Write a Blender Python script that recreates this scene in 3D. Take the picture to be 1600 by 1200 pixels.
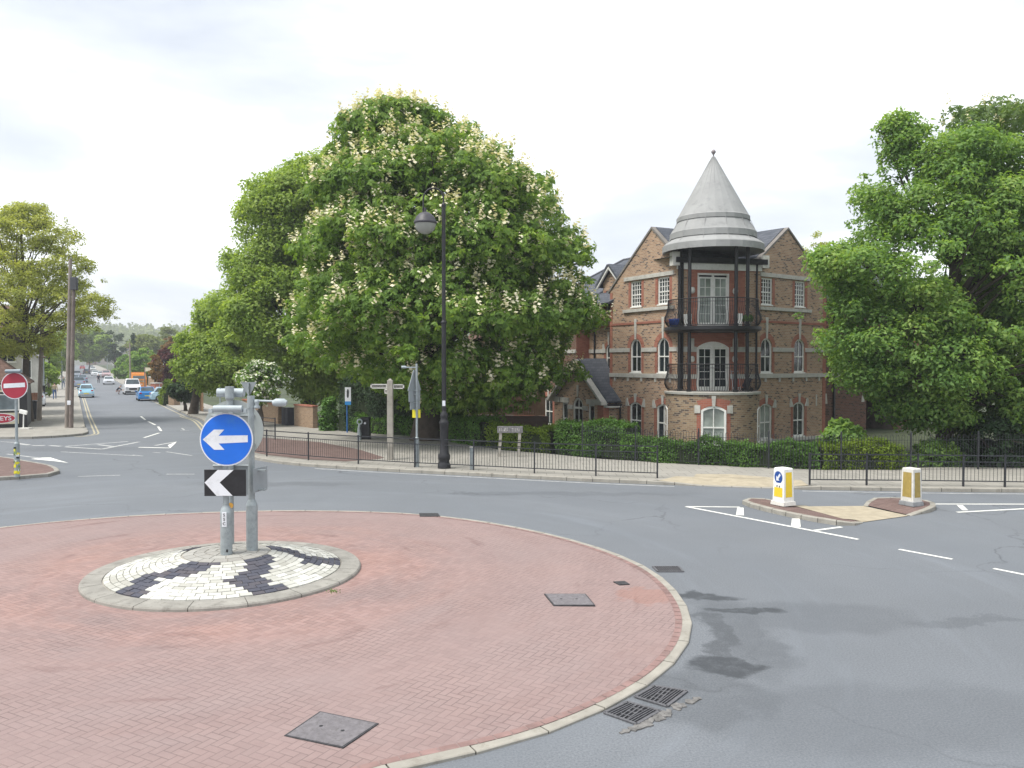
import bpy, bmesh, math, random
import numpy as np
from mathutils import Vector, Matrix
from mathutils.geometry import tessellate_polygon
R = math.radians
for o in list(bpy.data.objects): bpy.data.objects.remove(o)
S = bpy.context.scene
COL = S.collection
random.seed(7); RNG = np.random.default_rng(11)

# ---------------------------------------------------------------- camera
FPX = 1290.0; CH = 4.0; TH = math.atan(34/FPX)
cd = bpy.data.cameras.new('camera'); cam = bpy.data.objects.new('camera', cd); COL.objects.link(cam)
cam.location = (0, 0, CH); cam.rotation_euler = (R(90)-TH, 0, 0)
cd.sensor_width = 36; cd.lens = FPX/1600*36; cd.clip_end = 4000; cd.clip_start = .1
S.camera = cam
S.view_settings.view_transform = 'Standard'; S.view_settings.look = 'None'
S.view_settings.exposure = 0.85; S.view_settings.gamma = 1
# ---------------------------------------------------------------- world
SUN_EL, SUN_AZ = R(62), R(-118)      # azimuth measured from +Y (ahead) towards +X
W = bpy.data.worlds.new('World'); S.world = W; W.use_nodes = True
nt = W.node_tree; nt.nodes.clear(); N = nt.nodes.new; L = nt.links.new
wo = N('ShaderNodeOutputWorld'); mixs = N('ShaderNodeMixShader'); b1 = N('ShaderNodeBackground'); b2 = N('ShaderNodeBackground')
sky = N('ShaderNodeTexSky'); sky.sky_type = 'NISHITA'; sky.sun_disc = False; sky.sun_elevation = SUN_EL; sky.sun_rotation = SUN_AZ
L(sky.outputs[0], b1.inputs[0]); b1.inputs[1].default_value = .1
tc = N('ShaderNodeTexCoord'); mp = N('ShaderNodeMapping'); mp.inputs['Scale'].default_value = (1.1, 1.1, 3.6); mp.inputs['Location'].default_value = (.35, .1, .3)
L(tc.outputs['Generated'], mp.inputs[0])
nz = N('ShaderNodeTexNoise'); nz.inputs['Scale'].default_value = 2.1; nz.inputs['Detail'].default_value = 6; nz.inputs['Roughness'].default_value = .52; nz.inputs['Distortion'].default_value = .35
L(mp.outputs[0], nz.inputs['Vector'])
cr = N('ShaderNodeValToRGB'); e = cr.color_ramp.elements
e[0].position = .34; e[0].color = (.47, .50, .55, 1); e[1].position = .59; e[1].color = (.95, .965, .97, 1)
m_ = e.new(.47); m_.color = (.60, .625, .66, 1)
L(nz.outputs[0], cr.inputs[0]); L(cr.outputs[0], b2.inputs[0]); b2.inputs[1].default_value = 1.0
mixs.inputs[0].default_value = .88
L(b1.outputs[0], mixs.inputs[1]); L(b2.outputs[0], mixs.inputs[2]); L(mixs.outputs[0], wo.inputs[0])
# ---------------------------------------------------------------- sun
sd = bpy.data.lights.new('sun', 'SUN'); sd.energy = 2.5; sd.angle = R(22); sd.color = (1, .955, .88)
so = bpy.data.objects.new('sun', sd); COL.objects.link(so)
dv = Vector((math.sin(SUN_AZ)*math.cos(SUN_EL), math.cos(SUN_AZ)*math.cos(SUN_EL), math.sin(SUN_EL)))
so.rotation_euler = dv.to_track_quat('Z', 'Y').to_euler(); so.location = (0, 0, 60)

# ---------------------------------------------------------------- helpers
def ray(px, py):
    x = (px-800)/FPX; q = -(py-600)/FPX
    y = math.cos(TH)+q*math.sin(TH); w = -math.sin(TH)+q*math.cos(TH)
    return x/y, w/y                                   # per metre of depth
def G(px, py, z=0.0):                                 # point of the level surface z seen at a pixel of the survey photo
    a, b = ray(px, py); t = (z-CH)/b
    return (a*t, t)
def D(px, py, Y):                                     # point at depth Y
    a, b = ray(px, py)
    return Vector((a*Y, Y, CH+b*Y))
def hgt(x, y):                                        # terrain height
    h = 0.0
    if y > 130: h += .008*(y-130)
    t = min(1, max(0, (y-570)/300)); h += 27*t*t*(3-2*t)
    t = min(1, max(0, (y-870)/600)); h += 5*t
    return h

class MB:
    def __init__(s): s.v = []; s.f = []; s.m = []; s.sm = []
    def add(s, vs, fs, mi=0, smooth=False):
        o = len(s.v); s.v += [tuple(v) for v in vs]
        for f in fs: s.f.append([i+o for i in f]); s.m.append(mi); s.sm.append(smooth)
        return s
    def box(s, c, d, rz=0, mi=0, top=1.0, M=None):
        x, y, z = d[0]/2, d[1]/2, d[2]/2; vs = []
        for sz in (-1, 1):
            k = top if sz > 0 else 1
            for sx, sy in ((-1, -1), (1, -1), (1, 1), (-1, 1)):
                p = Vector((sx*x*k, sy*y*k, sz*z))
                if M is not None: p = M @ p
                elif rz: p.rotate(Matrix.Rotation(rz, 3, 'Z'))
                vs.append(p+Vector(c))
        return s.add(vs, [(3, 2, 1, 0), (4, 5, 6, 7), (0, 1, 5, 4), (1, 2, 6, 5), (2, 3, 7, 6), (3, 0, 4, 7)], mi)
    def rng(s, x0, x1, y0, y1, z0, z1, mi=0): return s.box(((x0+x1)/2, (y0+y1)/2, (z0+z1)/2), (abs(x1-x0), abs(y1-y0), abs(z1-z0)), mi=mi)
    def tube(s, pts, rad, n=10, mi=0, caps=True, smooth=True):
        pts = [Vector(p) for p in pts]
        if not hasattr(rad, '__len__'): rad = [rad]*len(pts)
        vs = []; ref = None
        for i, p in enumerate(pts):
            a = pts[max(0, i-1)]; b = pts[min(len(pts)-1, i+1)]; t = (b-a).normalized()
            if ref is None: ref = Vector((1, 0, 0)) if abs(t.x) < .9 else Vector((0, 1, 0))
            u = (ref-t*ref.dot(t)).normalized(); w = t.cross(u); ref = u
            for k in range(n):
                q = 2*math.pi*k/n; vs.append(p+(u*math.cos(q)+w*math.sin(q))*rad[i])
        fs = [(i*n+k, i*n+(k+1) % n, (i+1)*n+(k+1) % n, (i+1)*n+k) for i in range(len(pts)-1) for k in range(n)]
        s.add(vs, fs, mi, smooth)
        if caps:
            s.add(vs[:n], [tuple(range(n))[::-1]], mi); s.add(vs[-n:], [tuple(range(n))], mi)
        return s
    def lathe(s, prof, c=(0, 0, 0), n=24, mi=0, a0=0, a1=2*math.pi, smooth=True, ph=0):
        full = abs(a1-a0-2*math.pi) < 1e-6; m = n if full else n+1; vs = []
        for r, z in prof:
            for k in range(m):
                q = a0+(a1-a0)*k/n+ph; vs.append((c[0]+r*math.cos(q), c[1]+r*math.sin(q), c[2]+z))
        fs = []
        for i in range(len(prof)-1):
            for k in range(n):
                k2 = (k+1) % m; fs.append((i*m+k, i*m+k2, (i+1)*m+k2, (i+1)*m+k))
        return s.add(vs, fs, mi, smooth)
    def disc(s, c, r, n=24, mi=0, up=True, axis='z'):
        vs = []
        for k in range(n):
            q = 2*math.pi*k/n*(1 if up else -1)
            if axis == 'z': vs.append((c[0]+r*math.cos(q), c[1]+r*math.sin(q), c[2]))
            else: vs.append((c[0]+r*math.cos(q), c[1], c[2]+r*math.sin(q)))
        return s.add(vs, [tuple(range(n))], mi)
    def prism(s, poly, z0, z1, mi=0, side=None):
        n = len(poly); a = sum(poly[i][0]*poly[(i+1) % n][1]-poly[(i+1) % n][0]*poly[i][1] for i in range(n))
        if a < 0: poly = poly[::-1]
        z0f = z0 if callable(z0) else (lambda p: z0); z1f = z1 if callable(z1) else (lambda p: z1)
        s.add([(p[0], p[1], z1f(p)) for p in poly], [tuple(range(n))], mi)
        s.add([(p[0], p[1], z0f(p)) for p in poly]+[(p[0], p[1], z1f(p)) for p in poly],
              [(i, (i+1) % n, n+(i+1) % n, n+i) for i in range(n)]+[tuple(range(n))[::-1]], mi if side is None else side)
        return s
    def xz(s, poly, y0, y1, mi=0):                    # polygon in local x,z extruded along y (y0 = front)
        n = len(poly); a = sum(poly[i][0]*poly[(i+1) % n][1]-poly[(i+1) % n][0]*poly[i][1] for i in range(n))
        if a < 0: poly = poly[::-1]
        vs = [(p[0], y0, p[1]) for p in poly]+[(p[0], y1, p[1]) for p in poly]
        return s.add(vs, [tuple(range(n)), tuple(range(2*n-1, n-1, -1))]+[(i, n+i, n+(i+1) % n, (i+1) % n) for i in range(n)], mi)
    def build(s, name, mat, parent=None, label=None, cat=None, group=None, kind=None, loc=None, rz=0, bevel=0):
        me = bpy.data.meshes.new(name); me.from_pydata(s.v, [], s.f)
        for m in (mat if isinstance(mat, (list, tuple)) else [mat]): me.materials.append(m)
        me.polygons.foreach_set('material_index', s.m); me.polygons.foreach_set('use_smooth', s.sm)
        me.update()
        o = bpy.data.objects.new(name, me); COL.objects.link(o)
        if loc is not None: o.location = loc
        if rz: o.rotation_euler = (0, 0, rz)
        if parent: o.parent = parent
        if bevel:
            b = o.modifiers.new('bevel', 'BEVEL'); b.width = bevel; b.segments = 2; b.limit_method = 'ANGLE'; b.angle_limit = R(40)
        return tag(o, label, cat, group, kind)
def tag(o, label=None, cat=None, group=None, kind=None):
    if label: o['label'] = label
    if cat: o['category'] = cat
    if group: o['group'] = group
    if kind: o['kind'] = kind
    return o
def thing(name, label, cat, loc=(0, 0, 0), rz=0, group=None):
    o = bpy.data.objects.new(name, None); COL.objects.link(o); o.location = loc; o.rotation_euler = (0, 0, rz); o.empty_display_size = .3
    return tag(o, label, cat, group)
def copy_tree(o, parent=None):
    c = o.copy(); COL.objects.link(c)
    if parent: c.parent = parent
    for ch in [x for x in bpy.data.objects if x.parent == o]: copy_tree(ch, c)
    return c
def text(name, body, size, mat, parent, loc, rot, extrude=.002, align='CENTER', sx=1, label=None):
    cu = bpy.data.curves.new(name, 'FONT'); cu.body = body; cu.size = size; cu.extrude = extrude; cu.align_x = align; cu.align_y = 'CENTER'; cu.offset = size*.012
    t = bpy.data.objects.new(name, cu); COL.objects.link(t); bpy.context.view_layer.update()
    me = bpy.data.meshes.new_from_object(t.evaluated_get(bpy.context.evaluated_depsgraph_get()))
    bpy.data.objects.remove(t); me.materials.clear(); me.materials.append(mat)
    o = bpy.data.objects.new(name, me); COL.objects.link(o); o.location = loc; o.rotation_euler = rot; o.scale = (sx, 1, 1); o.parent = parent
    if label: o['label'] = label
    return o

# ---------------------------------------------------------------- materials
def nodes(name):
    m = bpy.data.materials.new(name); m.use_nodes = True; t = m.node_tree
    return m, t, t.nodes['Principled BSDF'], t.nodes.new, t.links.new
def mth(nw, lk, op, a, b=None, c=None):
    n = nw('ShaderNodeMath'); n.operation = op
    for i, v in enumerate((a, b, c)):
        if v is None: continue
        if isinstance(v, (int, float)): n.inputs[i].default_value = v
        else: lk(v, n.inputs[i])
    return n.outputs[0]
def mixc(nw, lk, f, a, b, mode='MIX'):
    n = nw('ShaderNodeMix'); n.data_type = 'RGBA'; n.blend_type = mode
    for s, v in ((n.inputs[0], f), (n.inputs[6], a), (n.inputs[7], b)):
        if isinstance(v, (int, float)): s.default_value = v
        elif isinstance(v, (tuple, list)): s.default_value = (*v[:3], 1)
        else: lk(v, s)
    return n.outputs[2]
def noise(nw, lk, vec, scale, det=4, rough=.55, dist=0):
    n = nw('ShaderNodeTexNoise'); n.inputs['Scale'].default_value = scale; n.inputs['Detail'].default_value = det
    n.inputs['Roughness'].default_value = rough; n.inputs['Distortion'].default_value = dist; lk(vec, n.inputs['Vector'])
    return n.outputs[0]
def ramp(nw, lk, f, p0, p1, c0=(0, 0, 0), c1=(1, 1, 1)):
    n = nw('ShaderNodeValToRGB'); a, b = n.color_ramp.elements; a.position = p0; b.position = p1; a.color = (*c0, 1); b.color = (*c1, 1); lk(f, n.inputs[0])
    return n.outputs[0]
def bumpn(nw, lk, p, h, st, dist=.02):
    b = nw('ShaderNodeBump'); b.inputs['Strength'].default_value = st; b.inputs['Distance'].default_value = dist; lk(h, b.inputs['Height']); lk(b.outputs[0], p.inputs['Normal'])
def MAT(name, col, rough=.75, var=.18, scale=4.0, metal=0, bump=0, spec=.4, dirt=None, fine=60, coat=0):
    m, t, p, nw, lk = nodes(name); tc = nw('ShaderNodeTexCoord').outputs['Object']
    f = noise(nw, lk, tc, scale); f = ramp(nw, lk, f, .3, .7)
    c0 = tuple(x*(1-var) for x in col); c1 = tuple(min(1, x*(1+var)) for x in col)
    c = mixc(nw, lk, f, c0, c1)
    if dirt:
        g = ramp(nw, lk, noise(nw, lk, tc, scale*2.3, 8, .7), .52, .72); c = mixc(nw, lk, g, c, dirt)
    lk(c, p.inputs['Base Color']); p.inputs['Roughness'].default_value = rough; p.inputs['Metallic'].default_value = metal
    p.inputs['Specular IOR Level'].default_value = spec
    if coat: p.inputs['Coat Weight'].default_value = coat; p.inputs['Coat Roughness'].default_value = .05
    if bump: bumpn(nw, lk, p, noise(nw, lk, tc, fine, 5), bump, .01)
    return m
def GLASS(name, col=(.02, .026, .03), rough=.06):
    m, t, p, nw, lk = nodes(name); tc = nw('ShaderNodeTexCoord').outputs['Object']
    f = noise(nw, lk, tc, .9, 3); c = mixc(nw, lk, ramp(nw, lk, f, .35, .65), tuple(x*.7 for x in col), tuple(x*1.5 for x in col)); lk(c, p.inputs['Base Color'])
    p.inputs['Roughness'].default_value = rough; p.inputs['Specular IOR Level'].default_value = .6
    return m
def BRICK(name, c1, c2, mortar, bw=.225, bh=.075, cyl=0, dark=None, horiz=False, mort=.012, third=None):
    m, t, p, nw, lk = nodes(name); tc = nw('ShaderNodeTexCoord').outputs['Object']
    sx = nw('ShaderNodeSeparateXYZ'); lk(tc, sx.inputs[0]); X, Y, Z = sx.outputs
    if cyl:
        u = mth(nw, lk, 'MULTIPLY', mth(nw, lk, 'ARCTAN2', Y, X), cyl)
    else: u = mth(nw, lk, 'ADD', X, Y)
    cv = nw('ShaderNodeCombineXYZ'); lk(u, cv.inputs[0]); lk(Y if horiz else Z, cv.inputs[1])
    if horiz: lk(X, cv.inputs[0])
    b = nw('ShaderNodeTexBrick'); lk(cv.outputs[0], b.inputs['Vector']); b.inputs['Scale'].default_value = 1
    b.inputs['Brick Width'].default_value = bw; b.inputs['Row Height'].default_value = bh; b.inputs['Mortar Size'].default_value = mort; b.inputs['Mortar Smooth'].default_value = .3
    b.inputs['Color1'].default_value = (0, 0, 0, 1); b.inputs['Color2'].default_value = (1, 1, 1, 1); b.inputs['Mortar'].default_value = (.5, .5, .5, 1)
    rn = b.outputs['Color']
    c = mixc(nw, lk, rn, c1, c2)
    if dark:   # some burnt bricks
        c = mixc(nw, lk, ramp(nw, lk, rn, .80, .84), c, dark)
    big = ramp(nw, lk, noise(nw, lk, tc, .7, 5), .3, .7)
    c = mixc(nw, lk, mth(nw, lk, 'MULTIPLY', big, .35), c, third or tuple(x*.62 for x in c1))
    c = mixc(nw, lk, b.outputs['Fac'], c, mortar)
    lk(c, p.inputs['Base Color']); p.inputs['Roughness'].default_value = .9; p.inputs['Specular IOR Level'].default_value = .2
    return m
def LEAF(name, cols, trans=.42, rough=.55):
    m, t, p, nw, lk = nodes(name)
    g = nw('ShaderNodeNewGeometry'); n = noise(nw, lk, g.outputs['Position'], .55, 3)
    r = nw('ShaderNodeValToRGB'); el = r.color_ramp.elements; el[0].color = (*cols[0], 1); el[1].color = (*cols[-1], 1)
    for i, c in enumerate(cols[1:-1]): x = el.new((i+1)/(len(cols)-1)); x.color = (*c, 1)
    f = mth(nw, lk, 'ADD', mth(nw, lk, 'MULTIPLY', g.outputs['Random Per Island'], .6), mth(nw, lk, 'MULTIPLY_ADD', n, 1.3, -.45))
    lk(f, r.inputs[0]); lk(r.outputs[0], p.inputs['Base Color']); p.inputs['Roughness'].default_value = rough; p.inputs['Specular IOR Level'].default_value = .25
    tr = nw('ShaderNodeBsdfTranslucent'); mx = nw('ShaderNodeMixShader'); mx.inputs[0].default_value = trans
    tcx = mixc(nw, lk, 1.0, r.outputs[0], (1.6, 1.6, .65), 'MULTIPLY'); lk(tcx, tr.inputs[0])
    out = [n for n in t.nodes if n.type == 'OUTPUT_MATERIAL'][0]
    lk(p.outputs[0], mx.inputs[1]); lk(tr.outputs[0], mx.inputs[2]); lk(mx.outputs[0], out.inputs[0])
    return m

ISC = (-5.33, 15.34)                                   # island centre
def asphalt(name, base, wet=True):
    m, t, p, nw, lk = nodes(name); pos = nw('ShaderNodeNewGeometry').outputs['Position']
    big = noise(nw, lk, pos, .13, 4, .6, .4); mid = noise(nw, lk, pos, 1.1, 6, .65); fin = noise(nw, lk, pos, 38, 3, .8)
    c = mixc(nw, lk, ramp(nw, lk, big, .35, .68), tuple(x*.86 for x in base), tuple(x*1.10 for x in base))
    c = mixc(nw, lk, mth(nw, lk, 'MULTIPLY', ramp(nw, lk, mid, .3, .75), .35), c, tuple(x*.76 for x in base))
    c = mixc(nw, lk, ramp(nw, lk, fin, .30, .75), mixc(nw, lk, .36, c, (0, 0, 0)), mixc(nw, lk, .16, c, (.5, .5, .5)))
    rough = .82
    if wet:
        sp = nw('ShaderNodeSeparateXYZ'); lk(pos, sp.inputs[0])
        wn_ = nw('ShaderNodeTexNoise'); wn_.inputs['Scale'].default_value = .9; wn_.inputs['Detail'].default_value = 7; wn_.inputs['Roughness'].default_value = .62; lk(pos, wn_.inputs['Vector'])
        wp = nw('ShaderNodeVectorMath'); wp.operation = 'MULTIPLY_ADD'; lk(wn_.outputs[1], wp.inputs[0]); wp.inputs[1].default_value = (1.5, 1.5, 0); lk(pos, wp.inputs[2]); sp2 = nw('ShaderNodeSeparateXYZ'); lk(wp.outputs[0], sp2.inputs[0])
        SX = mth(nw, lk, 'SUBTRACT', sp2.outputs[0], .75); SY_ = mth(nw, lk, 'SUBTRACT', sp2.outputs[1], .75)
        mask = None
        spots = [(3.25, 14.0, .75, .22, .95), (3.75, 13.15, .6, .26, .95), (3.1, 12.3, .22, .9, .7), (2.95, 11.5, .16, .7, .65), (2.75, 10.7, .5, .38, 1.0), (4.6, 12.9, 1.8, .8, .26), (3.4, 12.2, .5, 1.8, .38), (6.9, 12.7, 1.3, .18, .3), (2.3, 9.8, .9, .9, .4), (4.2, 9.2, 2.4, .9, .22), (9.5, 10.5, 2.5, .5, .2), (-8, 27, 3.0, .5, .25), (1.5, 25, 4.0, .35, .25), (-20, 38, 3.0, 1.2, .25)]
        for cx, cy, rx, ry, k in spots:
            dx = mth(nw, lk, 'DIVIDE', mth(nw, lk, 'SUBTRACT', SX, cx), rx); dy = mth(nw, lk, 'DIVIDE', mth(nw, lk, 'SUBTRACT', SY_, cy), ry)
            d2 = mth(nw, lk, 'SQRT', mth(nw, lk, 'ADD', mth(nw, lk, 'MULTIPLY', dx, dx), mth(nw, lk, 'MULTIPLY', dy, dy)))
            s = nw('ShaderNodeMapRange'); s.interpolation_type = 'SMOOTHSTEP'; s.inputs[1].default_value = 1.25; s.inputs[2].default_value = .7; s.inputs[3].default_value = 0; s.inputs[4].default_value = k; lk(d2, s.inputs[0])
            mask = s.outputs[0] if mask is None else mth(nw, lk, 'MAXIMUM', mask, s.outputs[0])
        mask = mth(nw, lk, 'MULTIPLY', mask, ramp(nw, lk, noise(nw, lk, pos, 3.5, 6, .7), .22, .5, (.45, .45, .45), (1, 1, 1)))
        # tyre-polished ring round the apron
        rx_ = mth(nw, lk, 'SUBTRACT', sp.outputs[0], -5.5); ry_ = mth(nw, lk, 'SUBTRACT', sp.outputs[1], 14.2); rr = mth(nw, lk, 'SQRT', mth(nw, lk, 'ADD', mth(nw, lk, 'MULTIPLY', rx_, rx_), mth(nw, lk, 'MULTIPLY', ry_, ry_)))
        rcv = nw('ShaderNodeCombineXYZ'); lk(rr, rcv.inputs[0]); lk(mth(nw, lk, 'MULTIPLY', mth(nw, lk, 'ARCTAN2', ry_, rx_), 1.5), rcv.inputs[1])
        c = mixc(nw, lk, mth(nw, lk, 'MULTIPLY', ramp(nw, lk, noise(nw, lk, rcv.outputs[0], .55, 4, .5), .38, .66), .42), c, tuple(x*.78 for x in base))
        c = mixc(nw, lk, mth(nw, lk, 'MULTIPLY', ramp(nw, lk, noise(nw, lk, rcv.outputs[0], 1.3, 5, .6), .55, .72), .3), c, tuple(x*1.25 for x in base))
        c = mixc(nw, lk, mask, c, mixc(nw, lk, .72, c, (.015, .018, .022)))
        lk(mth(nw, lk, 'MULTIPLY_ADD', mask, -.12, rough), p.inputs['Roughness'])
        # polished wheel paths and faint tar joints
    else: p.inputs['Roughness'].default_value = rough
    v = nw('ShaderNodeTexVoronoi'); v.feature = 'DISTANCE_TO_EDGE'; v.inputs['Scale'].default_value = .16
    dv_ = nw('ShaderNodeVectorMath'); dv_.operation = 'MULTIPLY_ADD'; nn = nw('ShaderNodeTexNoise'); nn.inputs['Scale'].default_value = .5; nn.inputs['Detail'].default_value = 6; lk(pos, nn.inputs['Vector'])
    lk(nn.outputs[1], dv_.inputs[0]); dv_.inputs[1].default_value = (2.5, 2.5, 2.5); lk(pos, dv_.inputs[2]); lk(dv_.outputs[0], v.inputs['Vector'])
    cr_ = ramp(nw, lk, v.outputs[0], 0.0, .006, (1, 1, 1), (0, 0, 0)); cr_ = mth(nw, lk, 'MULTIPLY', cr_, ramp(nw, lk, big, .45, .6))
    c = mixc(nw, lk, mth(nw, lk, 'MULTIPLY', cr_, .45), c, (.02, .02, .022))
    lk(c, p.inputs['Base Color']); p.inputs['Specular IOR Level'].default_value = .35
    bumpn(nw, lk, p, fin, .25, .006)
    return m
def herring(name):
    m, t, p, nw, lk = nodes(name); pos = nw('ShaderNodeNewGeometry').outputs['Position']
    mp = nw('ShaderNodeMapping'); mp.inputs['Rotation'].default_value = (0, 0, R(28)); mp.inputs['Scale'].default_value = (1/.105, 1/.105, 0); mp.inputs['Location'].default_value = (500, 500, 0); lk(pos, mp.inputs[0])
    s = nw('ShaderNodeSeparateXYZ'); lk(mp.outputs[0], s.inputs[0]); x, y = s.outputs[0], s.outputs[1]
    i = mth(nw, lk, 'FLOOR', x); j = mth(nw, lk, 'FLOOR', y); fx = mth(nw, lk, 'SUBTRACT', x, i); fy = mth(nw, lk, 'SUBTRACT', y, j)
    k = mth(nw, lk, 'FLOORED_MODULO', mth(nw, lk, 'SUBTRACT', i, j), 4)
    def eq(v): return mth(nw, lk, 'COMPARE', k, float(v), .1)
    k0, k1, k2, k3 = eq(0), eq(1), eq(2), eq(3)
    ox = mth(nw, lk, 'SUBTRACT', 1, fx); oy = mth(nw, lk, 'SUBTRACT', 1, fy)
    big = 9.0
    def far(d, flag): return mth(nw, lk, 'ADD', d, mth(nw, lk, 'MULTIPLY', flag, big))
    dl = far(fx, k1); dr = far(ox, k0); db = far(fy, k2); dt = far(oy, k3)
    d = mth(nw, lk, 'MINIMUM', mth(nw, lk, 'MINIMUM', dl, dr), mth(nw, lk, 'MINIMUM', db, dt))
    joint = ramp(nw, lk, d, .025, .075, (1, 1, 1), (0, 0, 0))
    ci = nw('ShaderNodeCombineXYZ'); lk(mth(nw, lk, 'SUBTRACT', i, k1), ci.inputs[0]); lk(mth(nw, lk, 'SUBTRACT', j, k2), ci.inputs[1])
    wn = nw('ShaderNodeTexWhiteNoise'); wn.noise_dimensions = '2D'; lk(ci.outputs[0], wn.inputs['Vector'])
    c = mixc(nw, lk, wn.outputs[0], (.245, .155, .140), (.33, .215, .195))
    # rubber and dirt laid down in rings by vehicles that overrun the apron
    sp = nw('ShaderNodeSeparateXYZ'); lk(pos, sp.inputs[0]); dx = mth(nw, lk, 'SUBTRACT', sp.outputs[0], ISC[0]); dy = mth(nw, lk, 'SUBTRACT', sp.outputs[1], ISC[1]+.0)
    rr = mth(nw, lk, 'SQRT', mth(nw, lk, 'ADD', mth(nw, lk, 'MULTIPLY', dx, dx), mth(nw, lk, 'MULTIPLY', dy, dy)))
    an = mth(nw, lk, 'ARCTAN2', dy, dx)
    cv = nw('ShaderNodeCombineXYZ'); lk(rr, cv.inputs[0]); lk(mth(nw, lk, 'MULTIPLY', an, 1.1), cv.inputs[1])
    n1 = noise(nw, lk, cv.outputs[0], .9, 6, .62); n2 = noise(nw, lk, pos, .28, 4, .5)
    f = mth(nw, lk, 'MULTIPLY', ramp(nw, lk, n1, .36, .62), ramp(nw, lk, n2, .3, .62)); n3 = noise(nw, lk, pos, .5, 7, .7); c = mixc(nw, lk, mth(nw, lk, 'MULTIPLY', ramp(nw, lk, n3, .42, .7), .4), c, (.33, .185, .145))
    c = mixc(nw, lk, mth(nw, lk, 'MULTIPLY', f, .72), c, (.20, .158, .156))
    outer = nw('ShaderNodeMapRange'); outer.inputs[1].default_value = 3.2; outer.inputs[2].default_value = 5.4; outer.interpolation_type = 'SMOOTHSTEP'; lk(rr, outer.inputs[0])
    c = mixc(nw, lk, mth(nw, lk, 'MULTIPLY', outer.outputs[0], .62), c, mixc(nw, lk, ramp(nw, lk, n1, .3, .7), (.195, .155, .155), (.275, .212, .205)))
    sk = noise(nw, lk, cv.outputs[0], 2.4, 5, .6); c = mixc(nw, lk, mth(nw, lk, 'MULTIPLY', ramp(nw, lk, sk, .60, .74), .55), c, (.13, .07, .065))
    nb = noise(nw, lk, pos, 9, 4, .7); c = mixc(nw, lk, mth(nw, lk, 'MULTIPLY', ramp(nw, lk, nb, .4, .8), .3), c, (.32, .25, .235))
    # a relaid, redder patch near the kerb
    px_, py_ = 2.25, 13.9
    a1 = mth(nw, lk, 'DIVIDE', mth(nw, lk, 'SUBTRACT', sp.outputs[0], px_), .55); a2 = mth(nw, lk, 'DIVIDE', mth(nw, lk, 'SUBTRACT', sp.outputs[1], py_), .62)
    dd = mth(nw, lk, 'ADD', mth(nw, lk, 'SQRT', mth(nw, lk, 'ADD', mth(nw, lk, 'MULTIPLY', a1, a1), mth(nw, lk, 'MULTIPLY', a2, a2))), mth(nw, lk, 'MULTIPLY_ADD', noise(nw, lk, pos, 2.2, 6, .65), 2.6, -1.3))
    c = mixc(nw, lk, mth(nw, lk, 'MULTIPLY', ramp(nw, lk, dd, .75, 1.15, (1, 1, 1), (0, 0, 0)), .38), c, (.28, .135, .10))
    jm = mth(nw, lk, 'MULTIPLY', joint, mth(nw, lk, 'MULTIPLY_ADD', ramp(nw, lk, noise(nw, lk, pos, .7, 3), .35, .65), .45, .10))
    c = mixc(nw, lk, jm, c, (.055, .042, .04))
    lk(c, p.inputs['Base Color']); p.inputs['Roughness'].default_value = .85; p.inputs['Specular IOR Level'].default_value = .3
    bumpn(nw, lk, p, mth(nw, lk, 'MULTIPLY', joint, -1), .35, .006)
    return m

m_asph = asphalt('asphalt_mat', (.163, .181, .205))
m_apron = herring('apron_brick')
m_kerb = MAT('kerb_stone', (.27, .26, .235), .9, .2, 2.5, bump=.3, dirt=(.15, .14, .125))
m_kerb_l = MAT('pale_kerb_stone', (.30, .285, .25), .9, .14, 2.5, bump=.3, dirt=(.22, .20, .17))
m_pave = BRICK('paving_slabs', (.27, .26, .235), (.325, .31, .28), (.17, .16, .145), .6, .6, horiz=True, mort=.012, third=(.26, .25, .225))
m_tan = MAT('tactile_buff', (.36, .315, .235), .9, .15, 3, bump=.3, dirt=(.33, .28, .2))
m_rbrick = BRICK('red_brick_paving', (.15, .10, .09), (.21, .145, .13), (.10, .08, .075), .2, .1, horiz=True, mort=.008)
m_earth = MAT('earth', (.05, .065, .03), .95, .4, .3)
m_paint = MAT('road_paint', (.70, .70, .66), .8, .1, 6, dirt=(.42, .42, .42))
m_paint_w = MAT('worn_road_paint', (.42, .425, .42), .85, .25, 5, dirt=(.2, .21, .22))
m_paint_y = MAT('yellow_road_paint', (.40, .36, .25), .85, .2, 5, dirt=(.3, .28, .22))
m_iron = MAT('cast_iron', (.055, .055, .06), .6, .3, 20, bump=.4, metal=.3)
m_cover = MAT('cover_steel', (.155, .145, .155), .7, .2, 10, bump=.5, fine=90, dirt=(.085, .08, .078))
m_black = MAT('black_paint', (.018, .018, .021), .45, .3, 8)
m_blackrail = MAT('railing_paint', (.028, .030, .036), .5, .3, 8)
m_grey = MAT('galvanised', (.32, .36, .375), .5, .16, 7, metal=.25, dirt=(.24, .27, .275))
m_greyl = MAT('pale_grey_plastic', (.36, .41, .435), .5, .1, 5)
m_greyd = MAT('sign_back_grey', (.27, .30, .32), .6, .12, 3)
m_white = MAT('white_paint', (.78, .78, .75), .5, .07, 3, dirt=(.62, .61, .56))
m_whited = MAT('dirty_white', (.62, .61, .57), .7, .12, 4, dirt=(.45, .43, .38))
m_blue = MAT('sign_blue', (.012, .145, .66), .4, .10, 1.5, dirt=(.03, .18, .58))
m_bluep = MAT('pole_blue', (.03, .14, .42), .5, .1, 4)
m_red = MAT('sign_red', (.36, .025, .05), .45, .08, 3)
m_signw = MAT('sign_white', (.72, .74, .78), .4, .05, 3, dirt=(.56, .58, .6))
m_yellow = MAT('yellow_panel', (.78, .56, .03), .45, .08, 3, dirt=(.62, .46, .06))
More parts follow.
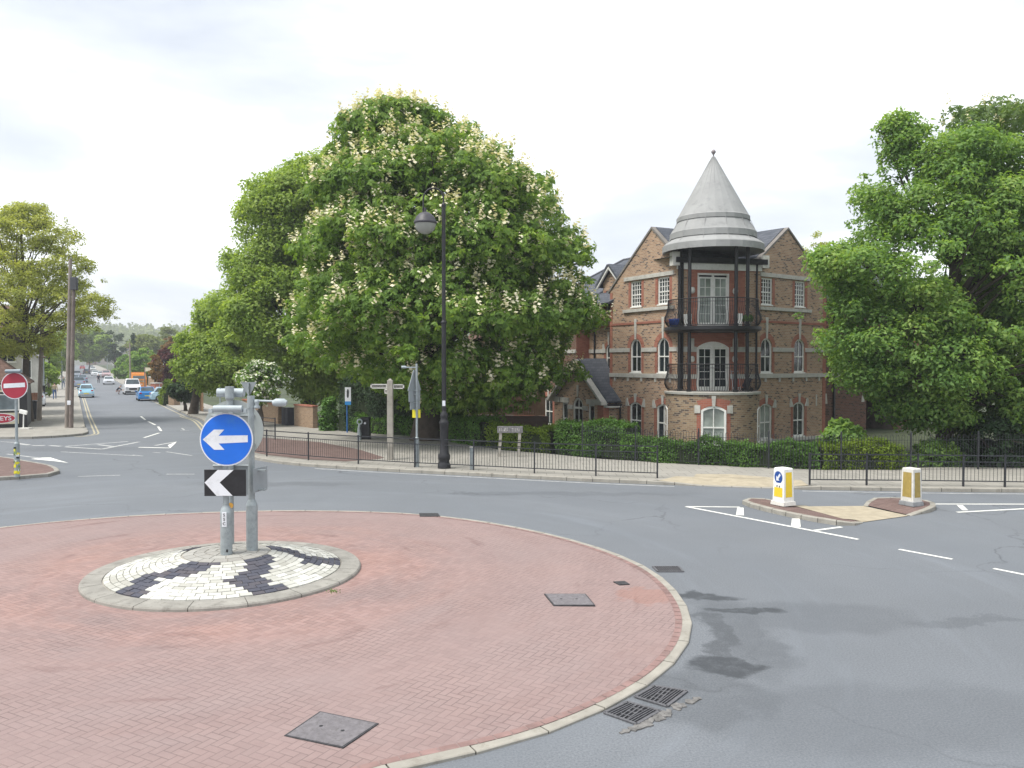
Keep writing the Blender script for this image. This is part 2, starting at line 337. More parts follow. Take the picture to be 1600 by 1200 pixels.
m_ochre = MAT('ochre_panel', (.34, .25, .07), .55, .15, 8)
m_yplate = MAT('yellow_plate', (.75, .66, .04), .5, .08, 3)
m_conc = MAT('concrete', (.33, .31, .27), .9, .18, 3, bump=.3, dirt=(.22, .2, .17))
m_stone = MAT('limestone', (.50, .49, .45), .85, .12, 3, dirt=(.34, .33, .3))
m_lead = MAT('lead_sheet', (.30, .305, .305), .8, .08, 1.2, metal=0, dirt=(.22, .225, .225))
m_stock = BRICK('stock_brick', (.36, .21, .13), (.55, .37, .24), (.43, .38, .31), .20, .080, dark=(.13, .085, .068), mort=.011, third=(.20, .125, .09))
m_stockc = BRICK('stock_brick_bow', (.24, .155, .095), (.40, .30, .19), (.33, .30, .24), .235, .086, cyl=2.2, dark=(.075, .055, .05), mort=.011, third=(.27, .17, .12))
m_redb = BRICK('red_rubbed_brick', (.33, .125, .085), (.44, .185, .13), (.28, .16, .12), .235, .086, mort=.008)
m_redbc = BRICK('red_rubbed_brick_bow', (.33, .11, .075), (.42, .16, .11), (.32, .2, .16), .235, .086, cyl=2.2, mort=.008)
m_slate = BRICK('slate', (.085, .095, .115), (.125, .135, .16), (.05, .055, .065), .3, .14, mort=.008)
m_tile = BRICK('clay_tile', (.12, .075, .06), (.19, .12, .095), (.06, .04, .035), .2, .12, mort=.01)
m_wallb = BRICK('garden_brick', (.25, .16, .10), (.36, .25, .16), (.28, .24, .19), .225, .08, mort=.011)
m_glass = GLASS('window_glass'); m_glassb = GLASS('blind_glass', (.26, .29, .27), .12); m_glassc = GLASS('car_glass', (.05, .07, .08), .05)
m_wood = MAT('weathered_wood', (.19, .155, .14), .85, .25, 2, bump=.4, dirt=(.09, .07, .065))
m_woodl = MAT('pale_pole_wood', (.26, .225, .195), .85, .2, 2, bump=.4)
m_woodf = MAT('fence_wood', (.26, .16, .095), .85, .22, 1.5, dirt=(.18, .11, .07))
m_bark = MAT('bark', (.075, .06, .048), .95, .35, 3, bump=.8, fine=20)
m_tyre = MAT('tyre_rubber', (.018, .018, .02), .85, .2, 8); m_rim = MAT('wheel_rim', (.45, .46, .48), .35, .1, 8, metal=.6)
m_cream = MAT('cream_paint', (.62, .57, .42), .6, .08, 3)
m_skin = MAT('skin', (.50, .32, .24), .6, .08, 8); m_hair = MAT('hair', (.04, .03, .025), .8, .2, 20)
m_plateW = MAT('number_plate', (.75, .75, .72), .5, .03, 3); m_plateY = MAT('rear_number_plate', (.75, .62, .12), .5, .03, 3)
m_lightr = MAT('tail_light_red', (.45, .02, .02), .25, .05, 5); m_lightc = MAT('headlight_clear', (.6, .62, .65), .1, .05, 5)
L_chest = LEAF('chestnut_leaf', [(0.065, 0.126, 0.026), (0.117, 0.210, 0.039), (0.189, 0.300, 0.055), (0.273, 0.372, 0.078)])
L_lime = LEAF('lime_leaf', [(.14,.22,.05),(.21,.31,.07),(.29,.39,.095),(.36,.44,.125)])
L_maple = LEAF('sycamore_leaf', [(0.081, 0.159, 0.049), (0.138, 0.248, 0.068), (0.213, 0.336, 0.088), (0.312, 0.413, 0.117)])
L_chest2 = LEAF('pale_chestnut_leaf', [(0.070, 0.126, 0.042), (0.112, 0.182, 0.049), (0.182, 0.252, 0.077)])
L_young = LEAF('young_yellow_leaf', [(0.184, 0.230, 0.069), (0.287, 0.322, 0.092), (0.391, 0.425, 0.115), (0.494, 0.506, 0.161)])
L_hedge = LEAF('hedge_leaf', [(0.038, 0.085, 0.022), (0.074, 0.161, 0.029), (0.126, 0.227, 0.041)], .2)
L_hedgey = LEAF('golden_and_sunlit_leaf', [(.075, .130, .014), (.13, .20, .02), (.20, .26, .03)], .25)  # golden plants, and one hedge whose sunlight is put into its colour
L_dark = LEAF('dark_evergreen_leaf', [(0.021, 0.044, 0.021), (0.039, 0.075, 0.033), (0.065, 0.111, 0.046)], .15)
L_purple = LEAF('purple_beech_leaf', [(0.063, 0.022, 0.029), (0.108, 0.040, 0.047), (0.153, 0.063, 0.063)], .2)
L_orange = LEAF('bronze_leaf', [(.14, .09, .04), (.22, .13, .05), (.28, .18, .07)], .3)
L_far = LEAF('far_wood_leaf', [(.12,.155,.05),(.18,.225,.065),(.25,.29,.085)], .25)
L_bloss = LEAF('blossom_cream', [(.62, .56, .40), (.74, .69, .52), (.80, .76, .62)], .2, .8)
L_may = LEAF('may_blossom', [(.60, .62, .52), (.78, .78, .72)], .2, .8)
L_ivy = LEAF('ivy_leaf', [(0.047, 0.109, 0.023), (0.094, 0.203, 0.035), (0.156, 0.281, 0.047)], .2)

# ================================================================ SETTING
def smooth(pts, n=6, closed=False):
    P = [Vector((p[0], p[1])) for p in pts]; out = []; m = len(P)
    for i in range(m if closed else m-1):
        if closed: a, b, c, d = P[(i-1) % m], P[i], P[(i+1) % m], P[(i+2) % m]
        else: a, b, c, d = P[max(0, i-1)], P[i], P[i+1], P[min(m-1, i+2)]
        for k in range(n):
            t = k/n; out.append(.5*((2*b)+(c-a)*t+(2*a-5*b+4*c-d)*t*t+(3*b-a-3*c+d)*t**3))
    if not closed: out.append(P[-1])
    return out
def resample(P, step, closed=False):
    P = list(P)+([P[0]] if closed else []); L_ = [0]
    for a, b in zip(P, P[1:]): L_.append(L_[-1]+(b-a).length)
    n = max(1, round(L_[-1]/step)); out = []; j = 0
    for k in range(n+(0 if closed else 1)):
        t = L_[-1]*k/n
        while j < len(P)-2 and L_[j+1] < t: j += 1
        f = (t-L_[j])/max(1e-6, L_[j+1]-L_[j]); out.append(P[j].lerp(P[j+1], f))
    return out
def offs(P, d, closed=False):                         # offset to the left of travel
    out = []; m = len(P)
    for i in range(m):
        a = P[(i-1) % m] if closed else P[max(0, i-1)]; b = P[(i+1) % m] if closed else P[min(m-1, i+1)]
        t = (b-a).normalized(); out.append(P[i]+Vector((-t.y, t.x))*d)
    return out
def kerb(name, P, w, h, mat, side=1, stone=.9, closed=False, base=-.02, zf=None, lip=.02):
    P = resample(P, stone, closed); Q = offs(P, w*side, closed); E_ = offs(P, lip*side, closed); b = MB(); m = len(P)
    for i in range(m if closed else m-1):
        j = (i+1) % m; g = .010/stone; z0 = zf(P[i]) if zf else 0
        hh = [(h(P[i]) if callable(h) else h), (h(P[j]) if callable(h) else h)]; dz = random.uniform(-.004, .004)
        vs = []
        for (p, q, e_, H_, zz) in ((P[i].lerp(P[j], g), Q[i].lerp(Q[j], g), E_[i].lerp(E_[j], g), hh[0], zf(P[i]) if zf else 0), (P[i].lerp(P[j], 1-g), Q[i].lerp(Q[j], 1-g), E_[i].lerp(E_[j], 1-g), hh[1], zf(P[j]) if zf else 0)):
            vs += [(p.x, p.y, zz+base), (p.x, p.y, zz+H_-lip*.8+dz), (e_.x, e_.y, zz+H_+dz), (q.x, q.y, zz+H_+dz), (q.x, q.y, zz+base)]
        fs = [(0, 1, 6, 5), (1, 2, 7, 6), (2, 3, 8, 7), (3, 4, 9, 8), (0, 4, 3, 2, 1), (5, 6, 7, 8, 9)]
        if side > 0: fs = [f[::-1] for f in fs]
        b.add(vs, fs)
    # mortar bed visible in the joints
    vs = []
    for i in range(m):
        H_ = (h(P[i]) if callable(h) else h)-.012; zz = zf(P[i]) if zf else 0
        a = P[i]+(Q[i]-P[i])*.08; c = Q[i]-(Q[i]-P[i])*.04; vs += [(a.x, a.y, zz+base), (a.x, a.y, zz+H_), (c.x, c.y, zz+H_)]
    fs = []
    for i in range(m if closed else m-1):
        j = (i+1) % m; fs += [(3*i, 3*i+1, 3*j+1, 3*j), (3*i+1, 3*i+2, 3*j+2, 3*j+1)]
    b.add(vs, fs, 1)
    return b.build(name, [mat, m_joint], kind='structure')
m_joint = MAT('joint_dirt', (.055, .05, .042), .95, .3, 10)
SD = Vector((-.47, .883)); RN = Vector((.883, .47)); KR = Vector((-23.3, 59.9)); KL = Vector((-23.5, 45.6))
def along(K, d, off=0): p = K+SD*d+RN*off; return p

# terrain: one sheet to the horizon
xs = np.unique(np.concatenate([np.linspace(-1600, -260, 24), np.linspace(-260, 140, 41), np.linspace(140, 1600, 24)]))
ys = np.unique(np.concatenate([np.linspace(-300, 200, 15), np.linspace(120, 900, 60), np.linspace(900, 2600, 18)]))
b = MB(); vs = [(x, y, hgt(x, y)-.035 + (random.uniform(-.6, .6) if y > 600 else 0)) for y in ys for x in xs]; nx = len(xs)
b.add(vs, [(j*nx+i, j*nx+i+1, (j+1)*nx+i+1, (j+1)*nx+i) for j in range(len(ys)-1) for i in range(nx-1)], 0, True)
b.build('ground', m_earth, kind='structure')

MK = [tuple(p) for p in [KR+SD*2, KR, (-21, 56), (-16.3, 45.5), (-12.0, 36.3), (-10.5, 33.7), (-7.3, 31.25), (-.4, 28.6), (2.4, 27.6), (5.3, 26.75), (8.8, 25.9), (10.1, 25.7), (15.7, 25.25), (30, 24.9), (70, 24.2)]]
MKs = smooth(MK, 6)
LK = [(-80, 42.6), (-40, 42.8), (-26.7, 42.9), (-24.8, 43.25), (-23.75, 44.3), (-23.6, 45.8), tuple(KL+SD*4)]
LKs = smooth(LK, 6)
b = MB()
junction = [(-80, -40), (80, -40), (80, 24.1)]+[(p.x, p.y) for p in MKs[::-1]]+[(p.x, p.y) for p in LKs[::-1]]
b.add([(x, y, 0) for x, y in junction], [tuple(range(len(junction)))])
ds = [2+i*8 for i in range(53)]
for d0, d1 in zip(ds, ds[1:]):
    q = [along(KR, d0), along(KR, d1), along(KL, d1+13.4-.0), along(KL, d0+13.4)]
    q = [along(KR, d0), along(KR, d1), along(KR, d1, -6.95), along(KR, d0, -6.95)]
    b.add([(p.x, p.y, hgt(p.x, p.y)) for p in q], [(0, 1, 2, 3)])
e1 = along(KR, 2); e2 = along(KR, 2, -6.95); e3 = Vector(LK[-1]); b.add([(e1.x, e1.y, 0), (e2.x, e2.y, 0), (e3.x, e3.y, 0)], [(0, 1, 2)])
b.build('road', m_asph, kind='structure')

def hdrop(p):
    if 5.0 < p.x < 9.3 and p.y < 30:
        t = min(1, abs(p.x-7.15)/2.15); return .025+.095*max(0, (t-.6)/.4)
    return .12
kerb('kerb', MKs, .15, hdrop, m_kerb_l, side=1)
kerb('kerb', LKs, .15, .12, m_kerb, side=1)
farR = [along(KR, d) for d in range(2, 420, 6)]; farL = [along(KR, d, -6.95) for d in range(-8, 420, 6)]
zf = lambda p: hgt(p.x, p.y)
kerb('kerb', farR, .15, .12, m_kerb_l, side=-1, stone=2.5, zf=zf); kerb('kerb', farL, .15, .12, m_kerb_l, side=1, stone=2.5, zf=zf)
# pavements
inner = offs(MKs, .15)
back = [(70, 29.5), (15.7, 30.4), (11, 29.9), (6.6, 31.4), (3.4, 33.2), (1.5, 35), (-.5, 36.4), (-3.3, 42), (-8.5, 47.0), (-11.7, 49), (-16.3, 54.4), tuple(along(KR, 0, 3.6)), tuple(along(KR, 2, 3.4))]
b = MB(); inr = lambda p: 5.0 < p.x < 9.3 and p.y < 30; pts = [((p.x+.25, p.y+1.15) if inr(p) else (p.x, p.y)) for p in inner]+back
b.add([(p[0], p[1], .118) for p in pts], [tuple(range(len(pts)))[::-1]])
b.build('pavement', m_pave, kind='structure')
b = MB(); li = offs(LKs, .15); pts = [(p.x, p.y) for p in li]+[tuple(along(KR, 0, -10.3)), tuple(along(KR, -6, -11)), (-33, 60), (-80, 60)]
b.add([(p[0], p[1], .118) for p in pts], [tuple(range(len(pts)))[::-1]])
for K0, o0, o1 in ((2, .15, 3.4), (-8, -7.1, -10.3)):
    dd = list(range(K0, 418, 7))
    for d0, d1 in zip(dd, dd[1:]):
        q = [along(KR, d0, o0), along(KR, d0, o1), along(KR, d1, o1), along(KR, d1, o0)]
        if o1 < o0: q = q[::-1]
        b.add([(p.x, p.y, hgt(p.x, p.y)+.114) for p in q], [(0, 1, 2, 3)])
b.build('pavement', m_pave, kind='structure')
def sheet(name, pts, z, mat, kind='structure'):
    n = len(pts); a = sum(pts[i][0]*pts[(i+1) % n][1]-pts[(i+1) % n][0]*pts[i][1] for i in range(n))
    if a < 0: pts = pts[::-1]
    zz = z if callable(z) else (lambda p: z)
    return MB().add([(p[0], p[1], zz(p)) for p in pts], [tuple(range(n))]).build(name, mat, kind=kind)
# buff ramp at the crossing and the brick bed behind the railing
rp = [p for p in inner if inr(p)]; i0 = inner.index(rp[0]); b = MB(); rq = [inner[i0-1]]+rp+[inner[i0+len(rp)]]
tq = [inner[i0-1]]+[Vector((p.x+.25, p.y+1.15)) for p in rp]+[inner[i0+len(rp)]]
b.add([(p.x, p.y, hdrop(p)-.002) for p in rq]+[(p.x, p.y, .118) for p in tq], [(i, i+1, len(rq)+i+1, len(rq)+i) for i in range(len(rq)-1)]); b.build('crossing_ramp', m_tan, kind='structure')
sheet('crossing_ramp', [(p.x, p.y) for p in tq[2:-2]]+[(8.5, 27.9), (7.6, 28.5), (6.4, 28.6)], .1225, m_tan)
sheet('brick_bed', [G(x, y, .12) for x, y in ((400, 683), (440, 686), (500, 691), (560, 702), (601, 715), (590, 717.5), (540, 721), (482, 718), (417, 711), (398, 707))], .124, m_rbrick)
# left splitter island
LI = [(-30, 22.5), (-22, 25.2), (-17.35, 27.8), (-16.45, 28.4), (-16.07, 29.0), (-16.45, 29.9), (-17.48, 31.2), (-19.25, 32.6), (-21.1, 34.0), (-30, 39.5)]
LIs = smooth(LI, 4)
kerb('kerb', LIs, .16, .12, m_kerb, side=1)
q = offs(LIs, .15); sheet('splitter_island', [(p.x, p.y) for p in q], .117, m_rbrick)
# right refuge island: two kerbed ends with a flush crossing between
RI1 = [(8.75, 20.45), (8.35, 20.08), (7.85, 20.22), (6.99, 21.55), (6.5, 22.85), (6.55, 23.3), (6.85, 23.58), (7.4, 23.35), (7.95, 22.78)]
RI2 = [(9.75, 22.85), (10.1, 23.35), (10.6, 23.68), (11.4, 23.5), (11.75, 23.0), (11.5, 22.3), (11.1, 21.85), (10.35, 21.35)]
def hend(a, b_, r=.9): return lambda p: .02+.10*min(1, min((p-Vector(a)).length, (p-Vector(b_)).length)/r)
k1 = smooth(RI1, 5); k2 = smooth(RI2, 5)
kerb('kerb', k1[::-1], .14, hend(RI1[0], RI1[-1]), m_kerb_l, side=1, stone=.5)
kerb('kerb', k2[::-1], .14, hend(RI2[0], RI2[-1]), m_kerb_l, side=1, stone=.5)
i1 = offs(k1[::-1], .135); i2 = offs(k2[::-1], .135)
h1 = hend(RI1[0], RI1[-1]); h2 = hend(RI2[0], RI2[-1])
sheet('refuge_paving', [(p.x, p.y) for p in i1], lambda p: h1(Vector(p))-.004, m_rbrick)
sheet('refuge_paving', [(p.x, p.y) for p in i2], lambda p: h2(Vector(p))-.004, m_rbrick)
sheet('crossing_ramp', [(7.95, 22.74), (9.75, 22.82), (10.3, 21.4), (10.24, 21.32), (8.84, 20.55), (8.7, 20.5)], .014, m_tan)
sheet('crossing_ramp', [(8.35, 20.75), (8.75, 20.55), (8.1, 22.65), (7.75, 22.7)], .052, m_tan)

# roundabout apron
RO = [(600, 1200), (700, 1184), (815, 1160), (875, 1137), (950, 1105), (1010, 1072), (1050, 1040), (1072, 1015), (1083, 980), (1077, 952), (1063, 930), (1045, 910), (1015, 887), (950, 860), (880, 839), (800, 822), (730, 811), (660, 803), (520, 798), (340, 800), (170, 808), (0, 823)]
ro = [Vector(G(x, y, .03)) for x, y in RO]
cc = Vector((-5.55, 14.2))
def rad_at(th_):
    A = sorted([(math.atan2((p-cc).y, (p-cc).x), (p-cc).length) for p in ro]+[(R(-170), 8.6), (R(-140), 8.5), (R(-110), 8.45), (R(172), 8.6)])
    A = [(A[-1][0]-2*math.pi, A[-1][1])]+A+[(A[0][0]+2*math.pi, A[0][1])]
    for (a, r1), (b_, r2) in zip(A, A[1:]):
        if a <= th_ <= b_: return r1+(r2-r1)*(th_-a)/(b_-a)
raw = [rad_at(-math.pi+2*math.pi*(i+.5)/180) for i in range(180)]
for _ in range(6): raw = [(raw[i-1]+raw[i]+raw[(i+1) % 180])/3 for i in range(180)]
outl = [cc+Vector((math.cos(-math.pi+2*math.pi*(i+.5)/180), math.sin(-math.pi+2*math.pi*(i+.5)/180)))*raw[i] for i in range(180)]
kerb('kerb', outl, .15, .035, m_kerb_l, side=1, closed=True, lip=.012)
inn = offs(outl, .148, True)
b = MB(); vs = []; fs = []
for k in range(11):
    f = k/10; z = .033+.04*math.sin(f*math.pi/2)
    for p in inn:
        q = p.lerp(Vector(ISC), f*.80 if True else 0); vs.append((q.x, q.y, z))
for k in range(10):
    for i in range(180): j = (i+1) % 180; fs.append((k*180+i, k*180+j, (k+1)*180+j, (k+1)*180+i))
b.add(vs, fs, 0, True)
b.build('roundabout_apron', m_apron, kind='structure')
# soldier course of brick against the kerb
b = MB(); P_ = resample(inn, .21, True); Q_ = offs(P_, .105, True)
for i in range(len(P_)):
    j = (i+1) % len(P_); a, c = P_[i].lerp(P_[j], .04), P_[i].lerp(P_[j], .96); a2, c2 = Q_[i].lerp(Q_[j], .04), Q_[i].lerp(Q_[j], .96)
    b.add([(a.x, a.y, .0385), (c.x, c.y, .0385), (c2.x, c2.y, .0385), (a2.x, a2.y, .0385)], [(0, 1, 2, 3)])
b.build('brick_border', MAT('border_brick', (.235, .15, .138), .85, .25, 3, dirt=(.19, .15, .14)), kind='structure')

# road markings -------------------------------------------------------------
mk = MB(); mkw = MB(); mky = MB()
def pline(b, pa, pb, w=.11, z=.005):
    a, c = Vector(G(*pa)), Vector(G(*pb)); t = (c-a).normalized(); n = Vector((-t.y, t.x))*w/2
    b.add([(p.x, p.y, z) for p in (a-n, c-n, c+n, a+n)], [(0, 1, 2, 3)])
def ppoly(b, P, z=.0055):
    P = [G(*p) for p in P]; a = sum(P[i][0]*P[(i+1) % len(P)][1]-P[(i+1) % len(P)][0]*P[i][1] for i in range(len(P)))
    if a < 0: P = P[::-1]
    b.add([(p[0], p[1], z) for p in P], [tuple(range(len(P)))])
pline(mk, (1071.5, 791.6), (1341, 843), .11); pline(mk, (1073, 791.8), (1156, 792.6), .11, .0065)
ppoly(mk, [(1150, 805.3), (1162.4, 805.8), (1161.8, 793.7), (1152, 793.7)], .009); ppoly(mk, [(1235.8, 824), (1251, 824), (1249.8, 810.8), (1237.5, 810.8)], .009)
pline(mk, (1267, 830), (1315, 823.7), .11, .0075)
pline(mk, (1443, 787.7), (1960, 788.5), .12); pline(mk, (1495.5, 800.7), (1700, 790), .12, .0065); ppoly(mk, [(1494.7, 789.5), (1503.7, 797.7), (1512.7, 797.7), (1504.5, 789.8)], .008)
pline(mk, (1404.7, 858.5), (1488, 874), .1); pline(mk, (1552.5, 888.5), (1640, 906), .1)
for a, c in (((102, 697.4), (200, 690)), ((102, 698.4), (160, 702)), ((159, 702), (217, 690.6)), ((153, 694.8), (176, 697.8)), ((242, 696.3), (274, 690.8))): pline(mkw, a, c, .2, .005+random.random()*.003)
pline(mk, (216.7, 699), (265.6, 700.1), .2); ppoly(mk, [(262, 696), (276, 690), (274, 693), (266, 700.5)], .009)
for a, c in (((220, 650.6), (227, 656)), ((231.6, 658.7), (242.7, 664)), ((247, 666.6), (251.8, 673.4)), ((225, 684), (249, 676.5))): pline(mk, a, c, .13)
for a, c in (((122, 744.6), (188, 742.6)), ((260, 741), (304, 741))): pline(mkw, a, c, .10)
pline(mkw, (10.6, 709.5), (60, 715.6), .12); ppoly(mk, [(48, 717.3), (66, 715.2), (79, 715.0), (90, 718.5), (107, 723.4), (84, 720.6)])
for a, c in (((27.6, 693), (45.7, 695.5)), ((50, 696.3), (70, 696.3)), ((77.6, 696.3), (95.6, 697.4))): pline(mkw, a, c, .25)
for a, c in (((207, 711), (223, 712.7)), ((239, 707), (251, 707.6)), ((281.6, 673), (295.4, 673)), ((284, 669), (288, 672)), ((0, 690), (30, 692)), ((95, 706), (210, 712)), ((260, 706), (300, 712))): pline(mkw, a, c, .1)
# lines along the kerbs
def kline(b, P, off, w, z=.004, side=-1):
    A = offs(P, side*off); Bq = offs(P, side*(off+w))
    b.add([(p.x, p.y, hgt(p.x, p.y)+z) for p in A]+[(p.x, p.y, hgt(p.x, p.y)+z) for p in Bq], [(i, i+1, len(A)+i+1, len(A)+i)[::(1 if side < 0 else -1)][::-1] for i in range(len(A)-1)])
segs = [p for p in MKs if p.x > -8 and p.x < 5.6]; kline(mkw, segs, .25, .1)
segs = [p for p in MKs if p.x > 8.9 and p.x < 40]; kline(mkw, segs, .25, .09)
segs = [p for p in MKs if p.x < -11.3]; kline(mky, segs, .28, .1); kline(mky, segs, .52, .1)
segs = [p for p in LKs if p.x > -24.1 and p.y > 44.2]+farL[2:9]; kline(mky, segs, .28, .09); kline(mky, segs, .48, .09)
kline(mky, farR[:6], .28, .1, side=1); 
mk.build('road_markings', m_paint, kind='structure'); mkw.build('worn_road_markings', m_paint_w, kind='structure'); mky.build('yellow_lines', m_paint_y, kind='structure')

# ================================================================ ROUNDABOUT CENTRE
isl = thing('roundabout_island', 'round raised centre of the roundabout, stone kerb around black and white setts', 'traffic island', (ISC[0], ISC[1], 0))
def zr(r): return .145+max(0, min(1, (2.08-r)/1.30))*.30
b = MB(); n = 17
for i in range(n):
    a0, a1 = 2*math.pi*(i+.006)/n, 2*math.pi*(i+.994)/n
    b.lathe([(2.47, .0), (2.46, .11), (2.44, .135), (2.10, .15), (2.09, .05)], n=6, a0=a0, a1=a1, smooth=False)
b.lathe([(2.45, .0), (2.44, .12), (2.11, .14)], n=60, mi=1)
b.build('kerb_ring', [m_kerb, m_joint], isl)
arms = {.85: (-30, 17), 1.2: (-44, 14), 1.5: (-60, 10), 1.8: (-55, 8.5), 2.05: (-50, 8)}
def armc(r):
    ks = sorted(arms)
    if r <= ks[0]: return arms[ks[0]]
    for a, c in zip(ks, ks[1:]):
        if r <= c: f = (r-a)/(c-a); return tuple(arms[a][i]*(1-f)+arms[c][i]*f for i in (0, 1))
    return arms[ks[-1]]
b = MB(); bb = MB(); bd = MB()
bd.lathe([(2.1, .13), (2.08, .135), (.78, .435), (.0, .5)], n=48)
rows = 12; dr = (2.08-.80)/rows
for k in range(rows):
    r0 = .80+k*dr; r1 = r0+dr; rm = (r0+r1)/2; cnt = max(8, int(2*math.pi*rm/.205)); ph = random.random()
    for i in range(cnt):
        a0 = 2*math.pi*(i+ph+.03)/cnt; a1 = 2*math.pi*(i+ph+.97)/cnt; am = math.degrees((a0+a1)/2)
        c0, hw = armc(rm); blk = any(abs((am-c0-s+180) % 360-180) < hw for s in (0, -68, 64, 186))
        g = .006; tgt = bb if blk else b; h = random.uniform(.008, .016); tw = random.uniform(-.004, .004)
        vs = []
        for dz in (-.02, h):
            for r_, a_ in ((r0+g, a0), (r0+g, a1), (r1-g, a1), (r1-g, a0)): vs.append((r_*math.cos(a_), r_*math.sin(a_), zr(r_)+dz+(tw if a_ == a0 else -tw)))
        tgt.add(vs, [(4, 7, 6, 5), (0, 4, 5, 1), (1, 5, 6, 2), (2, 6, 7, 3), (3, 7, 4, 0)])
m_wsett = LEAF('white_sett', [(.30,.295,.26),(.47,.47,.43),(.66,.66,.62)], 0, .8); m_bsett = LEAF('black_sett', [(.05,.053,.072),(.075,.078,.10),(.095,.082,.085)], 0, .7)
b.build('white_setts', m_wsett, isl, label='white painted setts'); bb.build('black_setts', m_bsett, isl, label='black setts in curved zigzag arms')
bd.build('mortar_bed', m_conc, isl)
b = MB()
for k in range(4):
    r0 = .02+k*.19; r1 = r0+.18; cnt = max(4, int(2*math.pi*(r0+r1)/2/.24)); ph = random.random()
    for i in range(cnt):
        a0 = 2*math.pi*(i+ph+.03)/cnt; a1 = 2*math.pi*(i+ph+.97)/cnt; vs = []
        for dz in (-.02, .012):
            for r_, a_ in ((r0, a0), (r0, a1), (r1, a1), (r1, a0)): vs.append((r_*math.cos(a_), r_*math.sin(a_), .5-.065*r_/.78+dz))
        b.add(vs, [(4, 7, 6, 5), (0, 4, 5, 1), (1, 5, 6, 2), (2, 6, 7, 3), (3, 7, 4, 0)])
b.build('grey_setts', LEAF('grey_sett', [(.27, .26, .24), (.36, .355, .33)], 0, .85), isl)
# weeds at the kerb foot
def tuft(name, label, loc, n, r, h, mat, group=None):
    b = MB()
    for i in range(n):
        a = random.random()*6.28; q = random.random()*r; p = Vector((q*math.cos(a), q*math.sin(a), 0)); d = Vector((random.uniform(-1, 1), random.uniform(-1, 1), random.uniform(.6, 1.6))).normalized()*h*random.uniform(.5, 1)
        w = Vector((-d.y, d.x, 0)).normalized()*h*.12; b.add([p-w, p+w, p+d*.6+w*.8, p+d, p+d*.6-w*.8], [(0, 1, 2, 3, 4)])
    return b.build(name, mat, None, label, 'plant', group, loc=loc)
tuft('weed_tuft', 'small weed growing at the foot of the round island kerb', (-3.05, 14.05, .05), 60, .14, .07, L_ivy)

# signs on the island -------------------------------------------------------
def circ(b, c, r, y, mi, n=48, rx=1): b.add([(c[0]+rx*r*math.cos(2*math.pi*k/n), y, c[1]+r*math.sin(2*math.pi*k/n)) for k in range(n)], [tuple(range(n))], mi)
def slab(b, c, r, y0, y1, mi, n=48):
    b.xz([(c[0]+r*math.cos(2*math.pi*k/n), c[1]+r*math.sin(2*math.pi*k/n)) for k in range(n)], y0, y1, mi)
P1 = Vector((-5.245, 15.08, .44))
Y1 = P1.y; k1_ = Y1/FPX
def zz(py, Y): return D(0, py, Y).z
def xx(px, Y): return D(px, 600, Y).x
s1 = thing('arrow_sign_post', 'grey post with blue roundel and white arrow above a black and white chevron board', 'road sign', P1, 0)
lz = lambda py: zz(py, Y1)-P1.z; lx = lambda px, py=700: (px-800)/FPX*Y1-P1.x
b = MB(); b.tube([(0, 0, -.03), (0, 0, lz(800)), ], .105, 20); b.lathe([(.105, lz(800)), (.085, lz(794)), (.055, lz(790)), (.055, lz(788))], n=20)
b.tube([(0, 0, lz(790)), (0, 0, lz(636))], .052, 16)
b.build('post', m_grey, s1); 
bq = MB(); bq.box((.045, -.098, .12), (.03, .02, .05)); bq.build('cable_door_lock', m_black, s1)
bq = MB(); bq.box((.0, -.103, lz(810)), (.082, .012, .27)); st = bq.build('sticker', m_signw, s1, label='white sticker lettered SSC in a column')
for i, ch in enumerate('SSC'): text('letter', ch, .075, m_black, st, (0, -.111, lz(810)+.08-.08*i), (R(90), 0, 0))
cz = lz(686); cx = lx(355)
b = MB(); slab(b, (cx, cz), .485, -.075, -.062, 0, 64); b.build('roundel', m_signw, s1)
ro_ = [o for o in COL.objects if o.name.startswith('roundel')][-1]
b = MB(); slab(b, (cx, cz), .462, -.079, -.0755, 0, 64); b.build('blue_face', m_blue, ro_)
ar = [(325, 690), (341.5, 670.7), (352, 670.7), (343.5, 680.5), (388.5, 679.5), (388.5, 690.2), (343.5, 692), (352, 702), (336, 702)]
b = MB(); ap = [(318.5, 686), (336, 670.7), (352, 670.7), (343, 680.2), (388.5, 679.5), (388.5, 690.2), (343, 692.3), (352, 702), (336, 702)]
b.xz([(lx(x), lz(y)) for x, y in ap], -.083, -.0795); b.build('arrow', m_signw, ro_)
b = MB(); x0, x1, z0, z1 = lx(320), lx(385), lz(774), lz(733)
b.rng(x0, x1, -.078, -.066, z0, z1); cb = b.build('chevron_board', m_black, s1)
b = MB(); b.xz([(lx(x), lz(y)) for x, y in ((320.5, 753), (341, 733.4), (366, 733.4), (344, 753), (364, 773.6), (339, 773.6))], -.083, -.0785); b.build('chevron', m_signw, cb)
b = MB()
for z in (cz+.2, cz-.2, (z0+z1)/2+.14, (z0+z1)/2-.14): b.box((0, -.03, z), (.16, .07, .035)); b.tube([(-.3, -.055, z), (.3, -.055, z)], .012, 6)
b.build('clip', m_grey, s1)
b = MB(); z = lz(638); b.tube([(lx(338), -.14, z), (lx(382), -.14, z)], .062, 14); b.box((lx(360), -.12, z-.05), (.42, .1, .03)); b.box((0, -.06, z), (.05, .14, .05)); b.rng(lx(330), lx(336), -.16, -.08, z-.07, z+.0); b.rng(lx(384), lx(388), -.16, -.08, z-.07, z+0)
b.build('sign_lamp', m_greyl, s1)
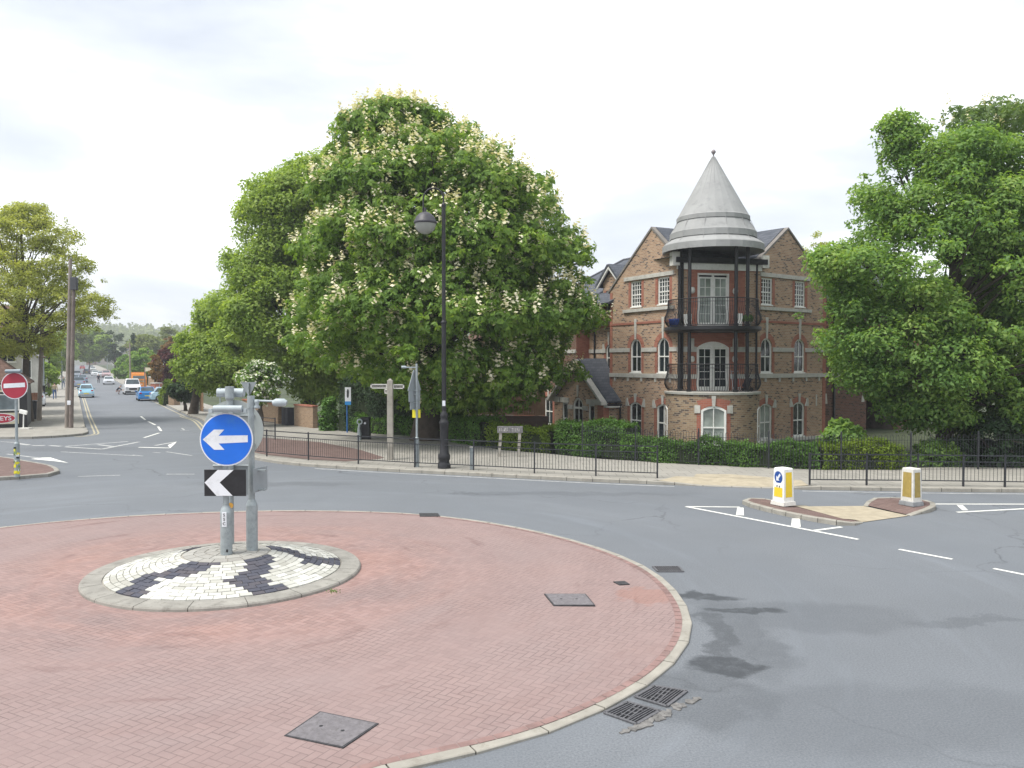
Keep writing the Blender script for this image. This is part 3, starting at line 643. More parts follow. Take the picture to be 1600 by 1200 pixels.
# back post
P3 = Vector((-5.50, 16.07, .455)); Y3 = P3.y; s3 = thing('roundel_sign_post', 'grey post whose round sign shows its grey back, behind the blue arrow sign', 'road sign', P3)
lz = lambda py: zz(py, Y3)-P3.z; lx = lambda px: (px-800)/FPX*Y3-P3.x
b = MB(); b.tube([(0, 0, -.03), (0, 0, lz(612))], .062, 16); b.tube([(0, 0, lz(622)), (0, 0, lz(604))], .085, 16); b.lathe([(.085, lz(622)), (.062, lz(626))], n=16); b.build('post', m_grey, s3)
b = MB(); slab(b, (lx(362), lz(672)), .585, .07, .085, 0, 64); rb = b.build('roundel', MAT('pale_sign_back', (.34, .375, .37), .55, .08, 2), s3, label='round sign seen from behind')
b = MB(); slab(b, (lx(362), lz(672)), .56, .0855, .089, 0, 64); b.build('blue_face', m_blue, rb)
b = MB()
for dz in (.28, -.28): b.tube([(lx(362)-.42, .055, lz(672)+dz), (lx(362)+.42, .055, lz(672)+dz)], .02, 6); b.box((0, 0, lz(672)+dz), (.15, .15, .03))
b.build('clip', m_grey, s3)
b = MB(); z = lz(614); b.tube([(lx(334), .2, z), (lx(376), .2, z)], .085, 14); b.tube([(lx(334), .16, z-.06), (lx(374), .16, z-.06)], .03, 8); b.tube([(0, 0, z), (0, .2, z)], .03, 8); b.tube([(lx(339), .16, z+.1), (lx(339), .16, lz(636))], .01, 6)
b.build('sign_lamp', m_greyl, s3)
b = MB(); slab(b, (.02, lz(789)), .055, -.068, -.064, 0, 20); b.build('orange_disc', MAT('orange_disc', (.5, .27, .05), .5, .1, 5), s3)
b = MB(); b.rng(lx(330), lx(386), .06, .075, lz(774), lz(727)); cb = b.build('chevron_board', m_greyd, s3)
b = MB(); b.tube([(lx(330), .05, lz(728)), (lx(386), .05, lz(728))], .02, 6); b.build('board_rail', m_grey, s3)
# third post, seen edge on
P2 = Vector((-4.89, 15.45, .45)); Y2 = P2.y; s2 = thing('side_sign_post', 'grey post with a lamp arm reaching sideways and boards seen edge on', 'road sign', P2)
lz = lambda py: zz(py, Y2)-P2.z; lx = lambda px: (px-800)/FPX*Y2-P2.x
b = MB(); b.tube([(0, 0, -.03), (0, 0, lz(789))], .105, 20); b.lathe([(.105, lz(789)), (.08, lz(783)), (.06, lz(780))], n=20); b.tube([(0, 0, lz(785)), (0, 0, lz(618))], .058, 16); b.tube([(0, 0, lz(638)), (0, 0, lz(618))], .068, 16)
b.build('post', m_grey, s2)
RB = Matrix.Rotation(R(64), 3, 'Z')
b = MB(); Mr = Matrix.Rotation(R(76), 3, 'Z')
b.box((.13, .10, lz(750)), (.50, .014, .45), M=Mr); cb = b.build('chevron_board', m_greyd, s2)
b = MB()
for z in (lz(735), lz(765)): b.box((.10, .07, z), (.26, .05, .04), M=Mr); b.tube([(.02, .0, z), (.22, .03, z)], .018, 6); b.box((.24, .0, z), (.05, .12, .03))
b.build('clip', m_grey, s2)
b = MB(); b.tube([(.09, 0, lz(626)), (.42, 0, lz(627))], .02, 8); b.lathe([(0, .0), (.05, -.005), (.05, -.06), (.035, -.09), (.06, -.14), (.06, -.17), (0, -.17)], (.11, 0, lz(624)), 14)
b.build('lamp_arm', m_greyl, s2)
b = MB(); b.tube([(lx(426), 0, lz(630)), (lx(431), 0, lz(629)), (lx(443), 0, lz(629)), (lx(447), 0, lz(630.5))], [.05, .075, .075, .055], 16); b.build('sign_lamp', m_greyl, s2)

# covers and gullies ---------------------------------------------------------
def cover(label, pts, z, mat, grp=None, frame=True, name='manhole_cover'):
    P = [Vector(G(x, y, z)) for x, y in pts]; c = sum(P, Vector((0, 0)))/4; o = thing(name, label, 'manhole cover', (c.x, c.y, z), 0, grp)
    q = [(p-c) for p in P]; b = MB(); b.prism([tuple(p) for p in q], -.02, .006); b.build('frame', m_iron, o)
    b = MB(); b.prism([tuple(p*.94) for p in q], .0, .009)
    u = (q[1]-q[0])*.9; v = (q[3]-q[0])*.9
    b.build('plate', mat, o)
    b = MB()
    for fx, fy in ((.3, .5), (.7, .5)): p = q[0]*.94+u*fx+v*fy; b.disc((p.x, p.y, .0105), .022, 10)
    b.build('lifting_slot', m_black, o); return o
cover('rectangular steel cover in the brick apron behind the gullies', [(850, 928), (915, 928), (930, 946), (865, 946)], .065, m_cover)
cover('large grey steel cover turned diamond-wise in the brick apron, nearest to the viewer', [(500, 1112), (592, 1131), (536, 1169), (444, 1150)], .045, m_cover)
cover('small dark cover on the far edge of the brick apron', [(655, 802), (684, 802), (688, 807), (656, 807)], .042, m_iron)
cover('tiny dark iron cover beside the redder bricks', [(958, 909), (976, 908), (984, 913), (968, 914)], .05, m_iron)
def gully(label, pts, grp, diag=True):
    P = [Vector(G(x, y, .0)) for x, y in pts]; c = sum(P, Vector((0, 0)))/4; o = thing('drain_grate', label, 'drain', (c.x, c.y, .004), 0, grp)
    q = [p-c for p in P]
    def at(u, v): return (q[0]*(1-u)*(1-v)+q[1]*u*(1-v)+q[2]*u*v+q[3]*(1-u)*v)
    MB().add([(p.x, p.y, .001) for p in q], [(0, 1, 2, 3)[::(1 if (q[1]-q[0]).cross(q[2]-q[0]) > 0 else -1)]]).build('pit', m_black, o)
    b = MB()
    def bar(u0, v0, u1, v1, w=.011, h=.012):
        a, c_ = at(u0, v0), at(u1, v1); t = (c_-a); ln = t.length; an = math.atan2(t.y, t.x); m = (a+c_)/2; b.box((m.x, m.y, .002+h/2), (ln, w, h), rz=an)
    for k in range(12):
        u = .04+k*.083
        if diag and .33 < u < .66:
            continue
        bar(u, .04, u, .96)
    if diag:
        for u in (.38, .5, .62): bar(u-.06, .04, u+.06, .96, .014, .013)
        for v in (.25, .5, .75): bar(.34, v, .66, v, .012, .0125)
    for s in ((0, 0, 1, 0), (1, 0, 1, 1), (1, 1, 0, 1), (0, 1, 0, 0)): bar(*s, w=.035, h=.014)
    b.build('grate', m_grate, o)
m_grate = MAT('worn_grate', (.13, .13, .14), .6, .3, 20, metal=.3)
gy = 'twin gullies by the roundabout kerb'
gully('diagonal-barred drain grate, the farther of the twin gullies', [(1022, 1073), (1073, 1081), (1042, 1105), (992, 1090)], gy)
gully('diagonal-barred drain grate, the nearer of the twin gullies', [(980, 1098), (1031, 1112), (995, 1133), (944, 1115)], gy)
gully('plain drain grate against the outer kerb at the back', [(1020, 886), (1060, 886), (1068, 894), (1028, 894)], None, False)
b = MB()   # patched cobbles beside the gullies
for i in range(60):
    u = random.random(); v = random.random(); x = 1000+90*u-40*v; y = 1137-47*u+ (v*10); p = G(x+8, y, 0); a = random.random()*3; s = random.uniform(.04, .07)
    b.box((p[0], p[1], .004+i*.0001), (s*1.5, s, .012), rz=a)
b.build('stone_patch', MAT('patch_stone', (.16, .155, .15), .9, .35, 12), kind='structure')

# ================================================================ TURRETED BUILDING
AP = thing('apartment_building', 'three storey brick apartment building with twin gables and a conical lead roof over corner balconies', 'building', (9.67, 39.9, 0))
AO = Vector((9.67, 39.9, 0))
class FR:
    def __init__(s, o, deg, par, base): s.o = Vector((o[0], o[1], 0))-base; s.a = R(deg); s.par = par
    def put(s, b, name, mat, **k): return b.build(name, mat, s.par, loc=s.o, rz=s.a, **k)
dL = Vector((math.cos(R(118)), math.sin(R(118)), 0)); dC = 13; dR = 37
Lp = Vector((7.92, 39.6, 0)); Rp = Vector((12.15, 40.6, 0))
FL = FR(Lp+dL*14, 118-180, AP, AO); FC = FR(Lp, dC, AP, AO); FRR = FR(Rp, dR, AP, AO)
def outline(x, z0, z1, w, st, n=14, ins=0):
    w2 = w/2-ins; zb = z0+ins; zt = z1-ins
    if st == 'flat': return [(x-w2, zb), (x+w2, zb), (x+w2, zt), (x-w2, zt)]
    if st == 'round': r = w/2; c = z1-r; rr = r-ins; return [(x-w2, zb), (x+w2, zb)]+[(x+rr*math.cos(math.pi*k/n), c+rr*math.sin(math.pi*k/n)) for k in range(n+1)]
    rise = .17*w; rad = (w*w/4+rise*rise)/(2*rise); c = z1-rad; a = math.asin(min(1, w2/(rad-ins)))
    return [(x-w2, zb), (x+w2, zb)]+[(x+(rad-ins)*math.sin(a-2*a*k/n), c+(rad-ins)*math.cos(a-2*a*k/n)) for k in range(n+1)]
def wallmesh(outer, holes, depth=.12, thick=.3, mi=0):
    b = MB(); pl = [[Vector((p[0], p[1], 0)) for p in outer]]+[[Vector((p[0], p[1], 0)) for p in h] for h in holes]
    flat = [v for q in pl for v in q]; tris = tessellate_polygon(pl); fs = []
    for t in tris:
        a, c, d = (flat[i] for i in t); s = (c.x-a.x)*(d.y-a.y)-(d.x-a.x)*(c.y-a.y)
        fs.append(tuple(t) if s > 0 else tuple(t)[::-1])
    b.add([(v.x, 0, v.y) for v in flat], fs, mi)
    for h in holes:
        m = len(h); b.add([(p[0], 0, p[1]) for p in h]+[(p[0], depth, p[1]) for p in h], [(i, m+i, m+(i+1) % m, (i+1) % m)[::-1] for i in range(m)], mi)
    m = len(outer); b.add([(p[0], 0, p[1]) for p in outer]+[(p[0], thick, p[1]) for p in outer], [(i, m+i, m+(i+1) % m, (i+1) % m) for i in range(m)], mi)
    return b
def ringxz(b, po, pi, y0, y1, mi=0):
    n = len(po); vs = [(p[0], y0, p[1]) for p in po]+[(p[0], y0, p[1]) for p in pi]+[(p[0], y1, p[1]) for p in pi]+[(p[0], y1, p[1]) for p in po]
    fs = []
    for i in range(n):
        j = (i+1) % n; fs += [(i, j, n+j, n+i), (n+i, n+j, 2*n+j, 2*n+i), (j, i, 3*n+i, 3*n+j)]
    b.add(vs, fs, mi)
def window(F, x, z0, z1, w, st='seg', glass=None, y=0.0, fw=.085, bars=(1, 1), sub=(0, 0), rail=True, name='window', label=None):
    b = MB(); o = outline(x, z0, z1, w, st); i = outline(x, z0, z1, w, st, ins=fw); ringxz(b, o, i, y+.045, y+.12)
    zm = z0+(z1-z0)*.47
    if rail: b.rng(x-w/2+fw, x+w/2-fw, y+.05, y+.11, zm-.03, zm+.03)
    top = z1-fw*.5
    for k in range(1, bars[0]+1): xx_ = x-w/2+fw+(w-2*fw)*k/(bars[0]+1); b.rng(xx_-.02, xx_+.02, y+.062, y+.108, z0+fw, top-(0 if st == 'flat' or abs(xx_-x) < .05 else .06))
    for k in range(1, bars[1]+1):
        zz_ = z0+(z1-z0)*k/(bars[1]+1)
        if abs(zz_-zm) > .08: b.rng(x-w/2+fw, x+w/2-fw, y+.066, y+.104, zz_-.014, zz_+.014)
    b.rng(x-w/2-.03, x+w/2+.03, y-.035, y+.1, z0-.045, z0+.012)
    wo_ = F.put(b, name, m_white, label=label)
    g = MB(); g.add([(p[0], y+.095, p[1]) for p in outline(x, z0, z1, w, st, ins=fw*.6)], [tuple(range(len(o)))]); g.build('pane', glass or m_glass, wo_)
    return o
def surround(F, x, z0, z1, w, st, y=0, key=.45, wing=True, rw=.27, mat=None):
    # rubbed red brick arch and jambs, pale keystone and shaped springers
    o = outline(x, z0, z1, w, st); n = len(o); arc = o[2:]; b = MB()
    if st == 'flat': b.rng(x-w/2-.2, x-w/2, y-.006, y+.02, z0, z1); b.rng(x+w/2, x+w/2+.2, y-.006, y+.02, z0, z1)
    else:
        zs = arc[0][1]
        if st == 'round': c = z1-w/2; out = [(x+(w/2+rw)*math.cos(math.pi*k/14), c+(w/2+rw)*math.sin(math.pi*k/14)) for k in range(15)]
        else: out = [(x+(p[0]-x)*1.28, p[1]+rw*1.15-abs(p[0]-x)*.12) for p in arc]
        ring = arc+out[::-1]; m = len(arc)
        vs = [(p[0], y-.008, p[1]) for p in arc]+[(p[0], y-.008, p[1]) for p in out]; b.add(vs, [(i, m+i, m+i+1, i+1) for i in range(m-1)])
        for sg in (-1, 1): b.rng(x+sg*w/2, x+sg*(w/2+.2), y-.006, y+.02, z0, zs-.03)
    F.put(b, 'arch_brickwork' if st != 'flat' else 'jamb_brickwork', m_redb if mat is None else mat)
    b = MB()
    if st != 'flat':
        kt = z1+rw+key; b.xz([(x-.055, z1-.03), (x+.055, z1-.03), (x+.10, kt), (x-.10, kt)], y-.05, y+.02)
        if wing:
            zs = arc[0][1]
            for sg in (-1, 1): b.xz([(x+sg*(w/2+.02), zs-.06), (x+sg*(w/2+.32), zs-.06), (x+sg*(w/2+.30), zs+.30), (x+sg*(w/2+.20), zs+.36)], y-.04, y+.02)
        F.put(b, 'keystones', m_stone)
        tag(COL.objects[-1], label='pale keystone and springer stones')
Z = dict(g0=.17, g1=1.95, f0=3.47, f1=5.2, s0=6.84, s1=8.16)
def tri_storey(F, xs_, w0=1.0, y=0, holes=None, floors=(0, 1, 2)):
    H = []
    for x in xs_:
        if 0 in floors: window(F, x, Z['g0'], Z['g1'], w0, 'seg', random.choice([m_glass, m_glass, m_glassb]), y); surround(F, x, Z['g0'], Z['g1'], w0, 'seg', y, .16); H.append(outline(x, Z['g0'], Z['g1'], w0, 'seg'))
        if 1 in floors: window(F, x, Z['f0'], Z['f1'], w0*.92, 'round', None, y); surround(F, x, Z['f0'], Z['f1'], w0*.92, 'round', y, .75, False); H.append(outline(x, Z['f0'], Z['f1'], w0*.92, 'round'))
        if 2 in floors: window(F, x, Z['s0'], Z['s1'], w0*.9, 'flat', None, y, bars=(3, 5), fw=.07); surround(F, x, Z['s0'], Z['s1'], w0*.9, 'flat', y); H.append(outline(x, Z['s0'], Z['s1'], w0*.9, 'flat'))
    return H
def bands(F, x0, x1, gaps=(), y=0, lv=(0, 1, 2)):
    b = MB()
    segs_ = []; cur = x0
    for g in sorted(gaps): segs_.append((cur, g[0])); cur = g[1]
    segs_.append((cur, x1))
    if 1 in lv:
        for a, c in segs_: b.rng(a, c, y-.05, y+.02, 4.53, 4.74)
        b.rng(x0, x1, y-.07, y+.02, 3.22, 3.42)
        k = x0+.5
        while k < x1-.2: b.rng(k-.06, k+.06, y-.05, y+.02, 3.02, 3.218); k += 1.15
    if 0 in lv: b.rng(x0, x1, y-.06, y+.02, -.06, .12)
    F.put(b, 'string_course', m_stone, label='pale stone string courses with small corbels')
    b = MB(); b.rng(x0, x1, y-.035, y+.02, 5.95, 6.07); F.put(b, 'brick_band', m_redb)
T = lambda t: 14-t
# ---- left facade
m_vg = MAT('verge_stone', (.20, .185, .17), .9, .2, 3)
gL = [T(1.06), T(3.3)]
H = tri_storey(FL, gL)
FL.put(wallmesh([(T(5.6), -.3), (14, -.3), (14, 8.95), (T(2.0), 10.62), (T(5.6), 7.8)], H), 'wall', m_stock, label='gabled stock brick wall of the wing nearer the chestnut')
bands(FL, T(5.6), 14, [(x-.50, x+.50) for x in gL])
b = MB(); b.rng(T(4.3), T(.25), -.06, .02, 8.22, 8.42); b.rng(T(4.35), T(.2), -.09, .02, 6.58, 6.74); FL.put(b, 'lintel', m_stone)
b = MB(); b.rng(T(5.6), T(5.38), -.02, .3, -.3, 7.7); FL.put(b, 'corner_brickwork', m_redb)
def verge(F, pts, y0, y1, th=.16, mat=m_stone, name='verge', label=None):
    b = MB()
    for (xa, za), (xb, zb) in zip(pts, pts[1:]):
        b.xz([(xa, za), (xb, zb), (xb, zb+th), (xa, za+th)], y0, y1)
    F.put(b, name, mat, label=label)
verge(FL, [(T(5.75), 7.70), (T(2.0), 10.64), (T(-.15), 8.85)], -.05, .32, .12, m_vg)
def roofslab(F, pts4, th=.12, name='roof', mat=m_slate, label=None):
    P = [Vector(p) for p in pts4]; nrm = (P[1]-P[0]).cross(P[2]-P[0]).normalized(); b = MB(); n = len(P)
    vs = P+[p-nrm*th for p in P]; b.add(vs, [tuple(range(n)), tuple(range(2*n-1, n-1, -1))]+[(i, n+i, n+(i+1) % n, (i+1) % n) for i in range(n)]); return F.put(b, name, mat, label=label)
# wing roof behind the gable
roofslab(FL, [(T(5.7), .2, 7.78), (T(2.0), .2, 10.66), (T(2.0), 7, 10.66), (T(5.7), 7, 7.78)][::-1])
roofslab(FL, [(T(2.0), .2, 10.66), (T(0), .2, 8.92), (T(0), 7, 8.92), (T(2.0), 7, 10.66)][::-1])
# recessed wall with small gable
yr = .9; wx = T(7.0)
H = []
for z0, z1, st in ((Z['f0']+.1, 5.0, 'round'), (Z['s0'], 8.0, 'flat')):
    window(FL, wx, z0, z1, .6, st, None, yr, bars=(1, 1)); H.append(outline(wx, z0, z1, .6, st))
    surround(FL, wx, z0, z1, .6, st, yr, .5, True, rw=.2)
wm = wallmesh([(T(14), -.3), (T(5.6), -.3), (T(5.6), 7.2), (T(6.0), 8.45), (T(6.8), 9.15), (T(7.6), 8.45), (T(7.62), 7.2), (T(14), 7.2)], H)
for i, v in enumerate(wm.v): wm.v[i] = (v[0], v[1]+yr, v[2])
FL.put(wm, 'wall', m_stock, label='recessed brick wall with a small gable')
bands(FL, T(9), T(5.6), [(wx-.3, wx+.3)], yr, (1,))
b = MB()
for a, c in (((T(7.95), 8.12), (T(6.8), 9.18)), ((T(6.8), 9.18), (T(5.9), 8.35))): b.xz([a, c, (c[0], c[1]+.14), (a[0], a[1]+.14)], yr-.22, yr-.12)
FL.put(b, 'bargeboard', m_white)
roofslab(FL, [(T(8.0), yr-.25, 8.22), (T(6.8), yr-.25, 9.36), (T(6.8), yr+3, 9.36), (T(8.0), yr+3, 8.22)][::-1])
roofslab(FL, [(T(6.8), yr-.25, 9.36), (T(5.8), yr-.25, 8.4), (T(5.8), yr+3, 8.4), (T(6.8), yr+3, 9.36)][::-1])
b = MB(); b.tube([(T(8.35), yr-.08, 7.1), (T(8.35), yr-.08, 3.2)], .05, 8); b.box((T(8.35), yr-.1, 7.15), (.3, .2, .22)); FL.put(b, 'downpipe', m_black)
# far block
H = []
for x, fl in ((T(12.1), (0, 1)),): H += tri_storey(FL, [x], .95, 0, floors=fl)
FL.put(wallmesh([(0, -.3), (T(9.0), -.3), (T(9.0), 7.2), (0, 7.2)], H), 'wall', BRICK('brown_red_brick', (.16, .085, .06), (.25, .14, .09), (.20, .17, .14), .235, .086, dark=(.06, .04, .038)), label='brown brick wall of the far block')
b = MB(); b.rng(T(9.0), T(9.0)+.01, 0, .9, -.3, 7.2); FL.put(b, 'wall', m_redb, label='narrow return wall')
bands(FL, 0, T(9.0), [(T(12.1)-.45, T(12.1)+.45)], 0, (1,))
b = MB(); b.rng(-.1, T(7.7), -.28, -.12, 7.1, 7.26); FL.put(b, 'gutter', m_black)
b = MB(); b.rng(-.1, T(7.7), -.12, -.005, 6.98, 7.24); FL.put(b, 'fascia', m_white)
# main roof along the left facade
roofslab(FL, [(-.3, -.3, 7.2), (T(5.4), -.3, 7.2), (T(3.0), 5.2, 10.45), (2.4, 5.2, 10.45)])
roofslab(FL, [(-.3, 10.4, 7.2), (-.3, -.3, 7.2), (2.4, 5.2, 10.45)])
roofslab(FL, [(T(5.4), 10.4, 7.2), (-.3, 10.4, 7.2), (2.4, 5.2, 10.45), (T(3.0), 5.2, 10.45)])
b = MB(); b.tube([(2.4, 5.2, 10.47), (T(3.0), 5.2, 10.47)], .07, 6); b.tube([(-.3, -.3, 7.24), (2.4, 5.2, 10.49)], .06, 6); FL.put(b, 'ridge_tiles', MAT('ridge_tile', (.12, .125, .14), .8, .15, 4))
# entrance porch
yp = -.9; px_ = T(7.4); H = []
dz0, dz1 = -.25, 2.05
b = window(FL, px_, dz0, dz1, 1.05, 'round', None, yp, bars=(1, 0), rail=False, name='entrance_door', fw=.11, label='white arched entrance door with fanlight'); H.append(outline(px_, dz0, dz1, 1.05, 'round'))
for t in (6.05, 8.75):
    window(FL, T(t), .0, 1.72, .62, 'flat', None, yp, bars=(0, 0)); H.append(outline(T(t), .0, 1.72, .62, 'flat'))
b = MB(); b.rng(px_-.42, px_+.42, yp-.0, yp+.12, 1.42, 1.52); FL.put(b, 'transom', m_white)
wm = wallmesh([(T(9.9), -.3), (T(4.9), -.3), (T(4.9), 1.85), (px_, 3.9), (T(9.9), 1.85)], H, thick=.9)
for i, v in enumerate(wm.v): wm.v[i] = (v[0], v[1]+yp, v[2])
FL.put(wm, 'wall', m_stock, label='gabled porch wall')
b = MB(); b.rng(T(4.9)+.002, T(4.9)+.012, yp+.35, -.001, -.3, 1.86); FL.put(b, 'wall', m_stock, label='porch side wall')
b = MB(); b.rng(T(5.0), T(4.9)+.016, yp-.012, yp+.34, -.3, 1.84); b.rng(T(5.45), T(5.0), yp-.012, yp, -.3, 1.7); FL.put(b, 'corner_brickwork', m_redb)
b = MB()
for t in (6.05, 8.75): b.rng(T(t)-.45, T(t)+.45, yp-.05, yp+.01, 1.72, 2.0)
for sg in (-1, 1): b.rng(px_+sg*.5, px_+sg*1.0, yp-.06, yp+.01, 1.38, 1.62)
b.xz([(px_-.05, 2.1), (px_+.05, 2.1), (px_+.09, 2.75), (px_-.09, 2.75)], yp-.05, yp+.01)
b.rng(T(5.55), T(4.85), yp-.08, yp+.01, 1.72, 2.02); b.rng(T(9.95), T(9.3), yp-.08, yp+.01, 1.72, 2.02)
FL.put(b, 'stone_trim', m_stone)
verge(FL, [(T(10.2), 1.75), (px_, 4.0), (T(4.6), 1.75)], yp-.35, yp+.05, .16, m_stone, label='broad pale verge slabs of the porch gable')
roofslab(FL, [(T(10.2), yp, 1.85), (px_, yp, 4.12), (px_, .9, 4.12), (T(10.2), .9, 1.85)][::-1])
roofslab(FL, [(px_, yp, 4.12), (T(4.6), yp, 1.85), (T(4.6), .0, 1.85), (px_, .9, 4.12)][::-1])
b = MB(); b.tube([(T(4.5), yp-.0, 1.76), (T(4.5), 0.0, 1.76)], .06, 8); b.tube([(T(4.55), -.08, 1.72), (T(4.55), -.08, -.3)], .045, 8); FL.put(b, 'downpipe', m_black)
b = MB(); b.rng(T(4.9)-.0, T(4.52), yp, -.01, 1.62, 1.72); FL.put(b, 'fascia', m_white)
# ---- right facade
gR = [.57, 3.35]
H = tri_storey(FRR, gR)
FRR.put(wallmesh([(0, -.3), (5.7, -.3), (5.7, 8.1), (2.26, 10.68), (0, 9.0)], H), 'wall', m_stock, label='gabled stock brick wall of the wing nearer the archway')
bands(FRR, 0, 5.7, [(x-.5, x+.5) for x in gR])
b = MB(); b.rng(.0, 4.2, -.06, .02, 8.22, 8.42); b.rng(.0, 4.3, -.09, .02, 6.58, 6.74); FRR.put(b, 'lintel', m_stone)
b = MB(); b.rng(5.45, 5.72, -.02, .3, -.3, 8.0); FRR.put(b, 'corner_brickwork', m_redb)
verge(FRR, [(-.15, 8.93), (2.26, 10.7), (5.85, 8.0)], -.05, .32, .12, m_vg)
roofslab(FRR, [(0, .2, 9.05), (2.26, .2, 10.72), (2.26, 7, 10.72), (0, 7, 9.05)][::-1])
roofslab(FRR, [(2.26, .2, 10.72), (5.8, .2, 8.1), (5.8, 7, 8.1), (2.26, 7, 10.72)][::-1])
b = MB(); b.rng(4.85, 4.9, -.05, .02, 1.7, 2.3); FRR.put(b, 'wall_vent', m_stone)
yq = .35; H = []; wm = []
for x in (8.5,):
    window(FRR, x, Z['f0'], Z['f1'], .9, 'round', None, yq); surround(FRR, x, Z['f0'], Z['f1'], .9, 'round', yq, .75, False); H.append(outline(x, Z['f0'], Z['f1'], .9, 'round'))
arch = outline(12.1, -.28, 2.4, 3.4, 'seg'); H.append(arch)
for x in (15.5, 18.2, 20.8):
    for z0, z1, st in ((Z['g0'], Z['g1'], 'seg'), (Z['f0'], Z['f1'], 'round')):
        window(FRR, x, z0, z1, .95, st, None, yq); surround(FRR, x, z0, z1, .95, st, yq, .3, False); H.append(outline(x, z0, z1, .95, st))
wm = wallmesh([(5.7, -.3), (23, -.3), (23, 7.4), (5.7, 7.4)], H, depth=.3)
for i, v in enumerate(wm.v): wm.v[i] = (v[0], v[1]+yq, v[2])
FRR.put(wm, 'wall', BRICK('shaded_red_brick', (.13, .06, .045), (.20, .095, .065), (.16, .13, .11), .235, .086, dark=(.05, .035, .03)), label='red brick wall with a carriage archway, tree shade put into its colour')  # deep shade of the tree is put into this darker brick colour
bands(FRR, 5.72, 23, [(8.05, 8.95), (15.0, 16), (17.7, 18.7), (20.3, 21.3)], yq, (1,))
b = MB(); b.rng(10.4, 13.8, yq+.3, yq+7, -.3, 3.0)     # dark passage behind the arch
b = MB(); x0, x1 = 10.38, 13.82
b.add([(x0, yq+.3, -.3), (x0, yq+8, -.3), (x0, yq+8, 3), (x0, yq+.3, 3), (x1, yq+.3, -.3), (x1, yq+8, -.3), (x1, yq+8, 3), (x1, yq+.3, 3)], [(0, 1, 2, 3), (4, 7, 6, 5), (3, 2, 6, 7), (1, 5, 6, 2)])
FRR.put(b, 'passage', m_wood, label='dark carriage passage')
b = MB(); b.rng(7.0, 7.1, yq-.1, yq, .0, 7.3); FRR.put(b, 'downpipe', m_black)
b = MB()
for x in (6.3, 10.0, 14.2): b.xz([(x-.12, 1.75), (x+.14, 1.75), (x+.06, 2.3), (x-.02, 2.3)], yq-.04, yq+.01)
FRR.put(b, 'stone_trim', m_stone)
b = MB(); b.rng(5.8, 23.2, yq-.3, yq-.14, 7.3, 7.45); FRR.put(b, 'gutter', m_black)
roofslab(FRR, [(4.5, yq-.3, 7.45), (23.3, yq-.3, 7.45), (21, 5.4, 10.5), (2.5, 5.4, 10.5)])
roofslab(FRR, [(23.3, 11, 7.45), (2.5, 11, 7.45), (2.5, 5.4, 10.5), (21, 5.4, 10.5)])
roofslab(FRR, [(23.3, yq-.3, 7.45), (23.3, 11, 7.45), (21, 5.4, 10.5)])
# ---- corner between the wings
def french(F, x, z0, z1, w, st, label):
    b = MB(); o = outline(x, z0, z1, w, st); ringxz(b, o, outline(x, z0, z1, w, st, ins=.09), .03, .14)
    dt = z1-.2 if st == 'seg' else z1-.09
    if st == 'seg': b.xz([(x-w/2+.05, dt-.08), (x+w/2-.05, dt-.08), (x+w/2-.05, dt+.02), (x, z1-.06), (x-w/2+.05, dt+.02)], .07, .12)
    b.rng(x-.05, x+.05, .04, .12, z0, dt)
    door = F.put(b, 'balcony_door', m_white, label=label)
    for sg in (-1, 1):
        xa, xb = (x-w/2+.09, x-.05) if sg < 0 else (x+.05, x+w/2-.09)
        b = MB(); za, zb = z0+.02, dt-.09; ringxz(b, [(xa, za), (xb, za), (xb, zb), (xa, zb)], [(xa+.07, za+.18), (xb-.07, za+.18), (xb-.07, zb-.08), (xa+.07, zb-.08)], .06, .11)
        b.rng((xa+xb)/2-.014, (xa+xb)/2+.014, .065, .105, za+.18, zb-.08)
        for k in range(1, 5): z = za+.18+(zb-.08-za-.18)*k/5; b.rng(xa+.07, xb-.07, .067, .103, z-.014, z+.014)
        b.build('door_leaf', m_white, door)
        b = MB(); b.add([(xa+.05, .09, za+.1), (xb-.05, .09, za+.1), (xb-.05, .09, zb-.05), (xa+.05, .09, zb-.05)], [(0, 1, 2, 3)]); b.build('pane', m_glass if st == 'seg' else m_glassb, door)
    return o
ux = 1.87
o1 = french(FC, ux, 2.62, 5.0, 1.72, 'seg', 'white glazed double doors of the lower balcony'); o2 = french(FC, ux, 5.72, 8.3, 1.68, 'flat', 'white glazed double doors of the upper balcony')
FC.put(wallmesh([(0, 2.3), (4.35, 2.3), (4.35, 8.75), (0, 8.75)], [o1, o2]), 'wall', m_redb, label='red brick corner wall behind the balconies')
b = MB(); b.rng(.0, .5, -.012, .01, 2.3, 8.4); b.rng(3.55, 4.35, -.012, .01, 2.3, 8.4); FC.put(b, 'wall', m_stock, label='stock brick strips beside the balcony doors')
b = MB(); b.rng(-.02, .98, -.06, .0, 4.5, 4.75); b.rng(2.78, 4.35, -.06, .0, 4.5, 4.75); b.rng(-.02, .98, -.06, 0, 3.2, 3.42); b.rng(2.78, 4.35, -.06, 0, 3.2, 3.42); b.rng(.6, .85, -.07, -.0, 4.75, 5.15); b.rng(2.9, 3.15, -.07, 0, 4.75, 5.15); FC.put(b, 'string_course', m_stone)
b = MB(); b.rng(-.05, 4.4, -.10, .0, 8.45, 8.75); FC.put(b, 'fascia', m_white)
b = MB(); b.rng(-.2, 4.6, -.3, -.1, 8.75, 9.0); FC.put(b, 'gutter', m_black)
b = MB(); b.rng(-.35, -.0, -.25, .15, 8.6, 9.25); b.rng(4.35, 4.7, -.25, .15, 8.6, 9.2); FC.put(b, 'kneeler', m_whited)
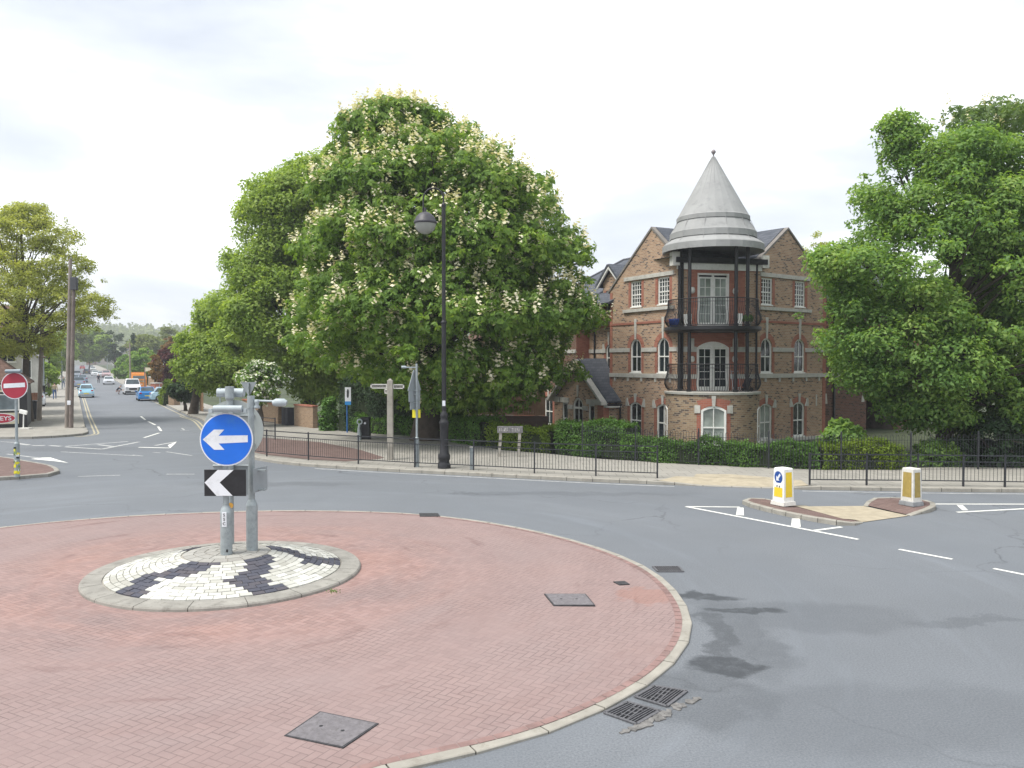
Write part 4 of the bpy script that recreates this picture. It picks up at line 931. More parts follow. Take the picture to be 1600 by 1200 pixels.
b = MB(); b.add([(-.5, -.2, 9.02), (4.8, -.2, 9.02), (4.8, 6, 9.3), (-.5, 6, 9.3)], [(0, 1, 2, 3)]); FC.put(b, 'roof', m_lead, label='flat lead roof behind the cone')
for x in (.22, 4.12):
    b = MB(); b.tube([(x, -.1, 8.8), (x, -.1, 2.7)], .05, 8); FC.put(b, 'downpipe', m_black)
for x in (.72, 2.98):
    for z in (4.15, 7.45):
        b = MB(); b.lathe([(0, .16), (.09, .14), (.13, .05), (.13, -.06), (.08, -.14), (0, -.16)], (x, -.09, z), 12); FC.put(b, 'wall_lamp', m_whited)
# bow
rb = 2.2; cA = 270-13.5      # front of the bow faces the viewer
def arcw(b, r, z0, z1, a0, a1, mi=0, n=24): b.lathe([(r, z0), (r, z1)], n=n, a0=R(a0), a1=R(a1), mi=mi)
WA = {'c': (cA+2, 1.15, .13, 2.0)}
hw = math.degrees(1.15/2/rb); b = MB(); zt = 1.78; zp = 2.0; c0 = WA['c'][0]
arcw(b, rb, -.3, 2.5, cA-150, c0-hw, n=40); arcw(b, rb, -.3, 2.5, c0+hw, cA+150, n=40); arcw(b, rb, -.3, .13, c0-hw, c0+hw); arcw(b, rb, zp, 2.5, c0-hw, c0+hw)
m = 12; vs = []
for k in range(m+1):
    f = k/m*2-1; a = R(c0+hw*f); z = zt+(zp-zt)*(1-f*f); vs += [(rb*math.cos(a), rb*math.sin(a), z), (rb*math.cos(a), rb*math.sin(a), zp+.001)]
b.add(vs, [(2*k, 2*k+2, 2*k+3, 2*k+1) for k in range(m)])
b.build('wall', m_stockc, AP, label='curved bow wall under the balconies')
Fb = FR((AO.x+rb*math.cos(R(c0)), AO.y+rb*math.sin(R(c0))), c0-270, AP, AO)
window(Fb, 0, .13, 1.98, 1.13, 'seg', m_glassb, -.02, fw=.1)
b = MB(); m = 14; ring = []
for r_, f0 in ((rb+.012, 1.0), (rb+.012, 1.36)):
    for k in range(m+1):
        f = (k/m*2-1); a = R(c0+hw*f*f0); z = (zt+(zp-zt)*(1-f*f)) if f0 == 1 else (2.22+.12*(1-f*f)); ring.append((r_*math.cos(a), r_*math.sin(a), z))
b.add(ring, [(k, k+1, m+2+k, m+1+k) for k in range(m)]); arcw(b, rb+.010, -.3, zt-.02, c0-hw-5, c0-hw, n=3); arcw(b, rb+.010, -.3, zt-.02, c0+hw, c0+hw+5, n=3)
b.build('arch_brickwork', m_redbc, AP)
b = MB(); Fb.put(MB().xz([(-.06, 1.97), (.06, 1.97), (.10, 2.46), (-.10, 2.46)], -.06, .05), 'keystones', m_stone)
for sg in (-1, 1):
    a0 = c0+sg*(hw+.5); a1 = c0+sg*(hw+7.5); a0, a1 = min(a0, a1), max(a0, a1); b = MB(); b.lathe([(rb, 1.66), (rb+.05, 1.66), (rb+.05, 2.02), (rb, 2.02)], n=4, a0=R(a0), a1=R(a1), smooth=False); b.build('springer', m_stone, AP)
for sg, aw in ((-1, -80), (1, 80)):     # windows on the flanks of the bow
    a = cA+aw; Fs = FR((AO.x+(rb+.0)*math.cos(R(a)), AO.y+(rb)*math.sin(R(a))), a-270, AP, AO)
    window(Fs, 0, .17, 1.9, .8, 'seg', None, -.06)
b = MB(); b.lathe([(rb-.3, 2.5), (rb+.06, 2.5), (rb+.08, 2.6), (rb-.3, 2.62), (0, 2.62)], n=60, a0=R(cA-150), a1=R(cA+150), smooth=False); b.build('balcony_coping', m_stone, AP)
# upper slab
b = MB(); b.lathe([(0, 5.40), (2.05, 5.42), (2.2, 5.5), (2.28, 5.52), (2.28, 5.68), (0, 5.68)], n=60, a0=R(cA-115), a1=R(cA+115), smooth=False); b.build('balcony_slab', m_black, AP, label='black upper balcony slab')
def rail_(z0, name_label, a_half):
    b = MB(); n = 66; belly = [(2.10, .04), (2.20, .16), (2.27, .34), (2.26, .5), (2.18, .72), (2.13, .95), (2.12, 1.27)]
    for k in range(n+1):
        a = R(cA-a_half+2*a_half*k/n); b.tube([(r*math.cos(a), r*math.sin(a), z0+z) for r, z in belly], .012, 4, caps=False)
    for r, z, t in ((2.12, 1.29, .025), (2.14, .96 if False else 1.12, .012), (2.10, .05, .02)):
        b.tube([(r*math.cos(R(cA-a_half+2*a_half*k/50)), r*math.sin(R(cA-a_half+2*a_half*k/50)), z0+z) for k in range(51)], t, 6)
    b.build('balcony_railing', m_black, AP, label=name_label)
rail_(5.68, 'black bellied railing of the upper balcony', 100); rail_(2.62, 'black bellied railing of the lower balcony', 100)
for lo, hi in ((2.62, 5.42), (5.68, 9.45)):
    for da, r_ in ((-34.5, 1.85), (34.5, 1.85), (-62, 1.72), (62, 1.8)):
        a = R(cA+da); b = MB(); x, y = r_*math.cos(a), r_*math.sin(a); b.tube([(x, y, lo), (x, y, hi)], .085, 12); b.tube([(x, y, lo), (x, y, lo+.12)], .12, 12); b.build('column', m_black, AP)
# cone
prof = [(2.2, 9.30), (2.40, 9.26), (2.40, 9.56), (2.35, 9.62), (1.95, 9.90), (1.95, 9.88), (2.05, 9.88), (2.05, 10.16), (2.0, 10.22), (1.66, 10.76), (1.66, 10.72), (1.73, 10.72), (1.73, 10.92), (1.68, 10.97), (.06, 13.86), (0, 13.9)]
b = MB(); b.lathe(prof, n=24, smooth=False, ph=R(5)); b.lathe([(0, 9.62), (1.6, 9.5), (2.2, 9.30)], n=24, smooth=False)
cone = b.build('conical_roof', m_lead, AP, label='grey lead cone roof in three tiers')
b = MB()
for k in range(24):
    a = 2*math.pi*k/24+R(5)
    for (r0, z0_), (r1, z1_) in (((1.65, 10.99), (.08, 13.84)), ((1.975, 10.24), (1.72, 10.77)), ((2.35, 9.6), (2.03, 9.92))):
        if r0 > 1.7 and k % 2: continue
        b.tube([(r0*math.cos(a), r0*math.sin(a), z0_), (r1*math.cos(a), r1*math.sin(a), z1_)], .012, 4)
b.build('seam', m_lead, cone)
b = MB(); b.lathe([(.05, 13.8), (.03, 13.95), (.05, 13.98), (.11, 14.06), (.11, 14.12), (.05, 14.2), (0, 14.21)], n=14); b.build('finial', MAT('finial', (.25, .22, .23), .6, .1, 5), cone)
b = MB(); b.add([(-16, 1, 0), (16, 1, 0)], []); 
# things standing on the balconies
def polar(r_, da, z): a = R(cA+da); return (AO.x+r_*math.cos(a), AO.y+r_*math.sin(a), z)
def planter(label, loc, g=None):
    t = thing('planter', label, 'planter', loc, 0, g); b = MB(); b.box((0, 0, .29), (.26, .26, .58), top=1.28); b.build('pot', m_white, t); b = MB(); b.disc((0, 0, .585), .12, 12); b.build('soil', m_bark, t)
planter('tall white square planter on the upper balcony, on the chestnut side of the doors', polar(1.45, -52, 5.70)); planter('tall white square planter on the upper balcony, on the archway side of the doors', polar(1.45, 55, 5.70))
b = MB(); b.lathe([(.0, 0), (.22, 0), (.30, .35), (.31, .38), (.27, .38), (.2, .05), (0, .05)], n=18); b.build('tub', MAT('blue_plastic', (.02, .07, .34), .4, .1, 4), None, 'blue plastic tub on the upper balcony', 'tub', loc=polar(1.9, -68, 5.69))

# ================================================================ VEGETATION
def mesh_np(name, verts, faces_n, k, mat, parent, **kw):
    """verts (N*k,3): N polygons of k corners"""
    me = bpy.data.meshes.new(name); nv = len(verts); me.vertices.add(nv); me.vertices.foreach_set('co', verts.astype(np.float32).ravel())
    me.loops.add(nv); me.loops.foreach_set('vertex_index', np.arange(nv, dtype=np.int32))
    me.polygons.add(faces_n); me.polygons.foreach_set('loop_start', np.arange(0, nv, k, dtype=np.int32))
    try: me.polygons.foreach_set('loop_total', np.full(faces_n, k, dtype=np.int32))
    except Exception: pass
    me.materials.append(mat); me.update(calc_edges=True); me.validate()
    o = bpy.data.objects.new(name, me); COL.objects.link(o)
    if parent: o.parent = parent
    return tag(o, **kw)
def unit(a): return a/np.maximum(1e-9, np.linalg.norm(a, axis=1, keepdims=True))
def leafquads(P, Nn, size, asp=.55, fold=.18, droop=None):
    """kite leaf quads at P with normals Nn"""
    n = len(P); T1 = unit(np.cross(Nn, RNG.normal(size=(n, 3)))); 
    if droop is not None: T1 = unit(T1+np.array([0, 0, -droop]))
    B1 = unit(np.cross(Nn, T1)); s = (size*RNG.uniform(.65, 1.25, n))[:, None]; w = s*asp
    a = P; b_ = P+T1*s*.55+B1*w*.5+Nn*s*fold; c = P+T1*s; d = P+T1*s*.55-B1*w*.5+Nn*s*fold
    return np.stack([a, b_, c, d], 1).reshape(-1, 3)
def palmate(P, Nn, size, k=5):
    n = len(P); T0 = unit(np.cross(Nn, RNG.normal(size=(n, 3)))); B0 = np.cross(Nn, T0); out = []
    for i in range(k):
        a = (i-(k-1)/2)*(5.0/k)+RNG.normal(size=n)*.12; Td = T0*np.cos(a)[:, None]+B0*np.sin(a)[:, None]
        Td = unit(Td*1.0-Nn*.35+np.array([0, 0, -.35])); Bd = unit(np.cross(Nn, Td)); s = (size*RNG.uniform(.75, 1.15, n)*(1-.12*abs(i-(k-1)/2)))[:, None]
        out.append(np.stack([P, P+Td*s*.62+Bd*s*.2, P+Td*s, P+Td*s*.62-Bd*s*.2], 1))
    return np.concatenate(out, 0).reshape(-1, 3)
def crown_clumps(prof, Y, n, rr=(.8, 1.5), dk=.85, inner=.25, flat=.75, base=None, skip=None):
    """prof: (photo row, outline to either side) -> clumps spread over the volume of a solid of that outline, depth from its width"""
    rows = [(D(0, py, Y).z, D(xl, 600, Y).x, D(xr, 600, Y).x) for py, xl, xr in prof]
    rows.sort(); zs = np.array([r[0] for r in rows]); xl = np.array([r[1] for r in rows]); xr = np.array([r[2] for r in rows])
    C_, R_ = [], []; wmax = (xr-xl).max(); t = 0
    while len(C_) < n and t < n*60:
        t += 1; z = RNG.uniform(zs[0], zs[-1]); l = np.interp(z, zs, xl); r = np.interp(z, zs, xr); w = (r-l)/2*(.93+.10*math.sin(z*1.9+l)+.07*math.sin(z*4.3))
        if RNG.uniform() > (w/(wmax/2))*.9+.1: continue
        cr = min(RNG.uniform(*rr), max(.35, w*.8)); a = RNG.uniform(0, 2*math.pi); q = 1.0 if RNG.uniform() > inner else math.sqrt(RNG.uniform(0, .8))
        wi = max(.05, w-cr*.75); x = (l+r)/2+wi*q*math.cos(a); dd = min(wmax*.5*dk, max(.3, w*dk)); y = Y+max(.05, dd-cr*.6)*q*math.sin(a)
        if skip and skip(x, z): continue
        zt = min(z, zs[-1]-cr*.55); zt = max(zt, zs[0]+cr*.35); C_.append((x, y, zt)); R_.append(cr)
    for k in range(int(n*.45)):
        z = zs[0]+(zs[-1]-zs[0])*RNG.uniform(.06, 1)**.85; l = np.interp(z, zs, xl); r = np.interp(z, zs, xr); w = (r-l)/2; a = RNG.uniform(0, 2*math.pi); q = RNG.uniform(.88, 1.07); cr = rr[0]*RNG.uniform(.4, .75)
        if skip and skip((l+r)/2+w*q*math.cos(a), z): continue
        C_.append(((l+r)/2+w*q*math.cos(a), Y+max(.1, min(wmax*.5*dk, w*dk))*q*math.sin(a), min(z, zs[-1]-cr*.2))); R_.append(cr)
    return np.array(C_), np.array(R_)
def clump_leaves(C_, R_, per, flat=.7, shell=.55, up=.5, out=.7):
    n = len(C_); idx = np.repeat(np.arange(n), np.maximum(3, (per*(R_/R_.mean())**2).astype(int))); m = len(idx)
    d = RNG.normal(size=(m, 3)); d[:, 2] = d[:, 2]*.8+.35; d = unit(d); rad = R_[idx]*(shell+(1-shell)*RNG.uniform(0, 1, m)**.6)*RNG.uniform(.9, 1.12, m)
    P = C_[idx]+d*rad[:, None]*np.array([1, 1, flat]); Nn = unit(d*out+np.array([0, 0, up])+RNG.normal(size=(m, 3))*.42)
    return P, Nn, idx
def limbs(trunk, C_, base, top_frac, r0, n, seed=1, parent=None, lean=(0, 0), mat=None, split=.35, rmin=.02):
    """tapering trunk plus limbs running to clumps, one mesh"""
    rd = random.Random(seed); b = MB(); base = Vector(base); zt = C_[:, 2].max(); zb = base.z; Hh = (zt-zb)*top_frac
    ax = Vector((float(np.mean(C_[:, 0])), float(np.mean(C_[:, 1])), 0)); top = Vector((ax.x*.6+base.x*.4+lean[0], ax.y*.6+base.y*.4+lean[1], zb+Hh))
    pts = []; rad = []
    for k in range(9):
        f = k/8; p = base.lerp(top, f)+Vector((rd.uniform(-.1, .1), rd.uniform(-.1, .1), 0))*(f > 0)*(1 if k < 8 else 0); pts.append(p); rad.append(r0*(1.25 if k == 0 else 1)*(1-f)**.7+rmin*1.6)
    b.tube(pts, rad, 12)
    ids = rd.sample(range(len(C_)), min(n, len(C_)))
    for i in ids:
        c = Vector(C_[i]); f = min(.92, max(split*.7, (c.z-zb)/Hh*.62+rd.uniform(-.08, .05))); k = f*8; i0 = min(7, int(k)); s = pts[i0].lerp(pts[i0+1], k-i0); rs = (rad[i0]*(1-(k-i0))+rad[i0+1]*(k-i0))*.5
        mid = s.lerp(c, .5)+Vector((rd.uniform(-.4, .4), rd.uniform(-.4, .4), rd.uniform(-.1, .5))); m2 = s.lerp(c, .25)+Vector((0, 0, .15)); b.tube([s, m2, mid, c], [rs, rs*.75, rs*.5, rmin], 6, caps=False)
    return b.build('trunk', mat or m_bark, parent)
def tree(name, label, base, prof, Y, n, rr, per, size, mat, r0=.3, kind='leaf', dk=.85, nl=26, group=None, flat=.7, shell=.5, inner=.25, fill=0, extra=None, top=.8, cat='tree', asp=.55, twigs=0, seed=3, skip=None, split=.35):
    base = Vector(base); t = thing(name, label, cat, base, 0, group)
    C_, R_ = crown_clumps(prof, Y, n, rr, dk, inner, skip=skip)
    P, Nn, idx = clump_leaves(C_, R_, per, flat, shell)
    off = np.array(base)
    if kind == 'palm': V = palmate(P-off, Nn, size)
    else: V = leafquads(P-off, Nn, size, asp)
    mesh_np('crown', V, len(V)//4, 4, mat, t)
    Cl = C_-off; tr = limbs(None, Cl, (0, 0, 0), top, r0, nl, seed, t, split=split)
    if twigs:
        b = MB(); 
        for i in RNG.choice(len(P), twigs): 
            c = C_[idx[i]]-off; p = P[i]-off; b.tube([c, (c+p)/2+np.array([0, 0, .08]), p], [.018, .012, .006], 4, caps=False)
        b.build('twigs', m_bark, t)
    return t, P, Nn, C_, R_
# --- big horse chestnut
CH_ = [(156, 596, 622), (172, 575, 655), (190, 545, 700), (212, 537, 745), (238, 530, 785), (262, 522, 812), (285, 510, 848), (310, 498, 875), (355, 482, 898), (400, 468, 906), (450, 460, 912), (500, 456, 920), (540, 460, 925), (570, 490, 912), (590, 545, 900), (612, 590, 880), (638, 630, 760)]
t, P, Nn, C_, R_ = tree('horse_chestnut', 'huge horse chestnut covered in cream blossom candles behind the black lamp post', (-4.35, 41.2, 0), CH_, 40.2, 330, (.95, 1.75), 105, .30, L_chest, r0=.62, kind='palm', dk=.8, nl=60, shell=.62, inner=.12, flat=.62, top=.7, seed=5)
off = np.array([-4.35, 41.2, 0])
def candles(P, Nn, n, Y, parent, off, sz=.24, frontonly=True):
    m = (Nn[:, 2] > .35) & (P[:, 1] < Y+2.0); I = np.nonzero(m)[0]; I = RNG.choice(I, n, replace=False); b = []
    for i in I:
        p = P[i]-off+Nn[i]*.08; ax = Nn[i]*.55+np.array([0, 0, 1.0])+RNG.normal(size=3)*.15; ax /= np.linalg.norm(ax); u = np.cross(ax, [1, 0, .1]); u /= np.linalg.norm(u); w = np.cross(ax, u); s = sz*RNG.uniform(.7, 1.25)
        for k in range(9):      # many little flowers round a spike
            f = k/9+RNG.uniform(0, .08); a = k*2.4+RNG.uniform(0, 1); r = (.20*(1-f)+.05)*s*1.0; c = p+ax*s*(f+.05)+(u*math.cos(a)+w*math.sin(a))*r; q = .36*s*(1-.5*f); v1 = unit(RNG.normal(size=(1, 3)))[0]; v2 = np.cross(v1, ax); v2 /= max(1e-6, np.linalg.norm(v2))
            b.append(np.stack([c-v1*q*.5, c+v2*q*.5, c+v1*q*.5, c-v2*q*.5]))
    V = np.concatenate(b, 0); return mesh_np('blossoms', V, len(V)//4, 4, L_bloss, parent, kind='stuff')
candles(P, Nn, 3000, 40.2, t, off, .56)
# --- lime trees beyond, lighter green
LB = [(236, 512, 560), (256, 450, 570), (275, 432, 600), (298, 382, 600), (325, 374, 600), (352, 388, 600), (384, 360, 600), (420, 345, 600), (460, 335, 600), (500, 330, 600), (540, 335, 600), (570, 385, 590), (600, 440, 560), (622, 475, 550)]
tree('lime_tree', 'tall pale green lime tree rising behind the chestnut on its street side', (-13.5, 55, 0), LB, 53, 280, (.8, 1.7), 260, .25, L_lime, r0=.45, dk=.6, nl=45, inner=.35)
LB2 = [(470, 318, 345), (490, 305, 380), (510, 296, 400), (535, 282, 420), (560, 276, 430), (585, 278, 430), (600, 292, 410), (610, 315, 390)]
tree('lime_tree', 'low spreading bright green tree leaning over the garden walls of the side street', (-24, 62, 0), LB2, 61, 130, (.8, 1.6), 240, .26, L_lime, r0=.3, dk=.6, nl=25)
# --- sycamore and pale chestnut by the building
SY = [(178, 1378, 1420), (205, 1368, 1440), (240, 1378, 1600), (285, 1335, 1640), (330, 1350, 1660), (375, 1300, 1680), (400, 1262, 1690), (430, 1266, 1700), (470, 1258, 1700), (510, 1268, 1700), (550, 1290, 1700), (590, 1310, 1700), (620, 1340, 1690), (650, 1365, 1660), (668, 1420, 1600)]
t, P, Nn, C_, R_ = tree('sycamore_tree', 'large sycamore with a loose airy top overhanging the archway end of the building', (17.6, 33.5, 0), SY, 33, 430, (.4, 1.1), 190, .18, L_maple, r0=.30, dk=.7, nl=50, inner=.3, twigs=1500, shell=.4, top=.85, skip=lambda x, z: z > 8.6 and x < 17.8 and (math.sin(x*2.3+1)*.5+math.sin(z*2.1+x)*.5+RNG.normal()*.9) > .55)
PC = [(160, 1525, 1600), (175, 1480, 1680), (210, 1470, 1760), (260, 1480, 1800), (320, 1480, 1820), (400, 1490, 1830), (480, 1500, 1830), (560, 1500, 1820), (620, 1520, 1800)]
t, P, Nn, C_, R_ = tree('horse_chestnut', 'second horse chestnut with pale flowering top, at the edge of view beside the sycamore', (25.5, 38.5, 0), PC, 38, 170, (.9, 1.5), 46, .28, L_chest2, r0=.5, kind='palm', dk=.8, nl=30)
candles(P, Nn, 500, 38, t, np.array([25.5, 38.5, 0]), .4)
# --- young-leaved tree by the shop
YT = [(318, 30, 70), (335, 5, 100), (365, -30, 125), (395, -60, 128), (430, -90, 145), (455, -110, 150), (475, -110, 172), (500, -110, 165), (520, -90, 130), (545, -60, 100), (556, 0, 70)]
tree('young_leaved_tree', 'half-bare tree in yellowish young leaf with a dark trunk behind the shop', (-31.6, 54, .1), YT, 54, 420, (.35, .85), 90, .16, L_young, r0=.20, dk=.8, nl=50, shell=.15, inner=.45, twigs=1400, top=.92, seed=9, split=.55)
# --- trees along the side street
def small(name, label, px, Y, pyt, pyb, wpx, mat, n=40, per=110, size=.3, base=None, kind='leaf', shape='round', group=None, r0=.12, shell=.5):
    if shape == 'round': f = [(0, .25), (.12, .6), (.3, .9), (.5, 1), (.75, .92), (.92, .6), (1, .35)]
    elif shape == 'cone': f = [(0, .08), (.3, .3), (.6, .6), (.85, .9), (1, .8)]
    elif shape == 'cedar': f = [(0, .4), (.1, 1), (.2, .35), (.34, .9), (.42, .3), (.6, 1), (.7, .4), (.9, .9), (1, .5)]
    else: f = [(0, .7), (.2, 1), (.8, 1), (1, .8)]
    prof = [(pyt+(pyb-pyt)*a, px-wpx/2*w, px+wpx/2*w) for a, w in f]; p = D(px, 600, Y); s = Y/1290
    rr = (max(.3, wpx*s*.07), max(.5, wpx*s*.15))
    return tree(name, label, (p.x, Y, hgt(p.x, Y)), prof, Y, n, rr, per, size, mat, r0=r0, nl=10, group=group, shell=shell)
small('roadside_tree', 'full green tree beside the pavement past the telephone poles', 68, 92, 566, 616, 46, L_lime, 40, 160, .26)
small('roadside_tree', 'taller bright green tree above the parked grey cars', 97, 185, 522, 578, 58, L_lime, 44, 140, .55)
small('roadside_tree', 'rounded tree half hidden behind the telephone poles', 76, 118, 516, 590, 44, L_lime, 30, 120, .45)
small('cedar_tree', 'dark flat-topped cedar above the far terraces', 181, 235, 517, 566, 38, L_dark, 34, 60, .5, shape='cedar', r0=.3, shell=.2)
small('roadside_tree', 'wide bright yellow-green tree on the rise left of the cedar', 140, 260, 514, 562, 70, L_lime, 60, 160, .8)
small('roadside_tree', 'hazy green tree crown filling the gap beside the telephone poles', 112, 230, 505, 560, 50, L_far, 50, 140, .7)
small('conifer_tree', 'narrow dark conifer standing beyond the thin wooden pole', 209, 190, 520, 575, 12, L_dark, 20, 90, .45, shape='cone')
small('garden_tree', 'olive green garden tree just beyond the cedar', 196, 175, 556, 598, 36, L_maple, 36, 110, .5)
small('garden_tree', 'broad dark green garden tree behind the white pickup', 222, 140, 545, 596, 52, L_maple, 46, 120, .45)
small('garden_tree', 'greyish green tree on the skyline over the pickup', 232, 220, 524, 560, 70, L_far, 40, 110, .6)
small('garden_tree', 'pale skyline tree left of the copper beech', 262, 240, 512, 560, 46, L_far, 34, 90, .6)
small('garden_tree', 'orange-brown tree above the purple beech', 268, 150, 527, 560, 30, L_orange, 24, 80, .4, shell=.2)
small('copper_beech', 'dark purple copper beech over the driveway', 262, 100, 545, 606, 46, L_purple, 46, 120, .38, r0=.2)
small('garden_shrub', 'bronze leaved shrub against the purple beech', 243, 96, 556, 592, 22, L_orange, 14, 60, .28, shell=.2)
small('garden_shrub', 'round clipped green and yellow shrub beside the driveway pier', 262, 78, 594, 619, 17, L_hedgey, 14, 130, .18)
small('garden_shrub', 'dark evergreen bush hiding the garden behind the wheelie bin', 290, 66, 594, 626, 46, L_dark, 24, 130, .25)
small('garden_shrub', 'yellow flowering shrub above the triangular sign', 392, 56, 574, 600, 16, L_hedgey, 14, 90, .2)
t, P, Nn, C_, R_ = small('hawthorn_tree', 'hawthorn covered in white may blossom over the brick wall', 408, 50, 564, 628, 76, L_maple, 44, 140, .18)
m = RNG.choice(len(P), 2600); p_ = D(408, 600, 50); V = leafquads(P[m]-np.array([p_.x, 50, 0])+Nn[m]*.08, Nn[m], .16, 1.0); mesh_np('blossoms', V, len(V)//4, 4, L_may, t, kind='stuff')
small('bare_topped_tree', 'thin leaved tree top showing over the slate roof', 1272, 62, 362, 470, 58, L_young, 30, 40, .2, shell=.1)
small('ivy_clad_stump', 'bright ivy-clad trunk under the trees beside the blue post', 514, 47, 622, 680, 26, L_ivy, 22, 160, .16, shape='col')
small('laurel_bush', 'glossy dark laurel against the archway wall', 1318, 33, 655, 712, 66, L_maple, 20, 60, .22, shell=.2)
small('laurel_bush', 'deep green bush inside the railings at the edge of view', 1560, 31.5, 655, 745, 130, L_dark, 40, 140, .18)
small('laurel_bush', 'low dark bush between the archway and the big bush', 1462, 31.8, 690, 745, 90, L_maple, 26, 130, .18)
small('variegated_shrub', 'pale variegated shrub by the dark wall near the edge of view', 1515, 34, 640, 690, 40, L_chest2, 16, 70, .18)
# --- hedges
def hedge(label, pts, w, h, mat, n, size, loc=None, name='hedge', ragged=.085):
    P = resample(smooth(pts, 5), .3); o0 = P[len(P)//2]; t = thing(name, label, 'hedge', (o0.x, o0.y, .05)); A = offs(P, w/2); Bq = offs(P, -w/2); b = MB()
    vs = []
    for a, c in zip(A, Bq): vs += [(a.x-o0.x, a.y-o0.y, 0), (a.x*.9+c.x*.1-o0.x, a.y*.9+c.y*.1-o0.y, h-.12), (c.x*.9+a.x*.1-o0.x, c.y*.9+a.y*.1-o0.y, h-.12), (c.x-o0.x, c.y-o0.y, 0)]
    m = len(P); fs = [(4*i+k, 4*i+4+k, 4*i+5+k, 4*i+1+k) for i in range(m-1) for k in range(3)]+[(0, 1, 2, 3), (4*m-1, 4*m-2, 4*m-3, 4*m-4)]
    b.add(vs, fs); b.build('branch_mass', m_hcore, t)
    Lh = np.array([[p.x, p.y] for p in P]); A_ = np.array([[p.x, p.y] for p in offs(P, 1.0)])-Lh
    i = RNG.integers(0, m-1, n); f = RNG.uniform(0, 1, n)[:, None]; c = Lh[i]*(1-f)+Lh[i+1]*f; nn = A_[i]
    u = RNG.uniform(0, 1, n); side = np.where(u < .36, 1.0, np.where(u < .66, -1.0, 0)); y = np.where(side != 0, side*w/2, RNG.uniform(-w/2, w/2, n)); z = np.where(side != 0, RNG.uniform(.02, h, n), h)
    lump = .10*np.sin(c[:, 0]*2.3+z*3)+.07*np.sin(c[:, 0]*5.9+c[:, 1]*3+1)+.04*np.sin(c[:, 0]*13)
    y = y+side*lump; z = z+np.where(side == 0, lump*1.2, 0)+RNG.normal(size=n)*ragged*.6; y = y+RNG.normal(size=n)*ragged*.6
    Pn = np.column_stack([c[:, 0]+nn[:, 0]*y-o0.x, c[:, 1]+nn[:, 1]*y-o0.y, np.maximum(z, .01)]); Nn = np.column_stack([nn[:, 0]*side, nn[:, 1]*side, np.where(side == 0, 1, .35)])
    V = leafquads(Pn, unit(Nn+RNG.normal(size=(n, 3))*.55), size, .6); mesh_np('foliage', V, len(V)//4, 4, mat, t)
    return t
m_hcore = MAT('hedge_core', (.02, .03, .012), .95, .4, 8)
hedge('long clipped dark hedge in front of the bow and the archway wing', [(4.6, 33.2), (6.4, 32.1), (8.2, 31.3), (10.0, 30.6), (11.2, 30.3)], .9, .86, L_hedge, 22000, .085)
hedge('hedge coloured a sunlit yellow-green beside the laurel behind the corner railings', [(11.3, 30.3), (12.6, 30.2), (14.2, 30.3)], .9, .92, L_hedgey, 9000, .085)  # sunlight on this hedge is put into its yellower leaf colour
hedge('taller dark hedge in front of the entrance porch', [(2.2, 36.0), (3.6, 34.9), (4.9, 33.8)], 1.0, 1.35, L_hedge, 12000, .09)
hedge('bright yellow-green hedge behind the stone-coloured street name sign', [(-.9, 37.9), (.3, 37.2), (1.9, 36.2)], 1.0, 1.0, L_hedgey, 9000, .09)
hedge('loose green hedge between the lamp post and the name sign', [(-3.4, 42.6), (-2.2, 40.2), (-1.0, 38.2)], 1.1, 1.2, L_ivy, 11000, .1)
hedge('tall gloomy hedge under the chestnut behind the signs', [(-9.5, 47.2), (-7.2, 45.8), (-4.8, 44.8), (-2.6, 44.0)], 1.2, 2.9, L_dark, 22000, .12)
hedge('low leafy border at the foot of the tall dark hedge', [(-8.6, 46.0), (-6.6, 44.6), (-4.6, 43.4)], .7, .9, L_ivy, 7000, .1)
# --- wooded hill
b = []
n = 60000; x = RNG.uniform(-640, 200, n); y = RNG.uniform(575, 900, n); hz = np.array([hgt(a, c) for a, c in zip(x, y)]); cl = 6+4*np.sin(x*.07+np.sin(y*.05)*2)+2.2*np.sin(x*.19+y*.11)+1.5*np.sin(x*.41+y*.3)
P = np.column_stack([x, y, hz+cl*RNG.uniform(.1, 1.0, n)]); V = leafquads(P, unit(RNG.normal(size=(n, 3))+np.array([0, -.6, .7])), 3.6, .8); mesh_np('woodland', V, len(V)//4, 4, L_far, None, kind='stuff', label='distant wooded hillside closing the view above the side street', cat='woodland')

# ================================================================ STREET FURNITURE
PZ = .12
def gp(px, py, z=PZ): p = G(px, py, z); return Vector((p[0], p[1], z))
def zAt(py, Y): return D(0, py, Y).z
# guard rails
def guard(label, pts, h=1.09, ext=True, name='guard_railing'):
    o0 = pts[0]; t = thing(name, label, 'railing', o0)
    for p in pts:
        q = p-o0; b = MB(); b.box((q.x, q.y, h/2+.0), (.05, .05, h+.0)); b.box((q.x, q.y, h+.008), (.058, .058, .016)); b.build('post', m_blackrail, t)
    for a, c in zip(pts, pts[1:]):
        a = a-o0; c = c-o0; d = c-a; ln = d.length; an = math.atan2(d.y, d.x); m = (a+c)/2; b = MB()
        for z, hh in ((h-.03, .035), (h-.23, .028), (.17, .03)): b.box((m.x, m.y, z+(m.z)), (ln-.06, .03, hh), M=Matrix.Rotation(an, 3, 'Z') @ Matrix.Rotation(-math.atan2(d.z, d.xy.length), 3, 'Y'))
        k = int(ln/.105)
        for i in range(1, k): p = a.lerp(c, i/k); b.tube([(p.x, p.y, .18), (p.x, p.y, h-.235)], .0075, 4, caps=False)
        b.build('infill_panel', m_blackrail, t)
    return t
G1 = [gp(372, 708), gp(417, 713), gp(482, 719), gp(560, 725), gp(648, 730), gp(740, 734.5), gp(835, 739.5), gp(931, 743.6), gp(1027, 747)]
guard('long black pedestrian guard railing along the kerb in front of the chestnut', G1)
